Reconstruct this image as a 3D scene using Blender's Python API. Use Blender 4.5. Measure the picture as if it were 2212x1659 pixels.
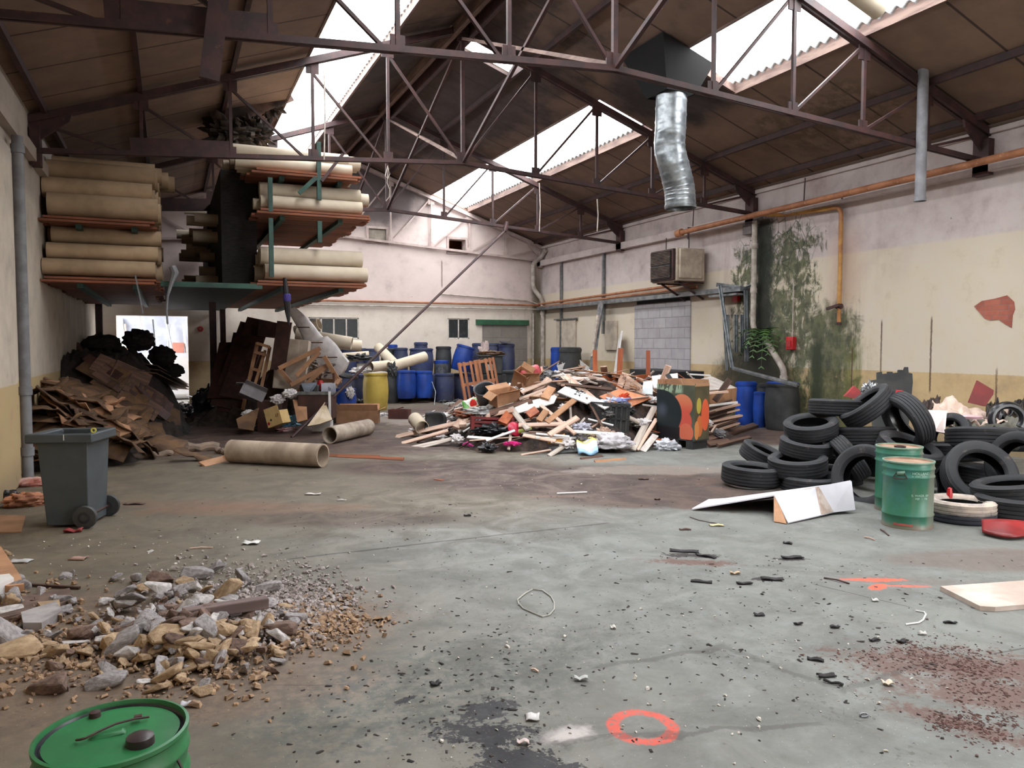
import bpy, math, random
from mathutils import Vector, Matrix, noise
for o in list(bpy.data.objects): bpy.data.objects.remove(o, do_unlink=True)
scn = bpy.context.scene; COL = scn.collection
R = math.radians
# ---------------- camera ----------------
IW, IH, FPX = 2212, 1659, 1661.0
YAW = math.atan(740/FPX); PIT = math.atan(85/FPX); CZ = 1.6
cf = Vector((math.sin(YAW)*math.cos(PIT), math.cos(YAW)*math.cos(PIT), -math.sin(PIT)))
cr = Vector((math.cos(YAW), -math.sin(YAW), 0)); cu = cr.cross(cf)
CAM = Vector((0, 0, CZ))
cd = bpy.data.cameras.new('camera'); cam = bpy.data.objects.new('camera', cd); COL.objects.link(cam)
cam.matrix_world = Matrix((( cr.x, cu.x, -cf.x, 0), (cr.y, cu.y, -cf.y, 0), (cr.z, cu.z, -cf.z, CZ), (0,0,0,1)))
cd.sensor_width = 36; cd.lens = 36*FPX/IW; cd.clip_start = .05; cd.clip_end = 200
scn.camera = cam
# ---------------- world, light, exposure ----------------
w = bpy.data.worlds.new('world'); scn.world = w; w.use_nodes = True
bg = w.node_tree.nodes['Background']; bg.inputs[0].default_value = (.985,.99,1,1); bg.inputs[1].default_value = 9.0
def portal(name, loc, sx, sy, rot):
    l = bpy.data.lights.new(name, 'AREA'); l.shape = 'RECTANGLE'; l.size = sx; l.size_y = sy
    l.cycles.is_portal = True
    o = bpy.data.objects.new(name, l); COL.objects.link(o); o.location = loc; o.rotation_euler = rot
scn.view_settings.view_transform = 'Standard'; scn.view_settings.look = 'None'
scn.view_settings.gamma = 1; scn.view_settings.use_curve_mapping = False
scn.view_settings.exposure = 0.95
cy = scn.cycles; cy.use_denoising = True; cy.max_bounces = 7; cy.diffuse_bounces = 4; cy.transparent_max_bounces = 8
cy.glossy_bounces = 2; cy.use_adaptive_sampling = True; cy.adaptive_threshold = .025; cy.sample_clamp_indirect = 6; cy.caustics_reflective = False; cy.caustics_refractive = False
# room constants
XL, XR, YB, YF = -1.7, 11.0, 22.4, -3.0
XC, RZ, SL = 4.65, 7.05, .354
TY = [2.65, 7.6, 12.5, 17.5]
def roofz(x): return RZ - SL*abs(x-XC)
slang = math.atan(SL)
for nm, x0, x1 in (('sky_portal_left', 2.1, 3.45), ('sky_portal_right', 7.3, 8.5)):
    xm = (x0+x1)/2; s = 1 if xm > XC else -1
    portal(nm, (xm, (YF+YB)/2, roofz(xm)+.2), (x1-x0)/math.cos(slang)+.1, YB-YF, (0, s*slang, 0))
portal('door_portal', (8.9, YF-.15, 1.5), 3.4, 3.1, (R(90), 0, R(180)) if False else (R(-90), 0, R(180)))
portal('yard_portal', (-.4, YB+.4, 1.2), 1.7, 2.4, (R(-90), 0, 0))
# ---------------- pixel rays (camera calibration) to world points ----------------
def ray(px, py): return cf + cr*((px-IW/2)/FPX) - cu*((py-IH/2)/FPX)
def G(px, py, z=0):
    d = ray(px, py); return CAM + d*((z-CZ)/d.z)
def PX(px, py, X):
    d = ray(px, py); return CAM + d*(X/d.x)
def PY(px, py, Y):
    d = ray(px, py); return CAM + d*(Y/d.y)
def PD(px, py, dist): return CAM + ray(px, py)*dist
fh = Vector((math.sin(YAW), math.cos(YAW), 0))
def W2(u, v, z=0): return fh*v + cr*u + Vector((0,0,z))
def UV(p): return p.dot(cr), p.x*fh.x+p.y*fh.y
# ---------------- mesh builder ----------------
class MB:
    def __init__(s): s.v=[]; s.f=[]; s.mi=[]; s.cur=0
    def add(s, vs, fs, M=None):
        b=len(s.v)
        s.v += [tuple(M @ Vector(p)) if M else tuple(p) for p in vs]
        s.f += [tuple(b+i for i in f) for f in fs]; s.mi += [s.cur]*len(fs); return s
    def box(s, c, d, M=None):
        x,y,z=c; a,b,h=d[0]/2,d[1]/2,d[2]/2
        vs=[(x+i*a,y+j*b,z+k*h) for k in(-1,1) for j in(-1,1) for i in(-1,1)]
        return s.add(vs,[(0,2,3,1),(4,5,7,6),(0,1,5,4),(2,6,7,3),(0,4,6,2),(1,3,7,5)],M)
    def span(s, a, b, M=None):
        return s.box([(a[i]+b[i])/2 for i in range(3)],[abs(b[i]-a[i]) for i in range(3)],M)
    def bar(s, a, b, w, t, up=(0,0,1)):
        a=Vector(a); b=Vector(b); M=frame(a,b,up); return s.box((0,0,0),((b-a).length,w,t),M)
    def lathe(s, prof, n=24, M=None, cap=True, a0=0, closed=True):
        vs=[];fs=[];m=len(prof)
        for i in range(n):
            a=a0+2*math.pi*i/n; c,q=math.cos(a),math.sin(a)
            vs+=[(r*c,r*q,z) for r,z in prof]
        for i in range(n):
            j=(i+1)%n
            for k in range(m-1): fs.append((i*m+k,j*m+k,j*m+k+1,i*m+k+1))
        if cap:
            if prof[0][0]>1e-5: fs.append(tuple(i*m for i in reversed(range(n))))
            if prof[-1][0]>1e-5: fs.append(tuple(i*m+m-1 for i in range(n)))
        return s.add(vs,fs,M)
    def cyl(s, a, b, r, n=12, r2=None, cap=True):
        a=Vector(a); b=Vector(b); L=(b-a).length
        return s.lathe([(r,0),(r2 if r2 else r,L)],n,zframe(a,b),cap)
    def pipe(s, a, b, r, t=.01, n=20):
        a=Vector(a); b=Vector(b); L=(b-a).length
        pr=[(r-t,0),(r,0),(r,L),(r-t,L),(r-t,0)]
        return s.lathe(pr,n,zframe(a,b),False)
    def tube(s, pts, r, n=8, cap=True):
        pts=[Vector(p) for p in pts]; rr=r if isinstance(r,(list,tuple)) else [r]*len(pts)
        vs=[];fs=[]; prev=None
        for i,p in enumerate(pts):
            d=(pts[min(i+1,len(pts)-1)]-pts[max(i-1,0)]).normalized()
            if prev is None: x=d.orthogonal().normalized()
            else: x=(prev-d*prev.dot(d)).normalized()
            prev=x; y=d.cross(x)
            vs+=[tuple(p+(x*math.cos(2*math.pi*k/n)+y*math.sin(2*math.pi*k/n))*rr[i]) for k in range(n)]
        for i in range(len(pts)-1):
            for k in range(n):
                q=(k+1)%n; fs.append((i*n+k,i*n+q,(i+1)*n+q,(i+1)*n+k))
        if cap: fs+= [tuple(reversed(range(n))),tuple((len(pts)-1)*n+k for k in range(n))]
        return s.add(vs,fs)
    def prism(s, pts, z0, z1, M=None):
        n=len(pts); vs=[(x,y,z0) for x,y in pts]+[(x,y,z1) for x,y in pts]
        return s.add(vs,[tuple(reversed(range(n))),tuple(range(n,2*n))]+[(i,(i+1)%n,n+(i+1)%n,n+i) for i in range(n)],M)
    def grid(s, nx, ny, fn, thick=0):
        vs=[fn(i/nx,j/ny) for j in range(ny+1) for i in range(nx+1)]
        return s.add(vs,[(j*(nx+1)+i,j*(nx+1)+i+1,(j+1)*(nx+1)+i+1,(j+1)*(nx+1)+i) for j in range(ny) for i in range(nx)])
    def build(s, name, m, parent=None, smooth=True, M=None, ang=.6, bevel=0, solid=0):
        me=bpy.data.meshes.new(name); me.from_pydata(s.v,[],s.f)
        ms=m if isinstance(m,(list,tuple)) else [m]
        for q in ms: me.materials.append(q)
        if len(ms)>1: me.polygons.foreach_set('material_index',s.mi)
        me.validate(); me.update()
        if smooth:
            me.polygons.foreach_set('use_smooth',[True]*len(me.polygons)); me.set_sharp_from_angle(angle=ang)
        o=bpy.data.objects.new(name,me); COL.objects.link(o)
        if parent: o.parent=parent
        if M is not None: o.matrix_world=M
        if solid:
            q=o.modifiers.new('solid','SOLIDIFY'); q.thickness=solid
        if bevel:
            q=o.modifiers.new('bevel','BEVEL'); q.width=bevel; q.segments=2; q.limit_method='ANGLE'
        return o
def frame(a,b,up=(0,0,1),mid=True):
    a=Vector(a);b=Vector(b);x=(b-a).normalized();u=Vector(up)
    if abs(x.dot(u.normalized()))>.98: u=Vector((1,0,0))
    y=u.cross(x).normalized(); z=x.cross(y); o=(a+b)/2 if mid else a
    return Matrix(((x.x,y.x,z.x,o.x),(x.y,y.y,z.y,o.y),(x.z,y.z,z.z,o.z),(0,0,0,1)))
def zframe(a,b):
    z=(Vector(b)-Vector(a)).normalized(); x=z.orthogonal().normalized(); y=z.cross(x)
    return Matrix(((x.x,y.x,z.x,a[0]),(x.y,y.y,z.y,a[1]),(x.z,y.z,z.z,a[2]),(0,0,0,1)))
def T(loc, rz=0, rx=0, ry=0): return Matrix.Translation(Vector(loc)) @ Matrix.Rotation(rz,4,'Z') @ Matrix.Rotation(ry,4,'Y') @ Matrix.Rotation(rx,4,'X')
def tag(o, label=None, cat=None, group=None, kind=None):
    if label: o['label']=label
    if cat: o['category']=cat
    if group: o['group']=group
    if kind: o['kind']=kind
    return o
def empty(name, loc=(0,0,0), rz=0, M=None):
    o=bpy.data.objects.new(name,None); COL.objects.link(o); o.location=loc; o.rotation_euler=(0,0,rz); o.empty_display_size=.1
    if M is not None: o.matrix_world=M
    return o
def struct(o): o['kind']='structure'; return o
KIDS={}
def copy_tree(o, M=None, parent=None, **kw):
    c=o.copy(); COL.objects.link(c)
    if parent is not None:
        c.parent=parent
    if M is not None: c.matrix_world=M
    for k in [q for q in bpy.data.objects if q.parent==o] if o not in KIDS else KIDS[o]: copy_tree(k,parent=c)
    if kw: tag(c,**kw)
    return c
def keep(o):
    for q in [o]+[k for k in bpy.data.objects if k.parent==o]: KIDS[q]=[k for k in bpy.data.objects if k.parent==q]
    return o
# ---------------- node maths ----------------
class N:
    nt=None
    def __init__(s,k): s.k=k
    @staticmethod
    def m(op,*a,clamp=False):
        n=N.nt.nodes.new('ShaderNodeMath'); n.operation=op; n.use_clamp=clamp
        for i,x in enumerate(a):
            if isinstance(x,N): N.nt.links.new(x.k,n.inputs[i])
            else: n.inputs[i].default_value=x
        return N(n.outputs[0])
    def __add__(s,o): return N.m('ADD',s,o)
    def __radd__(s,o): return N.m('ADD',o,s)
    def __sub__(s,o): return N.m('SUBTRACT',s,o)
    def __rsub__(s,o): return N.m('SUBTRACT',o,s)
    def __mul__(s,o): return N.m('MULTIPLY',s,o)
    def __rmul__(s,o): return N.m('MULTIPLY',o,s)
    def __truediv__(s,o): return N.m('DIVIDE',s,o)
def mx(*a):
    r=a[0]
    for b in a[1:]: r=N.m('MAXIMUM',r,b)
    return r
def mn(a,b): return N.m('MINIMUM',a,b)
def ss(x,a,b):
    n=N.nt.nodes.new('ShaderNodeMapRange'); n.interpolation_type='SMOOTHSTEP'; n.clamp=True
    if isinstance(x,N): N.nt.links.new(x.k,n.inputs[0])
    n.inputs[1].default_value=a; n.inputs[2].default_value=b
    return N(n.outputs[0])
def ns(vec,scale,detail=4,rough=.55,dist=0,sc=(1,1,1)):
    if sc!=(1,1,1):
        mp=N.nt.nodes.new('ShaderNodeMapping'); mp.inputs['Scale'].default_value=sc; N.nt.links.new(vec,mp.inputs[0]); vec=mp.outputs[0]
    n=N.nt.nodes.new('ShaderNodeTexNoise'); N.nt.links.new(vec,n.inputs['Vector'])
    n.inputs['Scale'].default_value=scale; n.inputs['Detail'].default_value=detail; n.inputs['Roughness'].default_value=rough; n.inputs['Distortion'].default_value=dist
    return N(n.outputs[0])
def vor(vec,scale,feature='F1',sc=(1,1,1)):
    if sc!=(1,1,1):
        mp=N.nt.nodes.new('ShaderNodeMapping'); mp.inputs['Scale'].default_value=sc; N.nt.links.new(vec,mp.inputs[0]); vec=mp.outputs[0]
    n=N.nt.nodes.new('ShaderNodeTexVoronoi'); n.feature=feature; N.nt.links.new(vec,n.inputs['Vector']); n.inputs['Scale'].default_value=scale
    return N(n.outputs['Distance'])
def C(r,g=None,b=None):
    if g is None: r,g,b=r
    f=lambda c:(c/255/12.92) if c/255<=.04045 else ((c/255+.055)/1.055)**2.4
    return (f(r),f(g),f(b),1)
def mixc(f,a,b):
    n=N.nt.nodes.new('ShaderNodeMix'); n.data_type='RGBA'
    for i,x in ((0,f),(6,a),(7,b)):
        if isinstance(x,N): N.nt.links.new(x.k,n.inputs[i])
        else: n.inputs[i].default_value=x
    return N(n.outputs[2])
def newmat(name, rough=.8, metal=0):
    m=bpy.data.materials.new(name); m.use_nodes=True; N.nt=m.node_tree
    b=m.node_tree.nodes['Principled BSDF']; b.inputs['Roughness'].default_value=rough; b.inputs['Metallic'].default_value=metal
    return m,b
def setc(b,c,inp='Base Color'):
    if isinstance(c,N): N.nt.links.new(c.k,b.inputs[inp])
    else: b.inputs[inp].default_value=c
def bump(b,h,strength=.3,dist=.02):
    n=N.nt.nodes.new('ShaderNodeBump'); n.inputs['Strength'].default_value=strength; n.inputs['Distance'].default_value=dist
    N.nt.links.new(h.k,n.inputs['Height']); N.nt.links.new(n.outputs[0],b.inputs['Normal'])
def pos():
    n=N.nt.nodes.new('ShaderNodeNewGeometry'); s=N.nt.nodes.new('ShaderNodeSeparateXYZ'); N.nt.links.new(n.outputs['Position'],s.inputs[0])
    return n.outputs['Position'],N(s.outputs[0]),N(s.outputs[1]),N(s.outputs[2])
def obc():
    n=N.nt.nodes.new('ShaderNodeTexCoord'); s=N.nt.nodes.new('ShaderNodeSeparateXYZ'); N.nt.links.new(n.outputs['Object'],s.inputs[0])
    return n.outputs['Object'],N(s.outputs[0]),N(s.outputs[1]),N(s.outputs[2])
def rnd():
    n=N.nt.nodes.new('ShaderNodeObjectInfo'); return N(n.outputs['Random'])
def simple(name, c1, c2=None, scale=6, rough=.75, metal=0, bmp=.0, sc=(1,1,1), var=.0, lo=.35, hi=.65, wear=None):
    m,b=newmat(name,rough,metal); v,x,y,z=obc()
    c2=c2 or tuple(k*.7 for k in c1)
    n=ns(v,scale,5,.6,0,sc); c=mixc(ss(n,lo,hi),C(c1),C(c2))
    if wear: c=mixc(ss(ns(v,scale*2.7,6,.7),wear[1],wear[1]+.12),c,C(wear[0]))
    if var:
        q=rnd(); h=N.nt.nodes.new('ShaderNodeHueSaturation'); N.nt.links.new(c.k,h.inputs['Color'])
        N.nt.links.new((1-var+q*(2*var)).k,h.inputs['Value']); c=N(h.outputs[0])
    setc(b,c)
    if bmp: bump(b,n,bmp,.01)
    return m
MT={}
def dist_ell(x,y,cx,cy,rx,ry,rot=0):
    c,s=math.cos(rot),math.sin(rot); dx=x-cx; dy=y-cy
    a=(dx*c+dy*s)/rx; b=(dy*c-dx*s)/ry
    return N.m('SQRT',a*a+b*b)
# ======================= surfaces of the setting =======================
def floor_mat():
    m,b=newmat('floor_paint',.62); v,x,y,z=pos()
    big=ns(v,.45,5,.6); med=ns(v,2.2,6,.65,.6); fine=ns(v,14,5,.7); spk=ns(v,60,3,.7)
    jit=(med-.5)*1.1+(big-.5)*.5+(fine-.5)*.35
    jit2=(ns(v,7.5,6,.75,.8)-.5)*2.2+(ns(v,34,4,.7)-.5)*1.3
    def blob(px,py,rx,ry,rot=0,a=1.12,c=.72,amp=1.0):
        p=G(px,py); return 1-ss(dist_ell(x,y,p.x,p.y,rx,ry,rot)+(jit*amp if rx>.6 else jit2*min(1.5,amp*.8)+jit*.3),c,a)
    yr=YAW*-1
    c=mixc(ss(med,.3,.72),C(122,123,118),C(102,102,98))
    c=mixc(ss(ns(v,5,6,.7),.48,.7)*.5,c,C(130,133,131))
    # olive brown dust over the left part
    left=1-ss(x+jit*1.2,-.6,2.6); farl=ss(y+jit*1.5,5.2,7.5)*(1-ss(x+jit*1.4-(y-6)*.35,2.6,5.0))
    c=mixc(mx(left*.85,farl*.8),c,mixc(ss(med,.35,.7),C(110,98,80),C(88,76,62)))
    # damp brown ground round the heaps
    D=mx(blob(1250,1035,2.3,1.15,yr),blob(1480,1075,1.7,.62,yr),blob(960,1010,1.7,.8,yr),blob(760,960,2.6,1.2,yr),blob(1650,940,2.5,1.4,yr),blob(430,930,2.4,3.2,0),
         blob(1170,900,4.3,4.0,yr),blob(1500,880,4,4.5,yr),blob(760,1120,1.2,.35,yr)*.6)
    far=ss(y+jit,11.0,12.5)*(1-blob(930,882,3.4,2.4,0)*.85)
    c=mixc(mx(D*.93,far*.85),c,mixc(ss(med,.35,.68),C(86,66,58),C(60,46,42)))
    # dry pale patches
    c=mixc(mx(blob(940,905,2.2,1.2,yr),blob(1420,1015,1.3,.35,yr))*.75,c,C(128,118,110))
    # ochre rubble dust
    c=mixc(mx(blob(420,1400,1.0,.8,0),blob(700,1340,.42,.5,0),blob(120,1400,.9,1.1,0),blob(500,1500,.7,.3,0))*.8,c,mixc(ss(fine,.3,.7),C(122,104,88),C(98,82,72)))
    c=mixc(blob(560,1100,1.2,.25,-.3)*.4,c,C(120,88,70))
    # red-brown litter dust at right
    rb=mx(blob(2080,1440,.55,.22,-.6,1.3,.5,2.2),blob(2160,1500,.5,.2,-.9,1.3,.5,2.2),blob(2060,1560,.3,.09,-1.1,1.3,.5,2),blob(1500,1215,.35,.08,-.6,1.2,.6,1.6),blob(1960,1255,.5,.1,-.5,1.2,.6,1.6)*.3,blob(2140,1210,.9,.3,-.4)*.5)
    c=mixc(rb*.85,c,C(98,70,62))
    # grey scuffed area and black oil
    scuff=mx(blob(960,1480,.85,.5,0,1.3,.4,1.4),blob(1150,1400,.5,.35,0,1.3,.4,1.2)*.8,blob(760,1560,.7,.35,0,1.2,.5,1.4))
    c=mixc(scuff*ss(fine,.38,.62)*.75,c,C(72,76,72))
    oil=mx(blob(1045,1535,.13,.10,.3,1.0,.8,2.0),blob(1050,1585,.26,.11,-.6,1.0,.8,2.0),blob(1130,1645,.22,.12,-.6,1.0,.8,2.0),blob(880,1510,.06,.02,.4,1.0,.8,1.4))
    c=mixc(oil*.95,c,C(32,30,34))
    ch=mx(blob(1490,1200,.22,.06,-.5,1.05,.8,1.8),blob(1712,1208,.14,.04,-.4,1.05,.8,1.8),blob(1660,1250,.12,.04,-.3,1.05,.8,1.8))
    c=mixc(ch,c,C(50,44,44))
    # white powder
    c=mixc(blob(1225,1588,.14,.08,0,1.2,.2,.7)*.7,c,C(205,195,192))
    # painted orange ring and splash
    p=G(1388,1570); e=G(1462,1570); rr=(e-p).length
    d=N.m('SQRT',(x-p.x)*(x-p.x)+(y-p.y)*(y-p.y))
    ring=1-ss(N.m('ABSOLUTE',d-rr*.86)+(fine-.5)*.05,.018,.034)
    sp=mx(blob(1890,1252,.22,.045,-.45,1.05,.8,.9),blob(1895,1268,.1,.05,.2,1.05,.8,.9),blob(1960,1266,.16,.02,-.45,1.05,.8,.7))
    c=mixc(ring*ss(ns(v,48,4,.7),.34,.5)*.92,c,C(206,84,68)); c=mixc(sp*.9,c,C(226,96,72))
    op=mx(blob(1180,1072,.35,.04,yr,1.1,.6,1),blob(420,1090,1.1,.3,-.4,1.2,.3,1)*.5)
    c=mixc(op*.35,c,C(150,94,76))
    # joints and cracks
    def line(x0,y0,x1,y1,wd,am=.05):
        a=G(x0,y0);e=G(x1,y1);dx=e.x-a.x;dy=e.y-a.y;L=math.hypot(dx,dy);nx,ny=-dy/L,dx/L
        off=N.m('ABSOLUTE',(x-a.x)*nx+(y-a.y)*ny+(med-.5)*am)
        t=((x-a.x)*(dx/L)+(y-a.y)*(dy/L)); ins=ss(t,-.05,0)*(1-ss(t,L,L+.05))
        return (1-ss(off,wd*.4,wd))*ins
    cr_=mx(line(630,1207,970,1168,.025,.05),line(970,1168,1310,1130,.02,.05),line(1290,1445,1560,1395,.035,.2)*.6,line(1560,1395,1830,1495,.03,.2)*.5,line(1830,1495,2000,1435,.03,.2)*.6,line(1200,1600,1760,1560,.035,.3)*.6,line(1760,1262,1960,1310,.008,.05),line(2150,1412,2212,1400,.008,.02),line(600,1480,740,1480,.006,.03)*.7)
    c=mixc(cr_*.75,c,C(58,54,52))
    # specks
    dk=ss(vor(v,9),.0,.13); c=mixc((1-dk)*.55,c,C(60,54,50)); shred=ss(ns(v,26,3,.6,1.2),.60,.66)*ss(ns(v,1.3,4,.6),.42,.6); c=mixc(shred*.5,c,C(66,62,58)); c=mixc(ss(ns(v,11,6,.8),.55,.72)*.28,c,C(88,84,80)); c=mixc(ss(ns(v,3.4,6,.8,1.0),.56,.68)*.22,c,C(104,84,76))
    c=mixc(ss(spk,.66,.74)*.5,c,C(60,56,52)); c=mixc(ss(ns(v,90,2,.5),.70,.76)*.55,c,C(205,200,192))
    setc(b,c); b.inputs['Specular IOR Level'].default_value=.35
    N.nt.links.new((.5+ss(med,.3,.7)*.3).k,b.inputs['Roughness']); bump(b,fine+spk*.4,.25,.006)
    return m
def wall_mat(name,kind):
    m,b=newmat(name,.85); v,x,y,z=pos()
    big=ns(v,.7,5,.6); med=ns(v,2.6,6,.65); fine=ns(v,18,4,.7); drip=ns(v,2.2,5,.6,0,(1,1,.13) if kind!='right' else (1,1,.13))
    j=(big-.5)
    if kind=='right':
        top=C(196,184,180); cream=C(208,196,170); ochre=C(196,170,128)
        cream_on=(1-ss(z+(fine-.5)*.05,3.18,3.24))
        c=mixc(cream_on*(.45+.4*ss(med,.3,.7)),mixc(ss(med,.35,.7),top,C(176,162,160)),cream)
        c=mixc(ss(drip,.5,.72)*(1-ss(y+j*2,13.2,14.5))*ss(y,8.6,10.2)*.55,c,C(150,132,122))
        sh=ss(big,.5,.7)*ss(z,2.2,3.6)*(1-ss(y,11,13))*.55; c=mixc(sh,c,C(158,136,130))
    elif kind=='back':
        top=C(208,190,184); cream=C(208,200,186); ochre=C(194,172,136)
        c=mixc(ss(z,2.9,2.75),mixc(ss(med,.35,.75),top,C(196,178,174)),cream)
        c=mixc(1-ss(z+(med-.5)*.2,2.72,2.8),c,mixc(ss(med,.3,.7),C(218,205,192),C(206,192,179)))
        c=mixc(ss(x+j,9.6,11.1)*ss(drip,.42,.62)*.65,c,C(128,112,102))
        soot=(1-ss(dist_ell(x,z,5.6,6.2,1.9,1.5)+(med-.5)*.5,.55,1.1)); c=mixc(soot*.9,c,C(62,52,52))
        c=mixc(ss(z,3.6,5)*(1-ss(x,7.3,9))*.0,c,C(100,90,90))
    else:
        top=C(196,184,168); cream=C(198,188,170); ochre=C(176,156,114)
        c=mixc(ss(med,.3,.7),top,C(176,164,150))
        if kind=='left': c=mixc(ss(z,3.55,3.75)*.5,c,C(150,140,136))
    oc=1-ss(z+(fine-.5)*.03,1.15,1.17)
    c=mixc(oc,c,mixc(ss(med,.3,.7),ochre,C(178,152,114)))
    # general grime
    c=mixc(ss(med,.55,.75)*.3,c,C(140,126,116)); c=mixc((1-ss(z+j*.4,0,.5))*.55,c,C(110,96,82))
    if kind=='right':
        # damp: a wet column, green growth and cracked paint
        colx=N.m('ABSOLUTE',y-12.2)
        dampY=1-ss(N.m('ABSOLUTE',y-11.9+j*1.5),.7,2.3); dampZ=(1-ss(z+j*1.2,3.4,4.3))
        broad=dampY*dampZ
        n1=ns(v,3.1,7,.72,.8); n2=ns(v,9,6,.75,.5,(1,1,.35))
        g=ss(n1*.6+n2*.4+broad*.30,.70,.80)
        low=ss(n1*.5+drip*.5+(1-ss(y,9.3,13.6))*.0+(1-ss(N.m('ABSOLUTE',y-11.4),1.0,2.6))*(1-ss(z,1.8,3.3))*.34,.68,.84)
        gc=mixc(ss(n2,.35,.6),C(72,84,44),C(38,48,30))
        c=mixc(mx(g,low)*.92,c,mixc(ss(ns(v,5,5,.7),.4,.65),gc,C(92,92,66)))
        c=mixc((1-ss(colx+(n2-.5)*.6+(med-.5)*.3,.14,.36))*ss(z,.1,.5)*(1-ss(z,4.0,4.4))*.95,c,C(26,29,23))
        c=mixc((1-ss(N.m('ABSOLUTE',y-10.75)+(n2-.5)*.4,.06,.2))*(1-ss(z,1.4,2.1))*.9,c,C(40,48,30))
        c=mixc((1-ss(N.m('ABSOLUTE',y-9.85)+(n2-.5)*.45,.1,.34))*(1-ss(z,1.2,1.9))*ss(drip,.4,.6)*.9,c,C(96,100,46))
        c=mixc((1-ss(dist_ell(y,z,12.6,.8,1.3,.9)+(n1-.5)*.8,.6,1.05))*.9,c,C(40,38,28))
        craz=1-ss(vor(v,4.6,'DISTANCE_TO_EDGE',(1,1,.7)),.0,.045)
        c=mixc(craz*(1-ss(dist_ell(y,z,11.9,3.55,1.2,.75)+(med-.5)*.6,.7,1.1))*.85,c,C(34,52,38))
        # pinkish efflorescence under the valve pipe
        c=mixc((1-ss(N.m('ABSOLUTE',y-10.15)+(med-.5)*.5,.1,.55))*(1-ss(z,2.0,2.9)*0)*ss(z,2.1,2.5)*(1-ss(z,3.3,3.9))*.45,c,C(176,140,120))
        # vertical rusty seams
        for yy,z0,z1 in ((9.35,.5,1.95),(8.42,.8,1.98),(7.35,.6,1.2),(9.95,.5,1.5)):
            p=(1-ss(N.m('ABSOLUTE',y-yy+(fine-.5)*.03),.008,.022))*ss(z,z0,z0+.1)*(1-ss(z,z1,z1+.1)); c=mixc(p*.85*ss(drip,.3,.5),c,C(78,52,40))
    if kind=='back':
        c=mixc((1-ss(N.m('ABSOLUTE',x-10.85)+(med-.5)*.4,.05,.3))*(1-ss(z,3.2,4.2))*.8,c,C(84,78,52))
        c=mixc((1-ss(N.m('ABSOLUTE',x-7.64+(fine-.5)*.03),.01,.03))*ss(z,3.3,3.4)*(1-ss(z,4.1,4.2))*.7,c,C(90,60,50))
    if kind=='left':
        c=mixc(ss(ns(v,5,6,.7),.62,.72)*(1-ss(z,.9,1.2))*.5,c,C(90,82,70))
    hole=1-ss(vor(v,1.4),.0,.03); c=mixc(hole*.8*ss(z,1.2,1.6),c,C(70,62,58))
    setc(b,c); bump(b,med+fine*.3,.2,.01); return m
def ceil_mat():
    m,b=newmat('fibre_ceiling_board',.9); v,x,y,z=pos()
    med=ns(v,1.6,6,.65); fine=ns(v,20,4,.6); big=ns(v,.4,3,.5)
    c=mixc(ss(med,.3,.7),C(128,104,88),C(112,90,77))
    c=mixc(ss(ns(v,.9,3,.5),.5,.7)*.4,c,C(96,80,72))
    per=1.118
    fr=N.m('FRACT',(y+.25)/per); seam=mx(1-ss(fr,.012,.02),ss(fr,.98,.988)); 
    c=mixc(seam*.85,c,C(40,27,25))
    soot=1-ss(dist_ell(x,y,5.0,15.6,2.6,6.6)+(med-.5)*1.2+(big-.5)*.8,.55,1.12)
    soot2=1-ss(dist_ell(x,y,7.9,11.2,1.1,1.5)+(med-.5)*.8,.6,1.1)
    soot3=(1-ss(dist_ell(x,y,3.9,14.2,.6,1.3)+(med-.5)*.8,.7,1.0))
    c=mixc(mx(soot*.86,soot2*.97,soot3),c,mixc(ss(med,.35,.65),C(40,34,35),C(66,57,58)))
    st=(1-ss(dist_ell(x,y,9.9,9.6,1.2,1.9)+(med-.5)*1.6,.45,1.0)); c=mixc(st*ss(ns(v,4,6,.75),.42,.6)*.8,c,C(84,70,56))
    setc(b,c); bump(b,med,.15,.01); return m
def board_edge_mat(): return simple('grey_timber',(120,98,88),(86,66,60),3,.8,sc=(4,.6,4))
MT['floor']=floor_mat(); MT['wr']=wall_mat('right_wall_plaster','right'); MT['wb']=wall_mat('back_wall_plaster','back'); MT['wl']=wall_mat('left_wall_plaster','left'); MT['wf']=wall_mat('front_wall_plaster','front'); MT['ceil']=ceil_mat()
MT['steel']=simple('red_oxide_steel',(66,38,36),(44,27,28),5,.65,wear=((96,58,42),.6))
MT['steelp']=simple('cream_painted_steel',(186,168,162),(166,146,140),5,.7,wear=((110,70,50),.66))
MT['rust']=simple('rusty_orange_pipe',(168,112,78),(140,88,58),4,.6,wear=((196,150,120),.58))
MT['galv']=simple('galvanised_steel',(150,154,156),(112,116,120),7,.38,.75)
MT['greyp']=simple('grey_plastic_pipe',(126,126,130),(108,106,110),6,.6)
MT['whitep']=simple('dirty_white_pipe',(186,176,166),(150,138,128),6,.6)
MT['edge']=board_edge_mat()
MT['dark']=simple('dark_void',(26,24,26),(18,17,19),6,.8)
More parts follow.
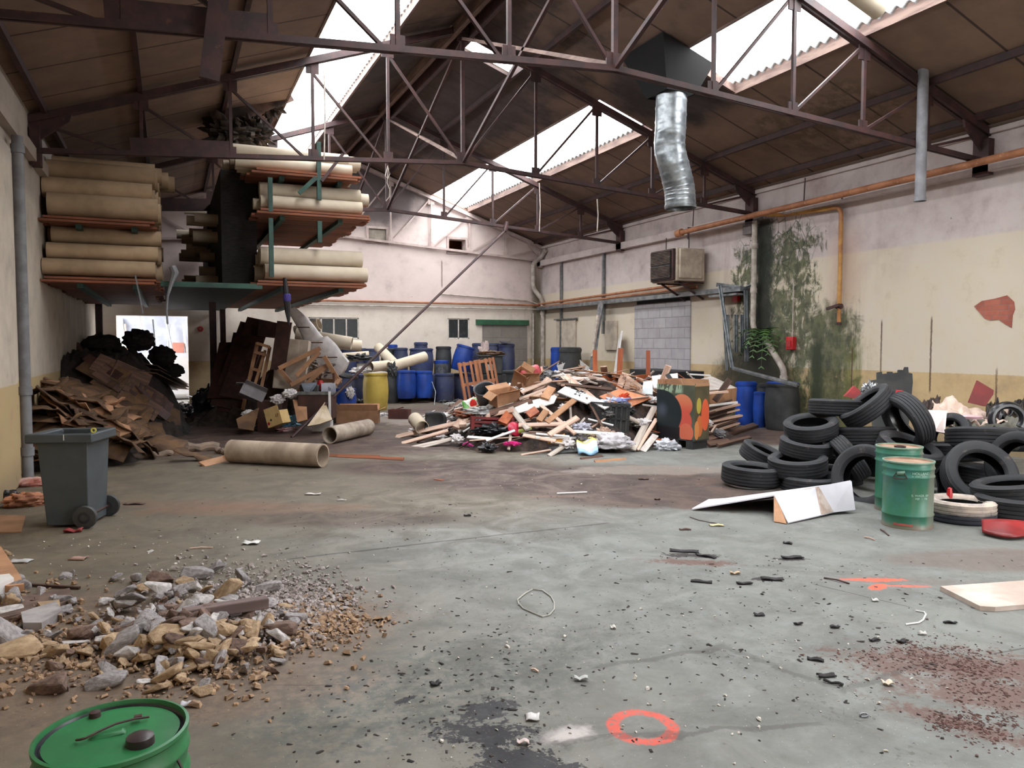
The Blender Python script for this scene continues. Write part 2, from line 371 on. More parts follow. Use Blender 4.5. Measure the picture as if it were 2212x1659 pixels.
def blockmat(name,c1,c2,bw,bh,axis):
    m,b=newmat(name,.9); v,x,y,z=pos(); h=x if axis=='x' else y
    row=N.m('FLOOR',z/bh); off=N.m('MODULO',row,2)*.5
    fx=N.m('FRACT',h/bw+off+10); fz=N.m('FRACT',z/bh)
    mo=mx(1-ss(fx,.012,.03),ss(fx,.97,.988),1-ss(fz,.02,.06),ss(fz,.94,.98))
    n=ns(v,4,5,.6); wn=N.nt.nodes.new('ShaderNodeTexWhiteNoise'); wn.noise_dimensions='2D'
    cb=N.nt.nodes.new('ShaderNodeCombineXYZ'); N.nt.links.new(N.m('FLOOR',h/bw+off+10).k,cb.inputs[0]); N.nt.links.new(row.k,cb.inputs[1]); N.nt.links.new(cb.outputs[0],wn.inputs['Vector'])
    c=mixc(ss(n,.3,.7)*.6+N(wn.outputs[0])*.4,C(c1),C(c2)); c=mixc(mo*.6,c,C(118,112,112)); setc(b,c); bump(b,mo*-1+n*.2,.4,.01); return m
MT['block']=blockmat('grey_concrete_block',(170,166,168),(150,145,148),.5,.25,'y')
MT['blockb']=blockmat('grey_brown_block',(136,128,120),(120,112,104),.62,.36,'x')
# translucent corrugated sheeting
def sky_mat():
    m=bpy.data.materials.new('translucent_sheet'); m.use_nodes=True; nt=m.node_tree; N.nt=nt; nt.nodes.clear()
    o=nt.nodes.new('ShaderNodeOutputMaterial'); t=nt.nodes.new('ShaderNodeBsdfTransparent'); t.inputs[0].default_value=(.9,.92,.93,1)
    d=nt.nodes.new('ShaderNodeBsdfTranslucent'); d.inputs[0].default_value=(.85,.87,.88,1); q=nt.nodes.new('ShaderNodeMixShader'); q.inputs[0].default_value=.15
    nt.links.new(t.outputs[0],q.inputs[1]); nt.links.new(d.outputs[0],q.inputs[2]); nt.links.new(q.outputs[0],o.inputs[0]); return m
MT['sky']=sky_mat()
# ======================= floor, walls, ceiling =======================
b=MB(); b.span((XL-.3,YF-.3,-.2),(XR+.3,YB+.3,0)); struct(b.build('floor',MT['floor'],smooth=False))
b=MB(); b.span((-14,YB+.3,-.25),(9,YB+12,-.02)); b.span((-12,YF-14,-.25),(22,YF-.3,-.02)); struct(b.build('ground',simple('yard_concrete',(150,148,144),(120,116,110),1,.9),smooth=False))
def wall_with_holes(name,m,fix,axis,h0,h1,z0,z1,holes,th,sgn):
    """wall in a plane, cut into cells round its openings; fix = inner face coordinate"""
    hs=sorted({h0,h1}|{c for q in holes for c in q[:2]}); zs=sorted({z0,z1}|{c for q in holes for c in q[2:4]})
    b=MB()
    for i in range(len(hs)-1):
        for k in range(len(zs)-1):
            hm,zm=(hs[i]+hs[i+1])/2,(zs[k]+zs[k+1])/2
            if any(q[0]<hm<q[1] and q[2]<zm<q[3] for q in holes): continue
            a,c=fix,fix+sgn*th
            if axis=='x': b.span((a,hs[i],zs[k]),(c,hs[i+1],zs[k+1]))
            else: b.span((hs[i],a,zs[k]),(hs[i+1],c,zs[k+1]))
    return struct(b.build(name,m,smooth=False))
blk=(14.55,16.87,0,2.72)
wall_with_holes('wall_right',MT['wr'],XR,'x',YF,YB,0,4.83,[],.3,1)
wall_with_holes('wall_left',MT['wl'],XL,'x',YF,YB,0,4.83,[],.3,-1)
win1=(3.64,5.08,1.77,2.38); win2=(7.83,8.53,1.78,2.41); dop=(-1.24,.47,0,2.36)
hat1=(5.39,5.91,4.63,4.99); hat2=(7.86,8.40,4.44,4.82)
o=wall_with_holes('wall_back',MT['wb'],YB,'y',XL-.3,XR+.3,0,4.99,[win1,win2,dop,hat1,(hat2[0],hat2[1],hat2[2],4.82)],.3,1)
b=MB(); b.prism([(XL+.5,4.99),(XR-.5,4.99),(XC,RZ+.02)],0,.3,Matrix(((1,0,0,0),(0,0,1,YB),(0,1,0,0),(0,0,0,1))))
struct(b.build('wall_back',MT['wb'],smooth=False))
wall_with_holes('wall_front',MT['wf'],YF,'y',XL-.3,XR+.3,0,4.83,[(7.4,10.4,0,2.9)],.3,-1)
b=MB(); b.prism([(XL-.3,4.83),(XR+.3,4.83),(XR+.3,roofz(XR+.3)),(XC,RZ+.02),(XL-.3,roofz(XL-.3))],0,-.3,Matrix(((1,0,0,0),(0,0,1,YF),(0,1,0,0),(0,0,0,1))))
struct(b.build('wall_front',MT['wf'],smooth=False))
# ceiling boards on both slopes, open at the rooflights
SKL=(2.1,3.45,YF+1,21.3); SKR=(7.3,8.5,YF+1,YB); SKR2=(7.3,8.5); HOLE=(4.98,5.9,12.7,13.4)
def slope_cells(x0,x1,holes,dz,th,name,m):
    xs=sorted({x0,x1}|{c for q in holes for c in q[:2]}); ys=sorted({YF-.3,YB+.3}|{c for q in holes for c in q[2:4]}); b=MB()
    for i in range(len(xs)-1):
        for k in range(len(ys)-1):
            xm,ym=(xs[i]+xs[i+1])/2,(ys[k]+ys[k+1])/2
            if any(q[0]<xm<q[1] and q[2]<ym<q[3] for q in holes): continue
            a,c=xs[i],xs[i+1]; za,zc=roofz(a)+dz,roofz(c)+dz
            b.add([(a,ys[k],za),(c,ys[k],zc),(c,ys[k+1],zc),(a,ys[k+1],za),(a,ys[k],za+th),(c,ys[k],zc+th),(c,ys[k+1],zc+th),(a,ys[k+1],za+th)],
                  [(0,3,2,1),(4,5,6,7),(0,1,5,4),(1,2,6,5),(2,3,7,6),(3,0,4,7)])
    return struct(b.build(name,m,smooth=False))
slope_cells(XL-.3,XC,[SKL],0,.05,'ceiling',MT['ceil'])
rh=[(7.3,8.5,SKR[2],10.15),(7.3,8.5,12.45,YB),HOLE]
slope_cells(XC,XR+.3,rh,0,.05,'ceiling',MT['ceil'])
# corrugated roof sheeting above (edges show at the rooflights) and translucent rooflight sheets
def corr(name,x0,x1,y0,y1,dz,m,amp=.03,per=.177):
    b=MB(); n=int((y1-y0)/per*6)
    vs=[];fs=[]
    for i in range(n+1):
        y=y0+(y1-y0)*i/n; d=amp*math.cos(2*math.pi*y/per)
        for x in (x0,x1): vs.append((x,y,roofz(x)+dz+d))
    for i in range(n): fs.append((2*i,2*i+1,2*i+3,2*i+2))
    b.add(vs,fs); return b.build(name,m)
MT['asb']=simple('weathered_corrugated_sheet',(130,116,104),(96,84,76),2,.85)
for i,(x0,x1,y0,y1) in enumerate(((XL-.4,2.16,YF-.4,YB+.4),(3.39,XC,YF-.4,YB+.4),(2.0,3.5,21.2,YB+.4),(5.95,7.36,YF-.4,YB+.4),(XC,5.97,YF-.4,12.6),(XC,5.97,13.5,YB+.4),(8.44,XR+.4,YF-.4,YB+.4),(7.3,8.5,10.2,12.4))):
    o=corr('corrugated_roofing',x0,x1,y0,y1,.14,MT['asb']); struct(o); o.name='ceiling_sheeting'
struct(corr('window_3',2.05,3.5,YF-.3,21.3,.12,MT['sky'])); struct(corr('window_4',7.25,8.55,YF-.3,10.15,.12,MT['sky'])); struct(corr('window_5',7.25,8.55,12.45,YB,.12,MT['sky']))
# timber trims along the rooflights
for k,(x,y0,y1,wd) in enumerate(((2.1,SKL[2],SKL[3],.12),(3.45,SKL[2],SKL[3],.2),(7.3,SKR[2],10.15,.1),(8.5,SKR[2],10.15,.16),(7.3,12.45,YB,.1),(8.5,12.45,YB,.16))):
    b=MB(); b.span((x-.02,y0,roofz(x)-.02),(x+.02,y1,roofz(x)+wd)); struct(b.build('trim_%d'%(k+1),MT['edge'],smooth=False))
for k,(x0,x1,y) in enumerate(((7.3,8.5,10.15),(7.3,8.5,12.45))):
    b=MB(); b.bar((x0,y,roofz(x0)+.05),(x1,y,roofz(x1)+.05),.05,.12); struct(b.build('trim_%d'%(k+7),MT['edge'],smooth=False))
# cornice beam on the right and left walls, coping band
b=MB(); b.span((XR-.14,YF,4.10),(XR,YB,4.28)); b.span((XR-.05,YF,4.66),(XR,YB,4.74)); struct(b.build('trim_9',MT['wr'],smooth=False,bevel=.01))
b=MB(); b.span((XL,YF,4.1),(XL+.1,YB,4.28)); struct(b.build('trim_10',MT['wl'],smooth=False))
# nib of thicker wall at the near left
b=MB(); b.span((XL,YF,0),(XL+.13,10.25,3.8)); struct(b.build('wall_left',MT['wl'],smooth=False,bevel=.02))
# ---------------- block infills, windows, hatches on the walls ----------------
b=MB(); b.span((XR-.03,blk[0],0),(XR+.02,blk[1],2.62)); struct(b.build('door_2',MT['block'],smooth=False))
b=MB(); b.span((XR-.025,blk[0]+.05,2.62),(XR+.01,blk[1]-.1,2.70)); struct(b.build('trim_12',MT['dark'],smooth=False))
b=MB(); b.span((8.96,YB-.02,0),(10.5,YB+.02,2.22)); d3=struct(b.build('door_3',MT['blockb'],smooth=False))
b=MB(); b.span((8.74,YB-.09,2.22),(10.54,YB,2.38)); struct(b.build('trim_13',simple('dark_green_lintel',(40,88,58),(34,70,48),3,.6,wear=((150,150,140),.68)),smooth=False))
glass,bb=newmat('dusty_dark_glass',.35); v,x,y,z=obc(); setc(bb,mixc(ss(ns(v,7,6,.7),.5,.8),C(28,31,33),C(70,72,74)))
frm=simple('white_window_frame',(214,206,196),(180,170,160),9,.6)
for k,(q,np_) in enumerate(((win1,4),(win2,2))):
    t=MB(); x0,x1,z0,z1=q; f=.035
    for a,c in (((x0,z0),(x1,z0+f)),((x0,z1-f),(x1,z1)),((x0,z0),(x0+f,z1)),((x1-f,z0),(x1,z1))): t.span((a[0],YB+.02,a[1]),(c[0],YB+.08,c[1]))
    for i in range(1,np_):
        xm=x0+(x1-x0)*i/np_; t.span((xm-.018,YB+.02,z0),(xm+.018,YB+.08,z1))
    o=struct(t.build('window_%d'%(k+1),frm,smooth=False))
    g=MB(); g.span((x0,YB+.05,z0),(x1,YB+.06,z1)); g.build('pane',glass,o,smooth=False)
    g=MB(); g.span((x0,YB+.28,z0),(x1,YB+.3,z1)); g.build('backing',MT['dark'],o,smooth=False)
for k,q in enumerate((hat1,hat2)):
    t=MB(); x0,x1,z0,z1=q; f=.07
    for a,c in (((x0-f,z0-f),(x1+f,z0)),((x0-f,z1),(x1+f,z1+f)),((x0-f,z0),(x0,z1)),((x1,z0),(x1+f,z1))): t.span((a[0],YB-.04,a[1]),(c[0],YB+.03,c[1]))
    o=struct(t.build('window_%d'%(k+6),MT['steelp'],smooth=False))
    if k==0: g=MB(); g.span((x0,YB+.03,z0),(x1,YB+.05,z1)); g.build('panel',simple('hatch_panel',(150,140,126),(130,120,108),6,.8),o,smooth=False)
# small store room lofts behind the open hatch
b=MB(); b.span((7.2,YB+1.6,4.1),(9.2,YB+1.7,5.4)); b.span((7.2,YB+.3,4.1),(9.2,YB+1.6,4.2)); b.span((7.2,YB+.3,5.3),(9.2,YB+1.6,5.4)); b.span((7.1,YB+.3,4.1),(7.2,YB+1.7,5.4)); b.span((9.2,YB+.3,4.1),(9.3,YB+1.7,5.4))
struct(b.build('wall_loft',simple('loft_board',(190,130,84),(160,106,70),3,.8),smooth=False))
# ======================= roof trusses =======================
NX=[XL,-.3,.92,2.14,3.35,XC,6.03,7.28,8.5,9.73,XR]
def zb(x): return 4.70-.068*abs(x-XC)
def zt(x): return 6.93-SL*abs(x-XC)
def truss(Y,label,cat='truss',m=None,wd=.07,plates=True,group=None):
    m=m or MT['steel']; t=empty('roof_truss',(XC,Y,4.2)); tag(t,label,'truss','steel roof trusses')
    def P(mb,nm):
        o=mb.build(nm,m,smooth=False); o.parent=t; o.matrix_parent_inverse=Matrix.Translation((-XC,-Y,-4.2)); return o
    for a,c in ((XL,XC),(XC,XR)):
        b=MB()
        for dy in (-.04,.04): b.bar((a,Y+dy,zt(a)),(c,Y+dy,zt(c)),.05,.10)
        P(b,'top_chord')
        b=MB()
        for dy in (-.03,.03): b.bar((a,Y+dy,zb(a)),(c,Y+dy,zb(c)),.03,.065)
        P(b,'bottom_chord')
    for x in NX[1:-1]:
        b=MB(); s=.045 if abs(x-XC)>.1 else .06
        b.bar((x,Y,zb(x)),(x,Y,zt(x)),s,s*.9,(0,1,0)); P(b,'vertical')
        b=MB(); b.box((x,Y,zt(x)-.1),(.2,.02,.2)); P(b,'gusset_plate'); b=MB(); b.box((x,Y,zb(x)+.08),(.22 if abs(x-XC)<.1 else .15,.02,.2 if abs(x-XC)<.1 else .13)); P(b,'gusset_plate')
    for i in range(5,10):
        for s in (1,-1):
            a=NX[i] if s==1 else 2*XC-NX[i]; c=NX[i+1] if s==1 else 2*XC-NX[i+1]
            b=MB(); b.bar((a,Y+.02,zb(a)),(c,Y+.02,zt(c)),.035,.045,(0,1,0)); P(b,'diagonal')
    for s,x in ((1,XR),(-1,XL)):
        b=MB(); M_=Matrix(((1,0,0,0),(0,0,1,Y),(0,1,0,0),(0,0,0,1)))
        b.prism([(x,zt(x)+.08),(x-s*.55,zt(x-s*.55)+.03),(x-s*.5,zt(x-s*.5)-.14),(x-s*.15,zt(x)-.25),(x-s*.05,zt(x)-.5),(x,zt(x)-.5)][::s],-.02,.02,M_)
        b.span((x-s*.02,Y-.12,zt(x)-.62),(x-s*.14,Y+.12,zt(x)-.1)); P(b,'end_shoe')
    if plates:
        b=MB(); b.bar((-.45,Y,zb(-.4)+.11),(.95,Y,zb(.95)+.11),.03,.22); P(b,'splice_plate')
    return t
truss(TY[1],'nearest full roof truss with rusty verticals crossing the top of the view')
truss(TY[2],'middle roof truss in front of the roll racks')
truss(TY[3],'farthest free roof truss between rack and back wall')
truss(TY[0],'roof truss almost overhead, nearest the entrance')
truss(YB-.1,'cream painted truss frame set against the back wall',m=MT['steelp'],plates=False)
# purlins
for x,lab in ((-1.5,'lowest on left slope'),(-.3,'second up on left slope'),(.95,'third up on left slope'),(5.9,'highest on right slope'),(9.68,'second up on right slope'),(10.69,'lowest on right slope, above wall')):
    b=MB(); b.span((x-.03,YF,roofz(x)-.10),(x+.03,YB,roofz(x)-.005)); tag(b.build('purlin',MT['steel'],smooth=False),'long rusty purlin, '+lab,'purlin','purlins under the ceiling boards')
for s in (-1,1):
    b=MB(); x=XC+s*.14; b.span((x-.04,YF,roofz(x)-.2),(x+.04,YB,roofz(x)-.01)); tag(b.build('ridge_beam',MT['edge'] if s<0 else MT['steel'],smooth=False),'paler left one of the paired ridge beams' if s<0 else 'darker right one of the paired ridge beams','beam','ridge beams')
# sway braces in the ridge plane
for i in range(0,3):
    y0,y1=TY[i],TY[i+1]
    for k,(a,c,lab) in enumerate((((XC,y0,zt(XC)-.15),(XC,y1,zb(XC)),'dark'),((XC,y0,zb(XC)+.05),(XC,y1,zt(XC)-.15),'paint-flecked pale'))):
        b=MB(); b.bar(a,c,.05,.05); tag(b.build('sway_brace',MT['steel'] if k==0 else MT['edge'],smooth=False),lab+' diagonal ridge brace between '+('the entrance and nearest trusses','the nearest and middle trusses','the middle and farthest trusses')[i],'brace','ridge plane braces')
b=MB(); b.bar((XC,TY[3],zt(XC)-.15),(XC,YB-.1,zb(XC)),.05,.05); tag(b.build('sway_brace',MT['steel'],smooth=False),'dark diagonal ridge brace between farthest truss and back wall','brace','ridge plane braces')
# plate hanging from the nearest truss
b=MB(); b.bar(PY(480,-60,7.45),PY(452,172,7.45),.17,.05,(0,1,0)); tag(b.build('hanging_steel_plate',MT['steel'],smooth=False),'wide purple-brown steel flat hanging from the nearest truss at top left','beam')
# ======================= shared object materials =======================
MT['blue']=simple('blue_barrel_plastic',(34,72,160),(24,52,124),3,.42,var=.18,wear=((96,104,124),.66))
MT['dblue']=simple('dusty_navy_barrel_plastic',(44,52,88),(62,66,84),3,.6,var=.2,wear=((110,104,104),.6))
MT['bblack']=simple('dusty_black_plastic',(38,40,42),(58,58,58),3,.6,var=.15)
MT['yellow']=simple('yellow_barrel_plastic',(202,176,84),(184,158,76),3,.5)
MT['card']=simple('brown_cardboard',(176,132,98),(150,110,82),4,.85,var=.15)
MT['cardd']=simple('dull_dark_cardboard',(104,76,50),(70,50,36),3,.9,var=.25)
MT['roll']=simple('pale_cardboard_tube',(198,184,164),(180,164,142),1.5,.85,var=.08,wear=((150,132,112),.74))
MT['plank']=simple('orange_brown_board',(142,84,56),(104,60,42),2,.8,sc=(.4,3,3),var=.22)
MT['pine']=simple('pinkish_sawn_wood',(212,184,166),(178,144,126),3,.8,sc=(.4,4,4),var=.2)
MT['pinep']=simple('pale_grey_wood',(200,188,176),(160,146,136),3,.8,sc=(.4,4,4),var=.15)
MT['pined']=simple('brown_old_wood',(104,76,62),(70,52,44),3,.85,sc=(.4,4,4),var=.25)
MT['white']=simple('white_laminate',(226,224,222),(206,202,200),3,.5,var=.05,wear=((170,150,140),.72))
MT['whited']=simple('dirty_white_board',(206,198,192),(176,164,156),4,.7,wear=((130,110,100),.66))
MT['green']=simple('dark_green_rack_paint',(40,78,66),(28,52,46),4,.6,wear=((90,70,56),.68))
MT['orangew']=simple('orange_varnished_wood',(176,94,52),(142,70,40),3,.45,sc=(4,4,.5))
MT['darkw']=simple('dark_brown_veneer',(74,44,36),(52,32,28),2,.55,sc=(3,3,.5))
MT['plast']=simple('crumpled_white_plastic',(214,208,206),(180,174,174),5,.35)
MT['bag']=simple('black_bin_bag',(24,24,28),(40,40,44),6,.3)
MT['red']=simple('dull_red_plastic',(166,38,40),(130,30,34),4,.5)
MT['redf']=simple('red_enamel',(190,30,34),(160,24,28),4,.4)
MT['rubber']=simple('tyre_rubber',(30,31,35),(42,42,45),3,.72,var=.2,wear=((84,74,68),.6))
# ======================= wall services =======================
def tubeobj(name,pts,r,m,label=None,cat=None,parent=None,n=10,group=None):
    o=MB().tube(pts,r,n).build(name,m,parent); 
    if label: tag(o,label,cat,group)
    return o
def bend(pts,rad=.15,k=5):
    pts=[Vector(p) for p in pts]; out=[pts[0]]
    for i in range(1,len(pts)-1):
        a=(pts[i-1]-pts[i]); c=(pts[i+1]-pts[i]); r=min(rad,a.length*.45,c.length*.45); p0=pts[i]+a.normalized()*r; p1=pts[i]+c.normalized()*r
        for j in range(k+1):
            t=j/k; out.append(p0*(1-t)**2+pts[i]*2*t*(1-t)+p1*t*t)
    return out+[pts[-1]]
# long rusty pipe along the right wall
t=empty('gas_pipe',(10.62,14.6,4.15)); tag(t,'long orange rusty pipe running high along the right wall','pipe')
Mi=Matrix.Translation(-t.location)
o=tubeobj('pipe_run',[(10.62,YF+.1,4.31),(10.62,14.45,4.13)],.055,MT['rust'],n=14); o.parent=t; o.matrix_parent_inverse=Mi
o=MB().cyl((10.62,14.42,4.13),(10.62,14.6,4.12),.085,16).build('end_cap',MT['rust']); o.parent=t; o.matrix_parent_inverse=Mi
for y in (14.2,9.9,6.2):
    o=MB().bar((10.62,y,4.2),(10.98,y,4.2),.03,.03).bar((10.62,y,4.2),(10.62,y,3.95 if y>14 else 4.1),.02,.02,(0,1,0)).build('pipe_bracket',MT['steel'],smooth=False); o.parent=t; o.matrix_parent_inverse=Mi
for y in (10.75,14.0):
    o=tubeobj('hanger_chain',[(10.6,y,4.2),(10.62,y,zt(10.6)-.2)],.012,MT['steel'],n=5); o.parent=t; o.matrix_parent_inverse=Mi
# branch pipe with valve
t=empty('branch_pipe',(10.9,10.17,2.2)); tag(t,'thin ochre pipe bending down the right wall to a closed valve','pipe'); Mi=Matrix.Translation(-t.location)
def kid(o,t):
    o.parent=t; o.matrix_parent_inverse=Matrix.Translation(t.location).inverted(); return o
kid(tubeobj('pipe_run',bend([(10.66,12.0,4.17),(10.9,11.6,4.10),(10.9,10.17,4.03),(10.9,10.17,1.98)],.15),.038,simple('ochre_pipe',(186,140,70),(150,96,60),3,.6),n=12),t)
b=MB().cyl((10.9,10.12,2.28),(10.9,10.22,2.28),.05,10).bar((10.84,10.17,2.28),(10.78,10.17,2.28),.03,.03).bar((10.78,10.05,2.3),(10.78,10.34,2.24),.03,.05)
kid(b.build('valve',MT['steel']),t); kid(MB().cyl((10.9,10.17,1.95),(10.9,10.17,2.0),.045,12).build('end_cap',MT['steel']),t)
# suspended grey pole and spiral duct
b=MB().pipe((9.5,7.5,3.58),(9.5,7.5,5.42),.07,.012,24); t=b.build('vent_pipe',MT['greyp']); tag(t,'smooth grey vent pipe hanging straight down beside the nearest truss','pipe')
MB().lathe([(.078,0),(.078,.05),(.071,.055)],24,T((9.5,7.5,3.575)),False).build('end_collar',MT['greyp'],None).parent=t
t=empty('spiral_duct',(7.3,10.0,3.72)); tag(t,'dented galvanised spiral duct dropping from the roof','duct')
pts=[Vector(p) for p in ((7.14,10.0,5.6),(7.14,10.0,5.4),(7.13,10,4.95),(7.12,10,4.62),(7.22,10,4.3),(7.30,10,4.05),(7.32,10,3.9),(7.33,10,3.72))]
def crv(pts,n):
    out=[]
    for i in range(n+1):
        s=i/n*(len(pts)-1); k=min(int(s),len(pts)-2); f=s-k
        p0=pts[max(k-1,0)];p1=pts[k];p2=pts[k+1];p3=pts[min(k+2,len(pts)-1)]
        out.append(.5*((2*p1)+(p2-p0)*f+(2*p0-5*p1+4*p2-p3)*f*f+(3*p1-p0-3*p2+p3)*f**3))
    return out
cl=crv(pts,96); b=MB(); vs=[];fs=[];n=40
for i,p in enumerate(cl):
    d=(cl[min(i+1,96)]-cl[max(i-1,0)]).normalized(); x=Vector((0,1,0)); x=(x-d*x.dot(d)).normalized(); y=d.cross(x)
    for k in range(n):
        a=2*math.pi*k/n; ph=(i/6.0+k/n)%1; r=.235+(.008 if ph<.12 else 0)
        q=p+(x*math.cos(a)+y*math.sin(a))*r
        dn=(q-Vector((6.93,9.75,4.62))).length; 
        if dn<.28: r-=.07*(1-dn/.28)
        dn=(q-Vector((7.5,9.8,4.75))).length
        if dn<.2: r-=.06*(1-dn/.2)
        vs.append(p+(x*math.cos(a)+y*math.sin(a))*r)
for i in range(96):
    for k in range(n): fs.append((i*n+k,i*n+(k+1)%n,(i+1)*n+(k+1)%n,(i+1)*n+k))
o=kid(MB().add(vs,fs).build('duct_body',MT['galv'],ang=1.2),t); q=o.modifiers.new('s','SOLIDIFY'); q.thickness=.004
kid(MB().lathe([(.243,0),(.247,.01),(.247,.05),(.24,.055)],40,T((7.33,10,3.72)),False).build('end_ring',MT['galv']),t)
b=MB(); lo=[(6.88,9.75,5.42),(7.42,9.75,5.42),(7.42,10.28,5.42),(6.88,10.28,5.42)]; hi=[(6.8,9.75,roofz(6.8)-.04),(7.75,9.75,roofz(7.75)-.04),(7.75,10.9,roofz(7.75)-.04),(6.8,10.9,roofz(6.8)-.04)]; b.add(lo+hi,[(k,(k+1)%4,4+(k+1)%4,4+k) for k in range(4)]); kid(b.build('burnt_hole_funnel',simple('soot_black',(7,6,6),(12,10,10),8,1.0),smooth=False,solid=.02),t)  # black funnel added above the duct, standing in for the burnt roof hole
# unit heater
t=empty('unit_heater',(10.5,14.45,3.0)); tag(t,'cream louvred unit heater hung on the right wall over the blocked doorway','heater')
hc=simple('heater_cream',(186,172,154),(160,144,128),5,.6,wear=((110,80,60),.66))
kid(MB().span((10.15,13.95,3.0),(10.9,14.9,3.72)).build('casing',hc,bevel=.02),t)
kid(MB().span((10.08,14.0,3.02),(10.16,14.85,3.70)).build('front_frame',MT['steel'],bevel=.01),t)
kid(MB().span((10.2,13.9,3.05),(10.8,13.96,3.7)).build('side_panel',hc,bevel=.02),t)
kid(MB().span((10.05,14.06,3.06),(10.075,14.8,3.66)).build('grille_backing',MT['dark'],smooth=False),t)
for i in range(18):
    if i==8: continue
    z=3.09+i*.033; kid(MB().bar((10.045,14.06,z),(10.045,14.8,z),.03,.008,(1,0,1.2)).build('louvre',simple('louvre_brown',(116,100,90),(80,66,60),5,.5) if i==0 else bpy.data.materials['louvre_brown'],smooth=False),t)
for y in (14.1,14.75):
    kid(MB().bar((10.3,y,2.99),(10.98,y,2.62),.04,.04,(0,1,0)).bar((10.2,y,2.98),(10.98,y,2.98),.04,.03).build('support_bracket',MT['steel'],smooth=False),t)
for y in (14.0,14.85): kid(tubeobj('hanger_rod',[(10.5,y,3.7),(10.5,y,4.05)],.012,MT['steel'],n=5),t)
# pipes round the back and right walls
for i,(z,r,lab) in enumerate(((2.86,.03,'upper rusty water pipe along the back wall'),(2.73,.022,'lower thin water pipe along the back wall'))):
    tubeobj('wall_pipe',[(3.0,YB-.09,z),(XR-.09,YB-.09,z+.0)],r,MT['rust'] if i==0 else MT['whitep'],lab,'pipe')
tubeobj('wall_pipe',bend([(7.6,YB-.05,3.14),(10.5,YB-.05,3.0),(10.85,YB-.1,2.9)],.1),.02,MT['whitep'],'thin pale conduit sloping to the far corner','pipe')
for i,(z,r,lab) in enumerate(((3.0,.035,'upper rusty pipe along the right wall from the far corner'),(2.90,.03,'middle pipe along the right wall from the far corner'))):
    tubeobj('wall_pipe',[(XR-.12,YB-.1,z-.1),(XR-.12,14.2,z+.0)],r,MT['rust'],lab,'pipe')
b=MB().span((XR-.25,12.6,2.70),(XR-.02,YB-.2,2.80)); tag(b.build('cable_tray',MT['galv'],smooth=False),'long grey cable tray along the right wall under the pipes','cable tray')
for i,(y,lab) in enumerate(((20.9,'nearest the far corner'),(18.4,'left of the blocked doorway'))):
    b=MB().span((XR-.08,y-.04,1.45 if i==0 else 1.9),(XR-.02,y+.04,4.1)); tag(b.build('cable_riser',MT['galv'],smooth=False),'upright perforated cable riser on the right wall, '+lab,'cable tray')
# downpipes
def pipething(name,pts,r,m,label,rad=.12,collars=(),cat='pipe'):
    t=empty(name,pts[-1]); tag(t,label,cat); kid(tubeobj('pipe_run',bend(pts,rad),r,m,n=14),t)
    for c in collars: kid(MB().cyl((c[0],c[1],c[2]-.05),(c[0],c[1],c[2]+.05),r+.014,14).build('joint_collar',m),t)
    return t
pipething('downpipe',[(XR-.12,12.35,4.1),(XR-.12,12.35,2.0),(XR-.12,12.3,1.9)],.055,MT['whitep'],'off-white downpipe broken off above the fern',.05,((XR-.12,12.35,3.6),(XR-.12,12.35,2.7)))
pipething('downpipe',[(XR-.14,11.95,1.68),(XR-.14,11.45,1.12),(XR-.14,11.45,.0)],.06,MT['whitep'],'lower stub of white downpipe bending behind the barrels',.1,((XR-.14,11.45,.95),))
pipething('downpipe',[(XR-.05,YB-.5,4.6),(XR-.1,YB-.18,4.35),(XR-.35,YB-.15,4.2),(XR-.35,YB-.15,3.4),(XR-.08,YB-.3,3.0),(XR-.08,YB-.3,0)],.07,MT['whitep'],'swan-necked downpipe in the far right corner',.15,((XR-.08,YB-.3,2.6),))
tubeobj('thin_downpipe',[(XR-.3,YB-.06,2.6),(XR-.3,YB-.06,0)],.03,MT['whitep'],'thin pale pipe in the far corner beside the downpipe','pipe')
pipething('downpipe',[(XL+.12,10.75,4.05),(XL+.12,10.75,0)],.062,MT['greyp'],'tall grey downpipe on the left wall beyond the thick wall nib',.05,((XL+.12,10.75,1.05),(XL+.12,10.75,.32),(XL+.12,10.75,3.9)))
b=MB().span((XR-.12,12.45,3.86),(XR-.02,12.72,4.14)); tag(b.build('junction_box',simple('grey_box',(116,108,108),(100,92,92),5,.7),bevel=.01),'small grey junction box under the long rusty pipe','box')
# red items
t=empty('fire_bell',(XR-.05,12.95,2.5)); tag(t,'small red alarm unit high on the mouldy wall','alarm'); kid(MB().span((XR-.1,12.87,2.5),(XR-.02,13.03,2.72)).build('housing',MT['redf'],bevel=.01),t); kid(MB().span((XR-.12,12.9,2.62),(XR-.1,13.0,2.68)).build('label_plate',MT['white'],smooth=False),t)
t=empty('fire_hose_box',(XR-.06,11.35,1.5)); tag(t,'small red call box on the green mouldy wall','box'); kid(MB().span((XR-.12,11.26,1.5),(XR-.02,11.44,1.75)).build('housing',MT['redf'],bevel=.012),t); kid(MB().span((XR-.14,11.3,1.56),(XR-.12,11.4,1.68)).build('front_plate',MT['red'],smooth=False),t); kid(tubeobj('conduit',[(XR-.03,11.35,1.75),(XR-.03,11.35,2.85)],.012,MT['whitep'],n=6),t)
t=empty('emergency_stop',(.72,YB-.05,1.9)); tag(t,'small round red ring sign on the back wall right of the opening','sign')
kid(MB().lathe([(.03,0),(.075,0),(.075,.012),(.03,.012),(.03,0)],20,Matrix.Translation((.78,YB-.01,2.02))@Matrix.Rotation(R(90),4,'X'),False).build('ring',MT['redf']),t)
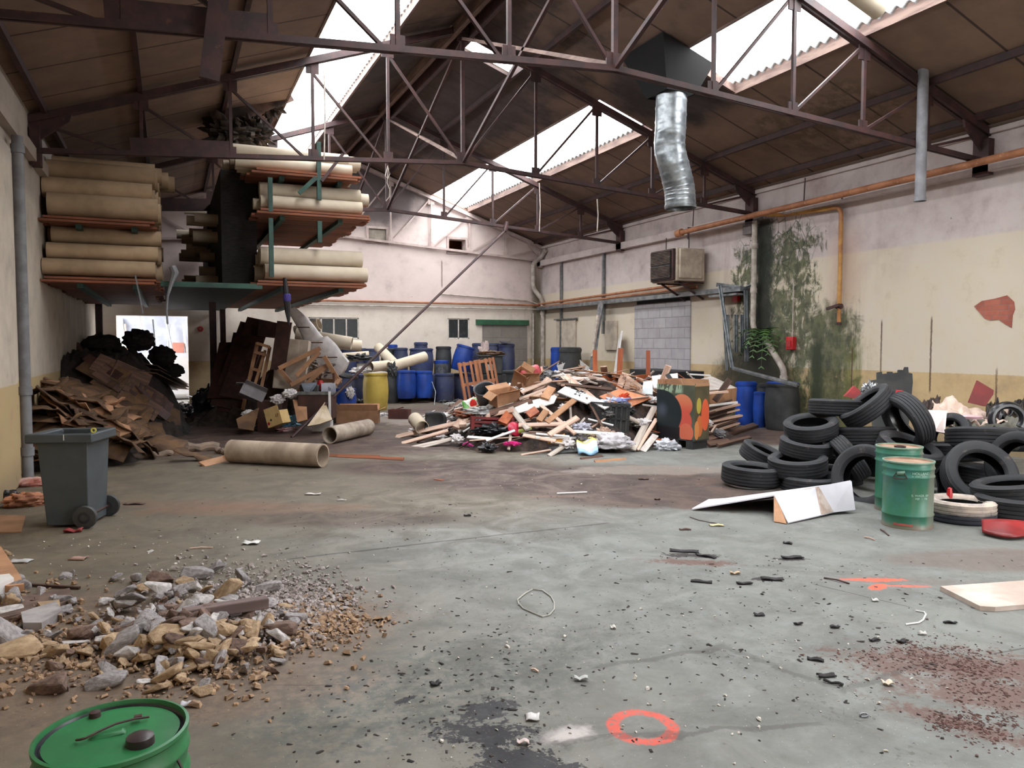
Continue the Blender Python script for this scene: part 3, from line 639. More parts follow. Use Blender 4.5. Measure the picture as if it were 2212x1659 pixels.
# small panels and brackets on the right wall, far end
cp=simple('dull_cabinet_cream',(190,178,160),(168,154,140),5,.7)
for y0,y1,z0,z1,lab in ((20.0,21.2,1.5,2.35,'wide cream panel with dark rails on the far right wall'),(17.7,18.3,1.45,2.25,'narrow cream panel left of the blocked doorway')):
    t=empty('wall_panel',(XR-.05,(y0+y1)/2,z0)); tag(t,lab,'panel'); kid(MB().span((XR-.06,y0,z0),(XR-.005,y1,z1)).build('board',cp,smooth=False,bevel=.01),t)
    if y0>19:
        for z in (z0-.02,z1+.02): kid(MB().span((XR-.1,y0-.1,z-.02),(XR-.02,y1+.1,z+.02)).build('rail',MT['galv'],smooth=False),t)
# battered galvanised channel frame (old enclosure) on the right wall
t=empty('channel_frame',(10.2,13.2,0)); tag(t,'battered galvanised channel frame hanging off the right wall and dropping behind the barrels','metal frame')
def chan(a,c,wd=.09,nm='channel'):
    kid(MB().bar(a,c,wd,.02,(0,1,0)).bar(Vector(a)+Vector((0,-.02,0)),Vector(c)+Vector((0,-.02,0)),.02,.06,(0,1,0)).build(nm,MT['galv'],smooth=False),t)
q1=PX(1555,618,10.6); q2=PX(1582,795,10.2); q3=PX(1722,832,9.9)
chan(q1,q2); chan(q2,q3,.07); chan(PX(1548,615,10.9),PX(1600,622,10.9)); chan(PX(1600,625,10.9),PX(1632,612,10.9))
for x in (1571,1590,1603): chan(PX(x,680,10.9),PX(x,760,10.85),.1,'corrugated_strip')
chan(PX(1560,625,10.85),PX(1570,800,10.85),.05); chan(PX(1612,628,10.88),PX(1614,780,10.88),.12)
kid(MB().span((XR-.35,12.6,2.62),(XR-.05,13.5,2.66)).build('top_plate',MT['galv'],smooth=False),t)
# leaning galvanised ladder tray near far end (right wall) 
b=MB().bar(PX(1298,655,10.7),PX(1278,800,10.2),.28,.02,(1,0,0)); tag(b.build('leaning_cable_tray',MT['galv'],smooth=False),'wide grey metal tray leaning on the far right wall','cable tray')
b=MB().bar(PX(1292,680,10.5),PX(1280,770,10.3),.08,.05,(1,0,0)); tag(b.build('leaning_channel',MT['pinep'],smooth=False),'narrow bright metal channel leaning in front of the wide grey tray','metal channel')
b=MB().bar(PX(1340,725,10.9),PX(1325,838,10.2),.42,.03,(1,-.3,0)); tag(b.build('leaning_door',MT['white'],smooth=False),'pale panel door leaning against the right wall behind the heap','door')
# exposed brick patch and small wall marks
bk=blockmat('exposed_red_brick',(176,104,84),(140,76,64),.24,.075,'y')
po=[(2105,662),(2122,650),(2150,645),(2176,638),(2191,652),(2193,668),(2188,680),(2186,708),(2172,700),(2158,690),(2140,692),(2128,688)]
P3=[PX(x,y,XR) for x,y in po]
b=MB().prism([(p.y,p.z) for p in P3],XR-.012,XR+.0,Matrix(((0,0,1,0),(1,0,0,0),(0,1,0,0),(0,0,0,1)))); tag(b.build('exposed_brick_patch',bk,smooth=False),'ragged patch of bare red brick where plaster fell off the right wall','brickwork')
# rod from farthest truss to the floor
b=MB(); b.cyl(PY(1095,495,17.45),G(630,945),.03,8); b.cyl(PY(1095,480,17.45),PY(1090,500,17.4),.05,8); tag(b.build('leaning_steel_pole',MT['steel']),'very long thin steel pole leaning from the farthest truss to the floor','pole')
for (x,y0,y1,Y,lab) in ((700,345,150,12.2,'left of centre'),(1165,500,395,17.4,'right of centre'),(1290,500,430,12.4,'above the heater')):
    tubeobj('hanging_wire',[PY(x,y1,Y),PY(x+2,(y0+y1)/2,Y),PY(x,y0,Y)],.012,MT['whitep'],'pale drop wire hanging from a truss, '+lab,'wire',n=5)
tubeobj('hanging_hook_wire',[PY(x,y,12.3) for x,y in ((838,358),(832,380),(838,386),(842,376),(839,362),(836,395),(842,410),(841,425),(834,434))],.007,MT['whitep'],'looped white wire dangling below the middle truss','wire',n=5)
# torn insulation hanging from the left slope
def crumple(name,c,rx,ry,rz,m,seed=0,rough=.35,sub=4,M=None,flat=0,fr=2.2):
    """irregular crumpled lump: displaced sphere with a flattened base"""
    b=MB(); n=10*sub; mm=6*sub; vs=[];fs=[]
    for j in range(mm+1):
        th=math.pi*j/mm
        for i in range(n):
            ph=2*math.pi*i/n; d=Vector((math.sin(th)*math.cos(ph),math.sin(th)*math.sin(ph),math.cos(th)))
            q=d*fr+Vector((seed*7.3,seed*3.1,seed)); k=1+rough*(abs(noise.noise(q))*1.6-.5)+rough*.5*(abs(noise.noise(q*2.7))-.2)-rough*.2*abs(noise.noise(q*6))
            z=d.z*rz*k
            if flat and z<-rz*flat: z=-rz*flat
            vs.append((d.x*rx*k,d.y*ry*k,z))
    for j in range(mm):
        for i in range(n): fs.append((j*n+i,j*n+(i+1)%n,(j+1)*n+(i+1)%n,(j+1)*n+i))
    b.add(vs,[f[::-1] for f in fs]); off=rz*flat if flat else 0
    o=b.build(name,m,M=(M if M is not None else Matrix.Translation(Vector(c)+Vector((0,0,off)))),ang=.7); return o
ins=simple('charred_insulation',(70,56,48),(30,26,24),9,.95,wear=((150,130,90),.62))
for i,(px,py,Y,a,bq,cq) in enumerate(((500,292,14.6,.55,.5,.32),(545,285,14.8,.45,.5,.35),(585,230,15.6,.32,.5,.3),(470,270,15.2,.3,.4,.2))):
    o=crumple('torn_insulation',PY(px,py,Y),a*.75,bq*.75,cq*.7,ins,i,.8,4,fr=3); tag(o,'charred clump of insulation hanging from the left slope, '+('lowest and widest','middle one','highest, beside the rooflight','leftmost')[i],'insulation','charred insulation clumps')
for i,(x0,y0,x1,y1,Y) in enumerate(((455,250,620,190,14.6),(440,265,560,248,14.9))):
    b=MB(); b.bar(PY(x0,y0,Y),PY(x1,y1,Y+.4),.5,.02,(0,1,0)); tag(b.build('sagging_ceiling_board',simple('scorched_board',(96,72,62),(40,32,30),3,.9) if i==0 else bpy.data.materials['scorched_board'],smooth=False),'scorched ceiling board sagging below the left rooflight, '+('upper','lower'),'board') if 0 else tag(b.build('sagging_ceiling_board',simple('scorched_board%d'%i,(96,72,62),(40,32,30),3,.9),smooth=False),'scorched ceiling board sagging below the left rooflight, '+('upper','lower')[i],'board')
# rolled card lying on the right rooflight, seen from below
MB_=MB().pipe(G(1800,-60,6.0),G(1905,22,6.0),.13,.01,16)
b=MB().pipe(PY(1790,-60,6.6),PY(1900,22,6.6),.11,.01,16); tag(b.build('tube_on_rooflight',MT['roll']),'brown tube lying on the rooflight at the top right','tube')
# fern growing from the wet wall
t=empty('fern',(XR-.15,12.05,1.75)); tag(t,'green fern growing out of the wet wall above the bent downpipe','plant')
random.seed(5); fm=simple('fern_green',(72,104,48),(48,76,34),6,.6)
for k in range(15):
    a=R(100+160*random.random()); L=.35+.25*random.random(); el=.5*random.random()+.2; b=MB(); rt=Vector((XR-.1,12.05+.2*(random.random()-.5),1.8)); pts=[]
    for i in range(9):
        s=i/8; pts.append(rt+Vector((math.cos(a)*L*s,math.sin(a)*L*s*1.2,L*(el*s*2-1.5*s*s))))
    b.tube(pts,[.006*(1-.7*i/8) for i in range(9)],4)
    for i in range(1,9):
        d=(pts[i]-pts[i-1]).normalized(); sd=d.cross(Vector((0,0,1))).normalized(); wl=.1*math.sin(math.pi*(i+.5)/9.5)+.02
        for s in (-1,1):
            p=pts[i]; q=p+sd*s*wl+d*.03-Vector((0,0,.015)); b.add([p-d*.018,p+d*.018,q+d*.012,q-d*.006],[(0,1,2,3)])
    kid(b.build('frond',fm),t)
# ======================= storage mezzanine and roll racks =======================
Y0,Y1=13.1,22.2
t=empty('storage_rack',(1.0,Y0,0)); tag(t,'dark green steel rack carrying boards and rolls high over the left aisle','rack')
for (x,y,z1) in ((.88,18.0,4.9),(1.3,21.6,4.9),(-1.45,20.0,4.4)):
    b=MB(); b.span((x-.07,y-.08,0),(x+.07,y+.08,z1)); kid(b.build('post',MT['steel'],smooth=False),t)
for z in (2.56,3.72,4.36):
    for x in (1.75,2.7):
        b=MB(); b.span((x-.04,Y0+.12,z-.07),(x+.04,21.9,z)); kid(b.build('carrier_arm',MT['green'],smooth=False),t)
for z in (2.52,3.40):
    for x in (-1.2,-.45):
        b=MB(); b.span((x-.04,Y0+.12,z-.07),(x+.04,19.5,z)); kid(b.build('carrier_arm',MT['green'],smooth=False),t)
b=MB(); b.span((-.1,Y0-.02,2.50),(1.4,Y0+.06,2.58)); kid(b.build('edge_beam',MT['green'],smooth=False),t)
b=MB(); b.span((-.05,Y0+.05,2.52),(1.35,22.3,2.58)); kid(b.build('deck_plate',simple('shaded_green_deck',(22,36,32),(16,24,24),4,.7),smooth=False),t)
for (x,z0,z1) in ((1.55,2.7,3.65),(2.33,3.3,3.65),(2.33,4.0,4.95),(1.55,3.75,4.3)):
    b=MB(); b.span((x-.035,Y0-.03,z0),(x+.035,Y0+.04,z1)); kid(b.build('upright',MT['green'],smooth=False),t)
b=MB(); b.bar((2.28,Y0-.02,4.36),(2.0,Y0-.02,4.08),.07,.04,(0,1,0)); kid(b.build('diagonal_strut',MT['green'],smooth=False),t)
b=MB(); b.bar((2.36,Y0-.06,4.3),(2.72,Y0-.06,4.78),.05,.04,(0,1,0)); kid(b.build('diagonal_strut',MT['steel'],smooth=False),t)
# loose boards laid side by side on the arms
random.seed(11)
def boards(x0,x1,z,n,label,step=.26,jag=.1,group=''):
    proto=None
    for i in range(n):
        L=(x1-x0); y=Y0+.1+i*step
        for lay in range(2):
            if proto is None:
                proto=MB().box((0,0,0),(L,step*.97,.035)).build('storage_board',MT['plank'],smooth=False); o=proto
            else:
                o=proto.copy(); COL.objects.link(o)
            dx=random.uniform(-jag,jag*.4) if lay==0 else random.uniform(-jag,jag)
            o.location=((x0+x1)/2+dx,y,z+.02+lay*.045); o.rotation_euler=(0,0,random.uniform(-.015,.015)); o.scale=(1-random.random()*.04,1,1)
            tag(o,label,'board',group)
boards(1.32,3.12,2.56,33,'orange-brown board laid on the lowest level of the right-hand rack',group='boards on the lowest right level')
boards(1.36,3.2,3.72,16,'orange-brown board laid on the middle level of the right-hand rack',group='boards on the middle right level',jag=.14)
boards(1.25,3.0,4.36,12,'orange-brown board laid on the top level of the right-hand rack',group='boards on the top right level')
boards(-1.66,-.12,2.52,26,'dark brown board laid on the lowest level beside the left wall',group='boards on the lowest left level')
boards(-1.66,-.15,3.40,12,'dark brown board laid on the upper level beside the left wall',group='boards on the upper left level')
# rolls
def rollobj(a,c,r,m,label,group=None,t_=.012,name='cardboard_roll',cat='roll'):
    L=(Vector(c)-Vector(a)).length
    o=MB().lathe([(r-t_,0),(r,0),(r,L*.5),(r,L),(r-t_,L),(r-t_,0)],20,None,False).build(name,m,M=zframe(a,c)); tag(o,label,cat,group); return o
random.seed(21)
def stack(x0,x1,z,rows,lab,group,r=.135,deep=8,ja=.12,offs=0):
    for k in range(deep):
        for lay in range(rows):
            if lay==rows-1 and k==0 and offs: continue
            rr=r*random.uniform(.8,1.08); y=Y0+.1+rr+k*2*r+lay*r; zz=z+rr+lay*1.72*r
            d=random.uniform(-ja,ja)
            front=(k==0)
            l='pale roll at the front of %s, %s'%(lab,('bottom row','second row','third row','fourth row')[lay]) if front else 'pale roll deeper inside '+lab
            rollobj((x0+d,y,zz),(x1+d,y,zz),rr,MT['roll'],l,group)
stack(1.42,3.12,2.68,2,'the lowest level of the right-hand rack','rolls on the lowest right level',.15,14)
stack(1.45,3.12,3.84,2,'the middle level of the right-hand rack','rolls on the middle right level',.115,12,.16)
stack(1.1,2.98,4.47,2,'the top level of the right-hand rack','rolls on the top right level',.11,10,.16)
MT['roll_'],MT['roll']=MT['roll'],simple('shaded_tan_tube',(180,154,124),(150,126,98),1.5,.85,var=.1,wear=((104,84,62),.7))  # left rack tubes: their dimmer light is put into a browner copy
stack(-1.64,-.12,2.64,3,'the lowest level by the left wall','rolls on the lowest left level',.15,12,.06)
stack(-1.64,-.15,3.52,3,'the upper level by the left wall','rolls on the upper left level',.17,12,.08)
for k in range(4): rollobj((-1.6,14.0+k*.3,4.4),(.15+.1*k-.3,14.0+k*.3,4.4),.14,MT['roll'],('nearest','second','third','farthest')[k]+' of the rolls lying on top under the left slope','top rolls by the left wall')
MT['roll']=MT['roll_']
# rolls poking out on the aisle side of the right-hand rack
random.seed(4)
for k in range(22):
    y=14.8+random.random()*5; z=random.choice((2.75,3.0,3.3,3.55,3.85,4.1,4.5,4.75)); x=.35+random.random()*.35+(y-14.8)*-.04
    rollobj((x,y,z),(1.45,y,z),random.uniform(.08,.12),MT['roll'],'pale roll end poking out on the aisle side of the right-hand rack','roll ends on the aisle side')
b=MB(); b.span((.85,14.0,2.6),(1.42,21.6,4.55)); o=b.build('rack_shadow_block',simple('rack_shadow_dark',(40,34,32),(22,20,20),8,.95,sc=(1,2,8)),smooth=False); tag(o,'tall dark block standing in for the shadow inside the right-hand rack','shadow block')  # dark block added where the rack interior lies in shadow
# things hanging from the rack
tubeobj('hanging_hose',[PY(x,y,12.95) for x,y in ((372,575),(378,590),(370,612),(362,640),(360,672),(362,700))],[.05,.06,.03,.018,.015,.015],MT['greyp'],'grey cord with a dark knot hanging from the rack front over the doorway','cord',n=8)
o=MB().tube([PY(x,y,12.9) for x,y in ((615,600),(619,640),(622,672),(624,702))],[.03,.05,.05,.012],8).build('hanging_strap',MT['bag']); tag(o,'black strap bundle with purple band hanging from the rack corner','strap')
p=PY(620,643,12.9); o2=MB().lathe([(.055,-.06),(.065,-.03),(.06,.05),(.05,.06)],10,T(p)).build('purple_band',simple('purple_cloth',(70,56,130),(50,40,100),5,.8),o)
tubeobj('dangling_cable',[PY(x,y,13.0) for x,y in ((292,595),(297,620),(304,650),(308,678))],.012,MT['greyp'],'thin cable dangling under the boards beside the left wall','cable',n=5)
# ======================= barrels =======================
def barrel_mesh(m,lidm,r=.29,h=.95,kind='open'):
    t=empty('blue_barrel' if m in (MT['blue'],MT['dblue']) else ('yellow_barrel' if m==MT['yellow'] else 'black_barrel'))
    pr=[(0,0),(r*.86,0),(r*.9,.02),(r*.93,h*.12),(r*.99,h*.28),(r*1.02,h*.5),(r*.99,h*.72),(r*.93,h*.88),(r*.93,h*.9),(r*.97,h*.905),(r*.97,h*.93),(r*.93,h*.935)]
    MB().lathe(pr,32).build('shell',m,t)
    MB().lathe([(r*.94,h*.93),(r*1.0,h*.93),(r*1.0,h*.965),(r*.95,h*.97)],32,None,True).build('clamp_ring',MT['galv'] if kind=='lid' else m,t)
    MB().lathe([(r*.93,h*.955),(r*.95,h*.985),(r*.8,h*1.0),(r*.3,h*.985),(0,h*.985)],32,None,False).build('lid',lidm,t)
    return keep(t)
protos={k:barrel_mesh(*v) for k,v in dict(b=(MT['blue'],MT['blue']),d=(MT['dblue'],MT['dblue']),k=(MT['bblack'],MT['bblack']),y=(MT['yellow'],MT['whited']),kb=(MT['bblack'],MT['blue'])).items()}
used=set()
def barrel(kind,px,wpx,top,Y,label,h=.95,base=None,rx=0,ry=0,group='barrels against the back wall'):
    c=PY(px,top,Y); dist=(c-CAM).dot(cf); r=wpx/2/FPX*dist; z=c.z-h if base is None else base
    if base is not None: h=c.z-base
    S=Matrix.Diagonal((r/.29,r/.29,h/.95,1)); M=T((c.x,c.y+r*.0,z),random.random()*6,rx,ry)@S
    p=protos[kind]
    if kind in used: o=copy_tree(p,M)
    else: used.add(kind); o=p; o.matrix_world=M
    tag(o,label,'barrel',group); return o
G2='barrels against the back wall'
B=[('b',878,42,800,20.3,'bright blue barrel standing on the pallet, leftmost of the front row',.14),('b',915,40,801,20.35,'bright blue barrel standing on the pallet, second from left in the front row',.14),
('d',937,30,808,20.7,'dusty navy barrel half hidden right of the two bright ones',.1),('d',960,42,806,20.45,'navy barrel behind the leaning pallet frame, front row',0),
('k',846,34,806,20.6,'black barrel in shade between yellow barrel and bright blue barrels',0),
('y',811,54,803,18.6,'tall yellow barrel with a pale lid',0),
('d',776,34,808,19.4,'navy barrel standing left behind the yellow barrel',0),
('b',836+0,0,0,0,'',0)]
for kk in B:
    if kk[2]: barrel(kk[0],kk[1],kk[2],kk[3],kk[4],kk[5],base=kk[6])
U=[('d',752,34,753,21.3,'navy barrel top row, left of the white roll end'),('d',779,26,752,21.5,'navy barrel top row, behind the pole'),('d',804,30,753,21.2,'navy barrel top row, right of the pole'),
('k',838,30,752,21.3,'dark grey barrel top row, behind the leaning tube'),('d',866,30,751,21.0,'blue-grey barrel top row, left of the big one'),('b',848,22,744,21.8,'small blue barrel at the back, top row behind the dark grey one'),
('d',910,52,752,20.9,'broad blue barrel of the top row with white label'),('d',909,30,739,21.6,'navy barrel with dark lid rising highest in the top row'),
('k',958,34,748,21.2,'grey-black barrel top row, left of the tilted one'),('d',1020,20,750,21.8,'narrow navy barrel at the back, right of the tilted one'),
('d',1034,30,741,21.4,'navy barrel with a pale cloth over it'),('d',1064,32,741,21.6,'blue barrel with brown middle, second from right in the top row'),('d',1094,36,742,21.2,'dark navy barrel at the right end by the blocked doorway'),
('d',725,30,754,21.4,'navy barrel at the left end of the top row')]
for k,px,wd,top,Y,l in U: barrel(k,px,wd,top,Y,l,base=.75 if px!=1094 else .5)
for i,(px,Y) in enumerate(((848,21.85),(752,21.2),(790,21.3),(828,21.2),(866,21.1),(905,21.1),(950,21.2),(1000,21.3),(1040,21.4),(1075,21.4))):
    c=PY(px,800,Y); M=T((c.x,c.y,0),i)@Matrix.Diagonal((1,1,.8,1)); o=copy_tree(protos['d'],M); tag(o,'shaded navy barrel supporting the top row by the back wall','barrel','supporting barrels')
o=barrel('b',992,42,745,21.0,'blue-grey barrel tilted to the left in the top row',h=.75,ry=-.28); 
barrel('b',1066,30,768,20.9,'small dark barrel with brown contents below the second from right',h=.5)
o=barrel('b',744,50,838,17.6,'open blue barrel with white plastic spilling over its rim',base=0)
# contents / lids lying on the blue barrel
c=PY(744,832,17.6); o=MB().lathe([(0,0),(.3,0),(.32,.03),(.3,.06),(0,.1)],28,T((c.x,c.y,.97-.1),0,.1,.2)).build('barrel_lid',MT['bblack']); tag(o,'black barrel lid resting tilted on the open blue barrel','lid')
o=crumple('plastic_scrap',PY(757,848,17.25),.1,.06,.13,MT['plast'],3,.45); tag(o,'white plastic scrap hanging down the open blue barrel','plastic')
# silver drum with blue bands
t=empty('silver_drum'); c=PY(953,779,20.7); r=.20; hh=.42
MB().lathe([(r*.95,0),(r,.02),(r,.36),(r*.9,.37)],28,None,True).build('shell',MT['galv'],t); MB().lathe([(r*1.03,.34),(r*1.05,.36),(r*1.05,.42),(r*.6,.43),(0,.42)],28,None,False).build('lid',MT['blue'],t); MB().lathe([(r*1.04,0),(r*1.04,.06)],28,None,False).build('foot_band',MT['blue'],t)
t.location=(c.x,c.y,c.z-hh); tag(t,'silver drum with blue lid stacked between the navy barrels','drum')
def text(body,size,m,name='lettering',ext=.002):
    cu_=bpy.data.curves.new(name,'FONT'); cu_.body=body; cu_.size=size; cu_.align_x='CENTER'; cu_.align_y='CENTER'; cu_.extrude=ext
    o=bpy.data.objects.new('tmp',cu_); COL.objects.link(o); dg=bpy.context.evaluated_depsgraph_get(); me=bpy.data.meshes.new_from_object(o.evaluated_get(dg)); bpy.data.objects.remove(o)
    me.materials.clear(); me.materials.append(m); q=bpy.data.objects.new(name,me); COL.objects.link(q); return q
def wrap(o,r,a0,z0):
    for v in o.data.vertices:
        a=a0+v.co.x/r; zz=v.co.y+z0; rr=r+v.co.z+.001; v.co=(rr*math.cos(a),rr*math.sin(a),zz)
tx=text('K 270',.13,MT['bblack']); wrap(tx,r,math.atan2(-c.y,-c.x)+.0,.2); tx.parent=t
# right-hand barrels
barrel('b',1612,46,824,12.15,'tall blue barrel by the mouldy wall, left one of three',base=0,group='barrels by the right wall')
barrel('b',1641,26,846,11.65,'small slim blue barrel in front of the black one',base=0,group='barrels by the right wall')
barrel('kb',1690,72,825,11.15,'fat black barrel with a blue lid under the galvanised channel',base=0,group='barrels by the right wall')
barrel('k',1655,36,828,11.7,'dark barrel hidden between the blue and the fat black one',base=0,group='barrels by the right wall')
barrel('b',1202,26,750,20.6,'blue barrel against the far right wall behind the heap',base=0,group='barrels behind the heap')
barrel('k',1232,50,750,19.4,'large black barrel against the far right wall behind the heap',base=0,group='barrels behind the heap')
barrel('k',1112,60,800,19.0,'black barrel behind the heap below the end of the top row',base=0,group='barrels behind the heap')
# pallets
def pallet(label,M,m=MT['pine'],L=1.2,Wd=.8,name='wooden_pallet',nb=7):
    t=empty(name); tag(t,label,'pallet')
    for i in range(nb): MB().box((-L/2+.05+i*(L-.1)/(nb-1),0,.125),(.09,Wd,.02)).build('deck_board',m,t,smooth=False)
    for j in (-1,0,1):
        MB().box((0,j*(Wd/2-.05),.105),(L,.09,.02)).build('stringer_board',m,t,smooth=False); MB().box((0,j*(Wd/2-.05),.01),(L,.09,.02)).build('bottom_board',m,t,smooth=False)
        for i in (-1,0,1): MB().box((i*(L/2-.07),j*(Wd/2-.05),.057),(.13,.09,.075)).build('block',m,t,smooth=False)
    t.matrix_world=M; return t
p=G(895,868); pallet('flat pallet under the bright blue barrels',T((p.x,p.y+.45,0),0),MT['pined'],1.9,.95)
p=G(790,872); 
fr=empty('slatted_pallet_frame'); tag(fr,'orange-brown slatted pallet standing upright against the navy barrels','pallet')
slat=simple('orange_slat_wood',(176,116,80),(146,92,64),3,.75,sc=(3,3,.5),var=.1)
Wf,Hf=.95,1.18
for i,xx in enumerate((-.42,-.31,-.14,-.03,.08,.25,.36,.45)): MB().box((xx,0,Hf/2),(.06,.02,Hf)).build('slat',slat,fr,smooth=False)
for z in (.12,.6,Hf-.06): MB().box((0,.03,z),(Wf,.04,.08)).build('cross_rail',slat,fr,smooth=False)
for xx in (-.44,.02,.46): MB().box((xx,.07,Hf/2),(.05,.09,Hf)).build('bearer',slat,fr,smooth=False)
c=G(1022,868); fr.matrix_world=Matrix.Translation((c.x-.45,c.y-1.9,.05))@Matrix.Rotation(-.25,4,'Z')@Matrix.Rotation(-.16,4,'Y')@Matrix.Rotation(-.1,4,'X')
# black tub with brown sack on top
t=empty('black_tub'); tag(t,'rectangular black tub with white label below the top row of barrels','tub')
MB().span((-.3,-.22,0),(.3,.22,.5)).build('body',MT['bblack'],t,bevel=.03); MB().span((-.33,-.25,.46),(.33,.25,.5)).build('rim',MT['bblack'],t,bevel=.01); MB().span((-.1,-.235,.1),(.1,-.221,.26)).build('label_sheet',MT['white'],t,smooth=False)
c=PY(1059,808,18.6); t.matrix_world=T((c.x,c.y,c.z),-.3)
o=MB().span((c.x-.35,c.y-.25,0),(c.x+.35,c.y+.25,c.z)).build('support_crate',MT['bblack'],bevel=.02); tag(o,'low black crate under the labelled black tub','crate')
o=crumple('brown_sack',(c.x,c.y,c.z+.5),.36,.26,.07,MT['cardd'],5,.5,flat=.5); tag(o,'crumpled brown sack lying on the black tub','sack')
o=crumple('pale_cloth',PY(1046,765,21.05),.16,.1,.34,simple('pale_pink_cloth',(196,176,170),(170,150,144),6,.9),8,.7); tag(o,'pale cloth draped over a navy barrel','cloth')
o=MB().lathe([(0,0),(.1,.01),(.17,.06),(.18,.07),(.1,.03),(0,.02)],20,T(PY(1090,742,21.0))).build('white_bowl',MT['white']); tag(o,'white bowl on the dark navy barrel by the blocked doorway','bowl')
# ======================= debris heaps =======================
def lerp(tb,x):
    if x<=tb[0][0] or x>=tb[-1][0]: return tb[0][1] if x<=tb[0][0] else tb[-1][1]
    for (a,p),(c,q) in zip(tb,tb[1:]):
        if a<=x<=c: return p+(q-p)*(x-a)/(c-a)
def sm(t): t=max(0,min(1,t)); return t*t*(3-2*t)
HU=[(-2.05,0),(-1.75,.12),(-1.0,.40),(-.2,.74),(.6,1.05),(1.6,1.05),(2.4,.92),(3.2,.86),(3.75,.72),(4.05,0)]
def hmain(u,v):
    f0=11.15+max(0,u-1.6)*.75+max(0,-u-.5)*1.35
    return lerp(HU,u)*sm((v-f0)/2.0)**.75*(1-sm((v-f0-3.2)/1.6))
HU2=[(-6.4,0),(-6.0,.35),(-5.3,.75),(-4.6,1.15),(-3.9,1.0),(-3.45,.4),(-3.15,0)]
def hleft(u,v):
    k=15.4/14.8; f0=14.6
    return lerp(HU2,u/ (15.4/14.0))*sm((v-f0)/1.6)*(1-sm((v-16.6)/.9))
# cardboard mass along the left wall (world x,y)
def hcard(x,y):
    t1=sm((y-11.0)/1.0)*(1-sm((y-14.2)/1.2))*(1-sm((x+1.55)/1.5))*.78
    t2=sm((y-14.0)/1.5)*(1-sm((y-20.6)/1.0))*(1-sm((x+.75)/1.3))*1.55
    return max(t1,t2)
def march(px,py,fn,d0=9,d1=22,world=False):
    r_=ray(px,py); d=d0
    while d<d1:
        p=CAM+r_*d
        h=fn(p.x,p.y) if world else fn(*UV(p))
        if p.z<=h or p.z<=0: return p
        d+=.03
    return CAM+r_*d1
def hp(px,py,l=.03,fn=None):
    p=march(px,py,fn or hmain); d=(CAM-p).normalized(); return p+d*l
dm=simple('dark_mixed_debris',(74,58,50),(40,34,32),11,.95,bmp=.6,wear=((140,116,100),.6))
def mound(fn,x0,x1,y0,y1,label,m,world=False,n=70):
    b=MB()
    def f(i,j):
        u=x0+(x1-x0)*i; v=y0+(y1-y0)*j; h=fn(u,v)
        p=Vector((u,v,0)) if world else W2(u,v)
        q=p*3; h2=h+(abs(noise.noise(q))*.3+abs(noise.noise(q*2.7))*.16-.16)*min(1,h*4)*.8-.02
        return (p.x,p.y,max(-.01,h2-.06))
    b.grid(n,n,f); o=b.build('debris_mass',m,ang=.5); tag(o,label,'debris',kind='stuff')
mound(hmain,-2.1,4.1,11.0,17.3,'dark mixed debris filling the middle of the big central heap',dm)
mound(hleft,-7.2,-2.7,14.5,18.8,'dark mixed debris under the toppled furniture left of the barrels',dm)
mound(hcard,-1.69,1.0,10.9,21.6,'dark brown mass of piled cardboard and bags along the left wall',simple('dark_card_mass',(44,32,26),(22,16,15),7,.95,bmp=.5),True)
def tp(px,py,v=13.55):
    r_=ray(px,py); return CAM+r_*(v/ (r_.x*fh.x+r_.y*fh.y))
def plank(a,c,w_,t_,m,label,name='plank',cat='plank',group=None,up=None,bev=0):
    a=Vector(a);c=Vector(c); u=up or ((CAM-(a+c)/2).normalized()+Vector((0,0,.8)))
    L=(c-a).length; o=MB().box((0,0,0),(L,w_,t_)).build(name,m,smooth=False,M=frame(a,c,u),bevel=bev); return tag(o,label,cat,group)
def pl(x0,y0,x1,y1,w_,m,label,t_=.02,l0=.03,l1=.03,fn=None,**k):
    A_=hp(x0,y0,l0,fn);B_=hp(x1,y1,l1,fn)
    if A_.z>.12: A_=hp(x0,y0,max(l0,.24),fn)
    if B_.z>.12: B_=hp(x1,y1,max(l1,.24),fn)
    return plank(A_,B_,w_,t_,MT[m] if isinstance(m,str) else m,label,**k)
def quad(P,t_,m,label,name='panel',cat='panel',fn=None,l=.04):
    l=max(l,.22) if name=='panel' and 'floor' not in label else l
    """a stiff sheet fitted to pixel corners lying on the heap, given real thickness"""
    q=[hp(x,y,l,fn) for x,y in P]; c=sum(q,Vector())/len(q)
    n=((q[1]-q[0]).cross(q[2]-q[0])).normalized()
    if n.dot(CAM-c)<0: n=-n
    d=[p-n*(p-c).dot(n) for p in q]; k=len(d)
    b=MB(); b.add([tuple(p) for p in d]+[tuple(p-n*t_) for p in d],[tuple(range(k)),tuple(reversed(range(k,2*k)))]+[(i,k+i,k+(i+1)%k,(i+1)%k) for i in range(k)])
    o=b.build(name,m if not isinstance(m,str) else MT[m],smooth=False)
    o.data.transform(Matrix.Translation(-c)); o.location=c; return tag(o,label,cat)
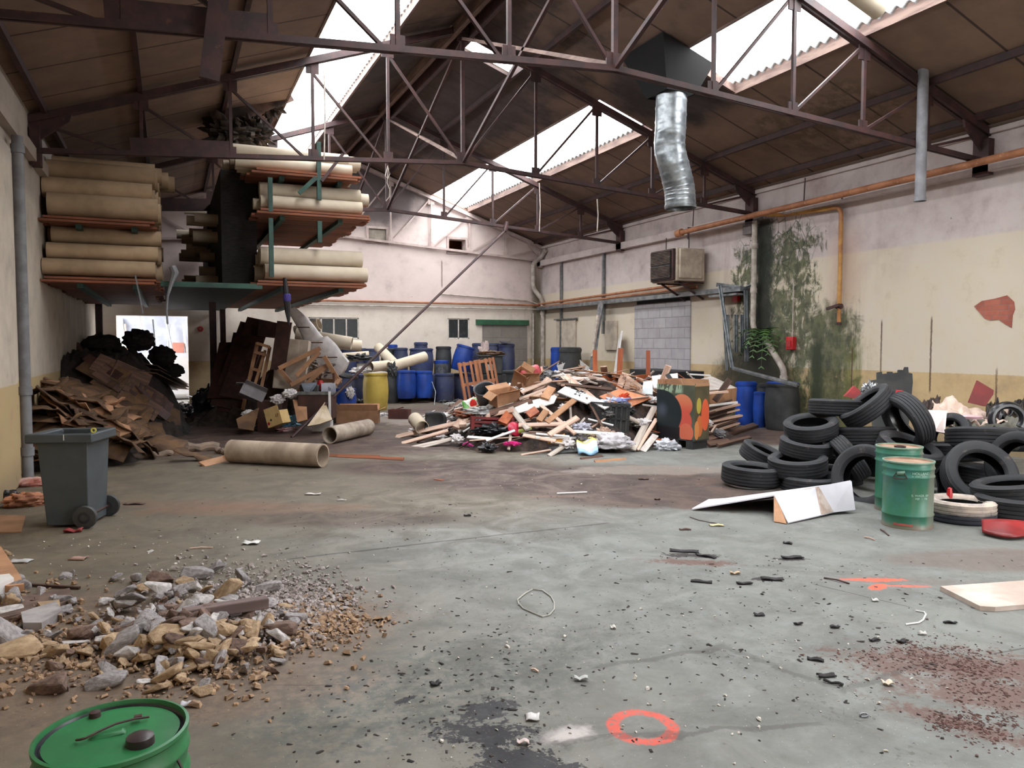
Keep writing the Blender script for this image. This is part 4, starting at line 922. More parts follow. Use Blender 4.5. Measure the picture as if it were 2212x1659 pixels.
# --- named pieces of the central heap, left to right ---
pl(855,944,1108,886,.09,'pine','longest pinkish skirting board, running down to the left tip of the heap',.02,.02,.34)
pl(868,958,968,930,.06,'pine','thin pinkish batten under the longest board at the left tip',.025,.02,.04)
quad([(888,963),(915,966),(985,948),(975,945)],.01,'pinep','pale flat board on the floor at the left tip of the heap')
pl(1058,893,1150,866,.11,'pined','brown plank on the heap right above the black office chair back',.03,.12,.12)
pl(1080,884,1133,842,.12,'white','white board slanting up beside the open brown box',.02,.1,.08)
pl(1103,881,1140,928,.09,'pinep','grey-white leg board crossing the lower left of the heap',.03,.22,.12)
pl(1120,919,1225,916,.07,'pine','pinkish rail lying level at the middle of the heap front',.03,.2,.12)
pl(1168,876,1242,937,.055,'pine','thin pinkish batten slanting down to the right over the crossed planks',.035,.2,.2)
pl(1181,912,1241,864,.09,'card','tan plank slanting up to the right under the thin batten',.025,.13,.13)
pl(1186,940,1248,902,.09,'pine','pinkish plank low in the heap left of the ribbed crate',.03,.1,.1)
quad([(1204,846),(1221,834),(1292,861),(1268,872)],.02,'white','bright white cupboard door lying on the heap, largest white sheet')
quad([(1276,866),(1290,860),(1320,876),(1306,884)],.02,'white','small white board at the lower right end of the largest white sheet')
quad([(1112,882),(1150,866),(1206,853),(1196,868),(1118,890)],.02,'white','long tapered white board in the centre of the heap')
for i,(a,c) in enumerate((((1118,852),(1192,822)),((1122,863),(1188,838)),((1130,868),(1172,850)),((1120,846),(1180,827)))):
    pl(*a,*c,.055,'pine','pinkish slat in the parallel group, '+('topmost','lowest long one','short one','second from top')[i],.025,.1,.1,group='parallel slats on the central heap')
pl(1145,806,1216,832,.06,'pine','pinkish batten sloping down from behind the red cushion',.03,.1,.1)
pl(1210,829,1322,842,.05,'pined','long thin dark batten across the top centre of the heap',.03,.12,.12)
quad([(1240,811),(1252,797),(1288,812),(1290,824)],.02,'pine','pinkish panel leaning below the white curved sheet')
quad([(1232,812),(1240,810),(1292,826),(1290,832)],.02,'pinep','narrow pale panel under the pinkish leaning panel')
quad([(1228,770),(1246,772),(1282,800),(1270,802),(1236,782)],.015,'white','long white sheet draped from the highest point of the heap')
pl(1214,783,1250,800,.05,'pine','short pinkish strip below the white box on the heap top',.02,.1,.1)
for i,(x0,y0,x1,y1,wd,m) in enumerate(((1176,862,1192,838,.14,'card'),(1140,898,1160,885,.13,'orangew'),(1164,910,1180,888,.1,'card'),(985,925,1000,905,.13,'pine'),(1000,920,998,900,.12,'pine'),(1085,915,1102,893,.15,'orangew'))):
    pl(x0,y0,x1,y1,wd,m,('short tan timber block beside the parallel slats','orange-brown block left of the crossed planks','tan block standing between rails and crossed planks','pinkish short board under the longest board','pinkish board end on top of the longest board','orange-brown board end left of the grey-white leg')[i],.05,.1,.1,name='timber_block',cat='timber block')
for i,(x0,y0,x1,y1,wd,m,lab) in enumerate(((1366,972,1414,880,.1,'pinep','long pale plank leaning up to the left side of the fruit box'),(1376,972,1418,905,.06,'pine','thin pinkish plank beside the long pale one left of the fruit box'),
    (1388,975,1416,940,.1,'whited','dirty white board low left of the fruit box'),
    (1050,952,1112,930,.035,'white','white plastic rail near the pink fabric'),(1010,944,1060,948,.05,'white','short white strip on the floor at the heap front'),
    (1158,937,1230,943,.03,'white','thin white rod at the heap front right of the lime tube'),
    (1130,940,1200,953,.06,'pine','curved-looking pinkish strip below the lime tube'),(1190,955,1245,962,.03,'pinep','thin pale slat by the grey tray'),
    (1186,985,1222,962,.07,'pinep','short pale block end lying on the floor left of the yellow packet'),(1125,983,1190,972,.03,'pine','thin pinkish slat on the floor below the pink fabric'),
    (1240,932,1330,938,.05,'white','white rail behind the yellow packet'),
    (1255,992,1302,986,.05,'pined','brown strip on the floor beneath the yellow packet'),(1285,998,1352,992,.05,'card','torn tan cardboard strip on the floor right of the yellow packet'))):
    pl(x0,y0,x1,y1,wd,m,lab,.02,.03,.05 if y1>930 else .12)
# filler pieces lying on and in the mound
random.seed(77)
mats=['pine']*7+['pinep']*5+['white']*2+['pined']*5+['card']*3+['whited']*2+['orangew']+['white']
names={'pine':'pinkish','pinep':'pale grey','pined':'brown','card':'tan','whited':'dirty white','orangew':'orange-brown','white':'white'}
fill={}
for i in range(270):
    for _ in range(30):
        u=random.uniform(-1.8,3.9); v=random.uniform(11.3,15.6)
        if hmain(u,v)>.08 and random.random()<(.5 if u<-.7 else 1): break
    h=hmain(u,v); L=random.choice((.2,.3,.4,.55,.8,1.1)); a=random.gauss(.3,.3) if random.random()<.72 else random.gauss(.2,1.1)
    d=(cr*math.cos(a)+fh*math.sin(a)); p=W2(u,v,h+random.uniform(-.02,.07)); s1=W2(u+math.cos(a)*.2,v+math.sin(a)*.2); s0=W2(u-math.cos(a)*.2,v-math.sin(a)*.2)
    sl=(hmain(u+math.cos(a)*.2,v+math.sin(a)*.2)-hmain(u-math.cos(a)*.2,v-math.sin(a)*.2))/.4
    d=(d+Vector((0,0,sl+random.uniform(-.22,.28)))).normalized(); m=random.choice(mats)
    lim=(.02-p.z)/d.z if abs(d.z)>.02 else 99
    a_,c_=p-d*L/2,p+d*L/2
    if min(a_.z,c_.z)<.01: dz=.01-min(a_.z,c_.z); a_.z+=dz; c_.z+=dz
    kd='board' if random.random()<.35 else 'slat'; wd=random.uniform(.08,.17) if kd=='board' else random.uniform(.02,.055)
    plank(a_,c_,wd,random.choice((.01,.015,.022)),MT[m],'loose %s wooden %s tumbled among the scraps of the central heap'%(names[m],kd),'wood_scrap','wood scrap','%s %ss in the central heap'%(names[m],kd),up=Vector((random.uniform(-.5,.5),random.uniform(-.5,.5),1)))
# small crumpled scraps
sc={'plast':('white plastic',MT['plast']),'bag':('black plastic',MT['bag']),'card':('tan card',MT['card']),'grey':('grey cloth',simple('grey_cloth',(116,112,112),(84,82,84),7,.9))}
PR={k:crumple('scrap',(0,0,-5),.13,.1,.07,v[1],j,.5,3,flat=.5) for j,(k,v) in enumerate(sc.items())}
first=set()
for i in range(70):
    k=random.choice(('plast','plast','bag','card','grey')); u=random.uniform(-1.7,3.6); v=random.uniform(11.2,14.0); h=hmain(u,v)
    if h<.03: continue
    p=W2(u,v,h+.02); M=T(p,random.random()*6,random.uniform(-.3,.3),random.uniform(-.3,.3))@Matrix.Scale(random.uniform(.6,1.3),4)
    if k in first: o=PR[k].copy(); COL.objects.link(o)
    else: first.add(k); o=PR[k]
    o.matrix_world=M; tag(o,'small crumpled %s scrap caught among the wood of the central heap'%sc[k][0],'scrap','%s scraps in the central heap'%sc[k][0])
# boxes
def carton(M,w_,d_,h_,label,m='card',flaps=(.5,-.9,.3,-.6),name='cardboard_box',t_=.008,mat=None,cat='box'):
    mm=mat or MT[m]; t=empty(name); tag(t,label,cat)
    b=MB(); b.span((-w_/2,-d_/2,0),(w_/2,d_/2,t_))
    b.span((-w_/2,-d_/2,t_),(w_/2,-d_/2+t_,h_)); b.span((-w_/2,d_/2-t_,t_),(w_/2,d_/2,h_)); b.span((-w_/2,-d_/2+t_,t_),(-w_/2+t_,d_/2-t_,h_)); b.span((w_/2-t_,-d_/2+t_,t_),(w_/2,d_/2-t_,h_))
    b.build('carton_body',mm,t,smooth=False)
    for i,f in enumerate(flaps or ()):
        if f is None: continue
        ang=i*math.pi/2; L=w_ if i%2==0 else d_; off=(d_ if i%2==0 else w_)/2; fl=min(d_,w_)*.45
        Mq=Matrix.Rotation(ang,4,'Z')@Matrix.Translation((0,-off,h_))@Matrix.Rotation(-f,4,'X')
        q=MB(); q.span((-L/2+.01,-fl,-.003),(L/2-.01,0,.003)); o=q.build('flap',mm,t,smooth=False); o.data.transform(Mq)
    t.matrix_world=M; return t
def at(px,py,l=.02,fn=None): return hp(px,py,l,fn)
YW=-YAW
carton(T(at(1090,872,.12),YW+.5,.2,-.15),.42,.3,.22,'open brown cardboard box beside the black bag on the heap')
carton(T(at(1122,838,.1),YW-.4,.5,.5),.26,.2,.36,'upright tan carton with red print on the heap, left of the red cushion','card',flaps=(.9,None,.9,None))
carton(T(at(1146,835,.0),YW,0,0),.3,.25,.2,'crushed tan carton behind the parallel slats',flaps=(.3,.8,None,.2))
t=carton(T(at(1222,800,.1),YW-.2,.2,-.35),.34,.3,.24,'white box with dark open end on top of the heap',mat=MT['white'],flaps=(None,None,.2,None))
o=MB().span((-.13,-.10,0),(.13,.10,.2)).build('red_cushion',simple('faded_red_vinyl',(190,80,88),(168,62,72),3,.5),M=T(at(1152,826,.1),YW,.1,-.3),bevel=.05); tag(o,'faded red vinyl cushion block on the heap top','cushion')
o.data.transform(Matrix.Scale(1.35,4))
for i,(px,py) in enumerate(((1178,800),(1186,815),(1172,822))):
    o=crumple('grey_bundle',at(px,py,.05),.17,.12,.08,simple('grey_bundle%d'%i,(120,118,118),(70,70,72),8,.5),i+3,.6,flat=.5); tag(o,'grey plastic bundle right of the red cushion, '+('topmost','middle right','lowest left')[i],'bundle')
# clothes, bags, packets
def cl(px,py,a,bq,cq,c1,c2,label,seed,name='crumpled_cloth',cat='cloth',l=.05,ro=.7,rough=.9,rz=0):
    m=simple(name+'_%d'%seed,c1,c2,7,rough); o=crumple(name,at(px,py,l),a,bq,cq,m,seed,ro,flat=.45); o.rotation_euler=(0,0,YW+rz); return tag(o,label,cat)
cl(1085,838,.2,.14,.12,(120,34,56),(70,40,50),'dark red patterned garment at the upper left of the heap',11)
cl(1083,850,.18,.12,.08,(196,30,36),(150,24,30),'bright red garment below the dark red one',12)
cl(1068,820,.12,.1,.05,(220,218,216),(190,186,186),'white rag above the dark red garment',13)
cl(1046,835,.3,.2,.14,(216,212,212),(190,188,192),'big white sack at the left of the heap top',14,'white_sack','sack',.03,.35,.6)
cl(1028,850,.07,.06,.05,(190,30,36),(150,24,30),'small red scrap left of the big white sack',15)
cl(1068,868,.16,.14,.13,(40,42,44),(22,22,24),'crumpled black bag right of the grey tub',16,'black_bag','bag',.05,.8,.35)
cl(1060,935,.32,.2,.09,(34,34,38),(22,22,26),'black bag on the floor at the heap front beside pink fabric',17,'black_bag','bag',.02,.6,.35)
cl(1323,968,.3,.17,.16,(206,200,204),(176,172,176),'large white plastic sack on the floor left of the fruit box',18,'white_sack','sack',.02,.45,.45)
cl(1441,972,.19,.13,.11,(206,208,214),(178,180,188),'clear crumpled carrier bag in front of the fruit box',19,'carrier_bag','bag',.02,.5,.25)
cl(1305,945,.17,.12,.1,(196,168,150),(160,134,120),'brownish paper bundle under the ribbed crate',20,'paper_bundle','paper',.04)
cl(1258,928,.14,.1,.07,(200,200,214),(170,168,180),'pale lilac rag left of the ribbed crate foot',21)
cl(1330,872,.2,.13,.07,(200,206,226),(120,130,180),'pale blue and white crumpled wrap on the orange box',22,'plastic_wrap','plastic')
cl(1348,862,.12,.1,.06,(220,90,50),(190,70,40),'small orange wrap on the orange box',23,'plastic_wrap','plastic')
cl(1018,900,.3,.12,.07,(140,84,58),(110,62,46),'rust-brown cloth strip behind the longest board',24)
cl(1045,893,.3,.12,.08,(176,174,172),(130,128,128),'grey-white striped rag at the left of the heap',25)
for i,(px,py) in enumerate(((960,870),(975,875),(990,868),(1002,882),(982,886))):
    cl(px,py,.16,.12,.05,(190,186,182) if i%2 else (84,82,84),(140,136,132) if i%2 else (50,50,54),('dark litter by the thin rod at the heap left end','pale crumpled paper behind the office chair back','dark flattened litter near the pallet foot','pale paper litter in front of the grey food packet','pale rag low behind the office chair back')[i],30+i,'paper_litter','litter',.02,.9)
cl(1105,962,.13,.06,.04,(216,40,130),(190,30,110),'bright pink ribbon curl on the floor',41,'pink_fabric','fabric',.02)
for i,(x0,y0,x1,y1) in enumerate(((1000,966,1075,972),(1030,958,1078,958),(1078,958,1100,955),(1095,972,1160,966),(1140,972,1185,968),(1155,963,1180,969))):
    pts=[G(x0+(x1-x0)*k/8,y0+(y1-y0)*k/8)+Vector((0,0,.035+.03*math.sin(k*1.7+i))) for k in range(9)]
    o=MB().tube(pts,[.02+.014*abs(math.sin(k*1.1+i)) for k in range(9)],6).build('pink_fabric',MT.setdefault('pink',simple('bright_pink_fabric',(214,70,150),(186,44,124),8,.7))); tag(o,'strip of bright pink fabric on the floor before the heap, '+('longest, at left','short upper one','end piece by the curl','centre right','far right','upper right')[i],'fabric','pink fabric strips')
o=MB().lathe([(0,0),(.10,.01),(.12,.03),(.08,.07),(0,.09)],20,T(at(1110,928,.12),0,1.0,.2)).build('red_disc',simple('crimson_plastic',(190,20,60),(160,16,50),4,.4)); tag(o,'round crimson plastic lid left of the grey-white leg board','lid')
o=MB().tube([G(1106,955)+Vector((0,0,.06)),at(1120,932,.12),at(1148,924,.18)],[.035,.03,.026],12).build('lime_tube',simple('lime_plastic',(186,200,110),(160,176,90),4,.5)); tag(o,'lime-yellow plastic tube at the heap front','tube')
o=MB().lathe([(0,0),(.035,0),(.035,.05),(0,.06)],12,T(G(1003,951),0,1.2)).build('small_red_item',MT['redf']); tag(o,'tiny red cap on the floor before the dark red crate','cap')
quad([(1183,955),(1220,936),(1222,956)],.03,simple('orange_foam',(226,168,84),(200,146,70),5,.8),'orange-yellow triangular board scrap at the heap front','board_scrap','board',l=.12)
quad([(1213,940),(1300,925),(1300,935),(1216,958)],.03,'bag','black board strip behind the orange triangle','board_strip','board',l=.02)
quad([(1185,966),(1246,960),(1248,975),(1190,980)],.04,simple('grey_tray',(96,96,96),(70,70,70),5,.6),'flat grey tray on the floor left of the yellow packet','tray','tray',l=.03)
# yellow-white-blue packet with oval emblem
m,bb=newmat('printed_packet',.35); v,x,y,z=obc()
c=mixc(ss(y,.06,.08),mixc(ss(y,-.10,-.07),C(150,190,226),C(232,232,234)),C(232,214,96))
c=mixc((1-ss(dist_ell(x,y,-.0,-.14,.1,.06),.8,1))*.6,c,C(226,160,190))
ov=dist_ell(x,y,.0,.13,.085,.035,.15); c=mixc(1-ss(ov,.95,1.02),c,C(60,72,130)); c=mixc(1-ss(ov,.72,.8),c,C(226,228,240)); setc(bb,c)
b=MB(); b.grid(10,14,lambda i,j:((i-.5)*.3*(1-.12*abs(j-.5)),(j-.5)*.5,.03*math.sin(i*7+j*3)+.02*math.sin(j*11)))
c0=G(1271,988); c1=at(1266,940,.06); o=b.build('printed_packet',m,M=frame(c0,c1+Vector((0,0,.02)),CAM-c0)@Matrix.Rotation(-R(90),4,'Z'),solid=.02); tag(o,'yellow, white and pale blue printed packet with an oval emblem on the floor','packet')
tx=text('7D JAIS',.036,simple('navy_print',(50,60,120),(40,50,100),3,.6)); tx.data.transform(Matrix.Translation((0,.13,.035))@Matrix.Rotation(.15,4,'Z')); tx.parent=o
# food packet red/green
m,bb=newmat('food_packet_print',.35); v,x,y,z=obc(); c=mixc(ss(ns(v,5,3,.5),.5,.54),C(232,232,222),C(86,150,60)); c=mixc(1-ss(dist_ell(x,y,.03,.06,.07,.09)+(ns(v,9,3,.5)-.5)*.4,.8,.95),c,C(206,44,40)); c=mixc(1-ss(dist_ell(x,y,.04,-.07,.06,.05),.8,.95),c,C(214,120,46)); setc(bb,c)
b=MB(); b.grid(8,8,lambda i,j:((i-.5)*.3,(j-.5)*.3,.03*math.sin(i*6)*math.cos(j*4)))
c0=at(1020,880,.06); o=b.build('food_packet',m,M=frame(c0,c0+cr*.1+Vector((0,0,.02)),(CAM-c0).normalized()+Vector((0,0,.3)),mid=False),solid=.02); tag(o,'torn green, red and white food packet at the left end of the heap','packet')
# grey tub, office chair back, short tube, red crate
t=empty('grey_tub'); MB().lathe([(.0,0),(.14,0),(.17,.32),(.185,.33),(.175,.335),(.16,.32),(.13,.02),(0,.02)],24,None,False).build('tub_wall',simple('grey_tub_plastic',(92,94,98),(60,62,66),4,.35),t); t.matrix_world=T(at(1052,872,.05),0,.5,-.4); tag(t,'tipped dark grey tub behind the food packet','tub')
o=MB().grid(10,10,lambda i,j:((i-.5)*.36*(1-.25*(2*j-1)**4),(j-.5)*.36*(1-.25*(2*i-1)**4),.04*((2*i-1)**2+(2*j-1)**2))).build('office_chair_back',MT['bblack'],M=frame(tp(922,914,13.0),tp(960,915,12.9),-cf+Vector((0,0,.15))),solid=.05); tag(o,'black rounded office chair back standing at the left end of the heap','chair back')
rollobj(tp(912,924,12.9),tp(896,905,13.3),.12,MT['roll'],'short pale cardboard tube beside the black chair back',None,.012,'cardboard_tube','tube')
o=MB().tube([G(945,955)+Vector((0,0,.06)),at(958,925,.12),at(972,912,.14)],[.05,.055,.05],8).build('wrapped_bundle',simple('pinkish_foil',(190,160,150),(120,96,90),14,.3)); tag(o,'plastic-wrapped rod bundle poking out under the longest board','bundle')
b=MB(); W_=.62;D_=.36;H_=.26
t=empty('red_crate'); tag(t,'dark red plastic crate crushed under the boards at the heap front','crate'); mr=simple('dark_red_crate',(120,34,32),(84,24,24),4,.5)
MB().span((-W_/2,-D_/2,0),(W_/2,D_/2,.02)).build('base',mr,t,smooth=False)
for s in (-1,1):
    for k in range(4): MB().span((-W_/2,s*D_/2-.01,.03+k*.06),(W_/2,s*D_/2+.01,.07+k*.06)).span((s*W_/2-.01,-D_/2,.03+k*.06),(s*W_/2+.01,D_/2,.07+k*.06)).build('side_slat',mr,t,smooth=False)
    for q in (-1,1): MB().box((s*W_/2,q*D_/2,H_/2),(.05,.05,H_)).build('corner_post',mr,t,smooth=False)
t.matrix_world=T(at(1062,936,-.22),YW+.1,-.1,.05)
# thin rod
tubeobj('thin_metal_rod',[G(938,875),G(941,872)+Vector((0,0,.32)),G(932,870)+Vector((0,0,.62))],.012,MT['galv'],'bent thin metal rod standing at the far left end of the heap','rod',n=6)
# upturned table
t=empty('upturned_table'); tag(t,'upturned orange-brown wooden table with legs in the air on the heap','table')
ow=MT['orangew']; A=march(1290,842,hmain); 
def seg(a,c,w_,nm,t_=.05): o=kid(MB().bar(a,c,w_,t_,fh).build(nm,ow,smooth=False),t)
seg(tp(1286,835),tp(1285,756),.075,'leg',.06); seg(tp(1336,830,14.1),tp(1341,752,14.1),.09,'leg',.06); seg(tp(1400,830,14.6),tp(1400,757,14.6),.075,'leg',.06)
seg(tp(1283,829),tp(1345,835,13.4),.14,'apron'); seg(tp(1290,820),tp(1336,815,14.1),.12,'apron'); seg(tp(1336,822,14.1),tp(1400,815,14.6),.12,'apron')
b=MB(); q=[tp(1272,838,13.4),tp(1350,846,13.3),tp(1408,832,14.7),tp(1334,826,14.9)]; n_=(q[1]-q[0]).cross(q[3]-q[0]).normalized()
b.add([tuple(p) for p in q]+[tuple(p-n_*.03) for p in q],[(0,1,2,3),(7,6,5,4),(0,4,5,1),(1,5,6,2),(2,6,7,3),(3,7,4,0)]); kid(b.build('table_top',ow,smooth=False),t)
# small wooden crate on the right top
t=empty('wooden_crate'); tag(t,'small open wooden crate standing on edge right of the upturned table','crate')
for k,(a,c) in enumerate((((1336,842),(1347,812)),((1347,812),(1384,838)),((1384,838),(1376,848)),((1352,845),(1360,822)),((1362,850),(1372,830)))):
    kid(MB().bar(tp(*a,12.9),tp(*c,12.9),.1,.02,fh).bar(tp(*a,13.1),tp(*c,13.1),.1,.02,fh).build('slat',MT['pine'],smooth=False),t)
# black ribbed crate with holes
t=empty('ribbed_crate'); tag(t,'black ribbed fruit crate standing on its side in the heap','crate')
O=tp(1272,928,12.0); ex=(tp(1358,936,11.9)-O); ex.z=0; Lx=ex.length; ex.normalize(); ez=Vector((0,0,1)); ey=ex.cross(ez)*-1
Mx=Matrix(((ex.x,ey.x,0,O.x),(ex.y,ey.y,0,O.y),(0,0,1,O.z-.02),(0,0,0,1))); H_=.44
def ck(b,nm): o=b.build(nm,MT['bblack'],t,smooth=False)
ck(MB().span((0,.02,0),(Lx,.3,.02)),'side'); ck(MB().span((0,.02,H_),(Lx,.3,H_+.02)),'side')
b=MB()
for k in range(9): b.span((.02+.16*k/8*1.0,0,.0),(.03+.16*k/8,.02,H_))
for k in range(12): b.span((0,0,k*H_/12),(.19,.02,k*H_/12+.012))
ck(b,'perforated_end'); ck(MB().span((.19,.01,0),(Lx,.03,H_)),'base_panel')
for k in range(5): ck(MB().span((.22+k*(Lx-.28)/4,-.012,0),(.25+k*(Lx-.28)/4,.012,H_)),'rib')
for z in (.02,H_/2,H_-.02): ck(MB().span((.19,-.012,z-.012),(Lx,.012,z+.012)),'rib')
t.matrix_world=Mx@Matrix.Rotation(.06,4,'Y')
# orange-red bulk box
def corner_box(pxs,depths,h_,name,label,mats_,cat,parts):
    pass
ob=simple('orange_bulk_box',(206,92,44),(160,60,34),1.6,.6)
t=empty('orange_bulk_box'); tag(t,'orange-red bulk box with grey edge leaning behind the fruit box','box')
a=G(1374,948); b_=a+cr*.95+fh*.35; zt_=.82
def slab(p0,p1,z0,z1,th,nm,m):
    d=(p1-p0).normalized(); n=Vector((d.y,-d.x,0)); b=MB(); q=[p0,p1,p1-n*th,p0-n*th]
    b.add([(p.x,p.y,z0) for p in q]+[(p.x,p.y,z1) for p in q],[(3,2,1,0),(4,5,6,7),(0,1,5,4),(1,2,6,5),(2,3,7,6),(3,0,4,7)]); kid(b.build(nm,m,smooth=False),t)
p0=Vector((a.x,a.y,0)); p1=p0+cr*.75-fh*.0; slab(p0+fh*.25,p1+fh*.25,.05,.68,.03,'front_panel',ob); slab(p0-cr*.06+fh*.9,p0+fh*.25,.05,.66,.04,'grey_side_edge',simple('greyish_board_edge',(150,140,142),(120,110,112),3,.8)); slab(p0-cr*.02+fh*.26,p1+fh*.26,.68,.8,.5,'dark_top_frame',simple('grey_brown_frame',(104,92,86),(80,70,66),3,.8))
slab(p0+fh*.95,p1+fh*.95,.05,.7,.03,'back_panel',ob)
quad([(1292,858),(1335,842),(1405,862),(1352,880)],.02,simple('faded_orange_sheet',(226,156,116),(204,130,96),3,.7),'faded orange cardboard sheet sloping over the orange box','sheet','cardboard',l=.1)
# printed fruit box on black feet
m,bb=newmat('fruit_print',.4); v,x,y,z=obc()
# face coordinates: front face uses x (0..w), side face uses y
nn=ns(v,3,3,.5); WW=.69; HH=.83
def fr_(c,cx,cz,rx,rz,col,h=None,rot=0,e=.96): return mixc(1-ss(dist_ell(h,z,cx,cz,rx,rz,rot),e,e+.04),c,col)
fx=x
c=mixc(ss(nn,.3,.7),C(70,72,58),C(84,92,80))
leaf=ss(ns(v,6,2,.4,1.5,(2,1,.7)),.5,.56)*ss(z,.66,.7)*(1-ss(fx,.42,.5)); c=mixc(leaf,c,C(150,170,144))
c=fr_(c,.46,.50,.19,.17,mixc(ss(z,.36,.66),C(196,80,66),C(208,126,92)),fx); c=fr_(c,.52,.26,.12,.16,C(198,84,70),fx); c=fr_(c,.54,.10,.13,.14,C(206,106,80),fx)
sh=1-ss(dist_ell(fx,z,.10,.42,.14,.16),.0,1.0); mel=mixc(sh*.5,C(30,40,44),C(96,104,122)); c=fr_(c,.06,.36,.40,.36,mel,fx,0,.98)
c=mixc((1-ss(z,.165,.17))*(1-ss(fx,.42,.43)),c,C(30,30,34))
side=ss(x,WW-.004,WW-.001)
s=mixc(ss(nn,.35,.65),C(92,84,62),C(72,66,50)); s=fr_(s,.10,.5,.06,.12,C(186,168,72),y); s=fr_(s,.12,.2,.08,.16,C(206,112,62),y); s=fr_(s,.26,.36,.10,.24,C(222,96,62),y); s=fr_(s,.05,.14,.06,.14,C(214,140,80),y); s=mixc((1-ss(dist_ell(y,z,.12,.86,.3,.13),.9,1))*0,s,C(160,120,90)); s=mixc(ss(z,HH-.05,HH-.04),s,C(176,132,100))
c=mixc(side,c,s); setc(bb,c)
t=empty('fruit_display_box'); tag(t,'cardboard bulk box printed with watermelon and oranges, standing on black feet','box')
b=MB(); D2=.36; th=.012
b.span((0,0,0),(WW,th,HH-.03)); b.span((WW-th,th,0),(WW,D2,HH)); b.build('printed_wall',m,t,smooth=False)
b=MB(); b.span((0,th,0),(th,D2,HH+.04)); b.span((th,D2-th,0),(WW-th,D2,HH+.05)); b.build('plain_wall',MT['card'],t,smooth=False)
b=MB(); b.prism([(.0,HH-.03),(.34,HH-.03),(.30,HH+.06),(.03,HH+.04)],D2*.5,D2*.5+.01,Matrix(((1,0,0,0),(0,0,1,0),(0,1,0,0),(0,0,0,1)))); b.build('flap',MT['card'],t,smooth=False)
for xx in (.03,WW/2-.06,WW-.15): MB().span((xx,.0,-.14),(xx+.12,D2,0)).build('foot',MT['bblack'],t,smooth=False)
MB().span((0,0,-.02),(WW,D2,0)).build('pallet_deck',MT['bblack'],t,smooth=False)
a=G(1418,962); e=G(1500,972); d=(e-a); d.z=0; sc_=d.length/WW; d.normalize(); y_=Vector((-d.y,d.x,0)); 
t.matrix_world=Matrix(((d.x*sc_,y_.x*sc_,0,a.x),(d.y*sc_,y_.y*sc_,0,a.y),(0,0,sc_,.14*sc_),(0,0,0,1)))
# --- right end of the heap ---
def vq(P,v,t_,m,label,name='panel',cat='panel'):
    q=[tp(x,y,v if not isinstance(v,(list,tuple)) else v[i]) for i,(x,y) in enumerate(P)]; c=sum(q,Vector())/len(q)
    n=((q[1]-q[0]).cross(q[2]-q[0])).normalized()
    if n.dot(CAM-c)<0: n=-n
    k=len(q); b=MB(); b.add([tuple(p-c) for p in q]+[tuple(p-n*t_-c) for p in q],[tuple(range(k)),tuple(reversed(range(k,2*k)))]+[(i,k+i,k+(i+1)%k,(i+1)%k) for i in range(k)])
    o=b.build(name,MT[m] if isinstance(m,str) else m,smooth=False); o.location=c; return tag(o,label,cat)
vq([(1408,812),(1464,806),(1466,838),(1412,838)],[13.6,13.7,13.2,13.2],.02,'white','upright white board behind the fruit box')
vq([(1390,824),(1410,822),(1410,852),(1386,850)],[13.2,13.2,12.9,12.9],.08,simple('pale_polystyrene',(206,212,214),(190,196,200),4,.7),'pale polystyrene block left of the fruit box top','polystyrene_block','polystyrene')
vq([(1482,828),(1536,812),(1592,838),(1520,844)],[13.4,14.6,14.2,12.9],.025,'whited','large pale board lying flat on top of the right end of the heap')
vq([(1530,846),(1592,838),(1590,870),(1535,874)],[13.1,14.0,14.0,13.2],.03,'card','brown panel under the large pale board at the right end')
plank(tp(1428,830,13.0),tp(1444,790,12.9),.1,.04,MT['pine'],'pinkish post sticking up behind the fruit box',up=fh)
plank(tp(1441,808,12.6),tp(1463,840,12.5),.07,.02,MT['bblack'],'thin dark strip leaning behind the fruit box',up=fh)
plank(tp(1544,866,12.9),tp(1576,820,13.0),.1,.04,MT['pined'],'brown stick slanting up right of the fruit box',up=fh)
plank(tp(1520,850,12.7),tp(1572,846,12.7),.12,.03,MT['pine'],'pinkish board end right of the fruit box',up=Vector((0,0,1)))
plank(tp(1518,878,12.8),tp(1592,869,13.0),.05,.03,MT['white'],'white rail pointing right under the pale board',up=Vector((0,0,1)))
plank(tp(1485,808,15.5),tp(1535,811,15.3),.04,.03,MT['white'],'thin white batten behind the large pale board',up=Vector((0,0,1)))
random.seed(9)
for k in range(16):
    y=872+k*3.6; plank(tp(1505+random.random()*15,y+16,13.0+random.random()*.3),tp(1575+random.random()*28,y-3-random.random()*6,13.5),random.uniform(.07,.12),.03,MT[('pined','pined','pine')[k%3]],'old brown plank in the low stack right of the fruit box',group='stacked planks right of the fruit box',up=Vector((0,0,1)))
for k,(x0,y0,x1,y1,wd,lab) in enumerate(((1520,952,1640,915,.12,'brown plank lying on the floor right of the fruit box, longest'),(1524,945,1600,925,.1,'brown plank on the floor behind the longest one'),(1528,960,1575,953,.12,'short flat brown board on the floor by the box feet'),(1550,962,1620,945,.06,'thin brown batten on the floor right of the fruit box'))):
    plank(G(x0,y0,.05),G(x1,y1,.05),wd,.04,MT['pined'],lab)
tubeobj('black_hose',[tp(x,y,14.4) for x,y in ((1380,832),(1400,820),(1425,815))],.05,MT['bblack'],'black padded tube behind the white upright board','tube')
o=MB().span((0,0,0),(1.9,.7,.5)).build('dark_bench',MT['dark'],M=T(PX(1490,840,10.2)*1.0,1.45),bevel=.01); o.location=(10.1,12.9,.55); o.rotation_euler=(0,0,1.5); tag(o,'dark metal cabinet on its side against the mouldy wall','cabinet')
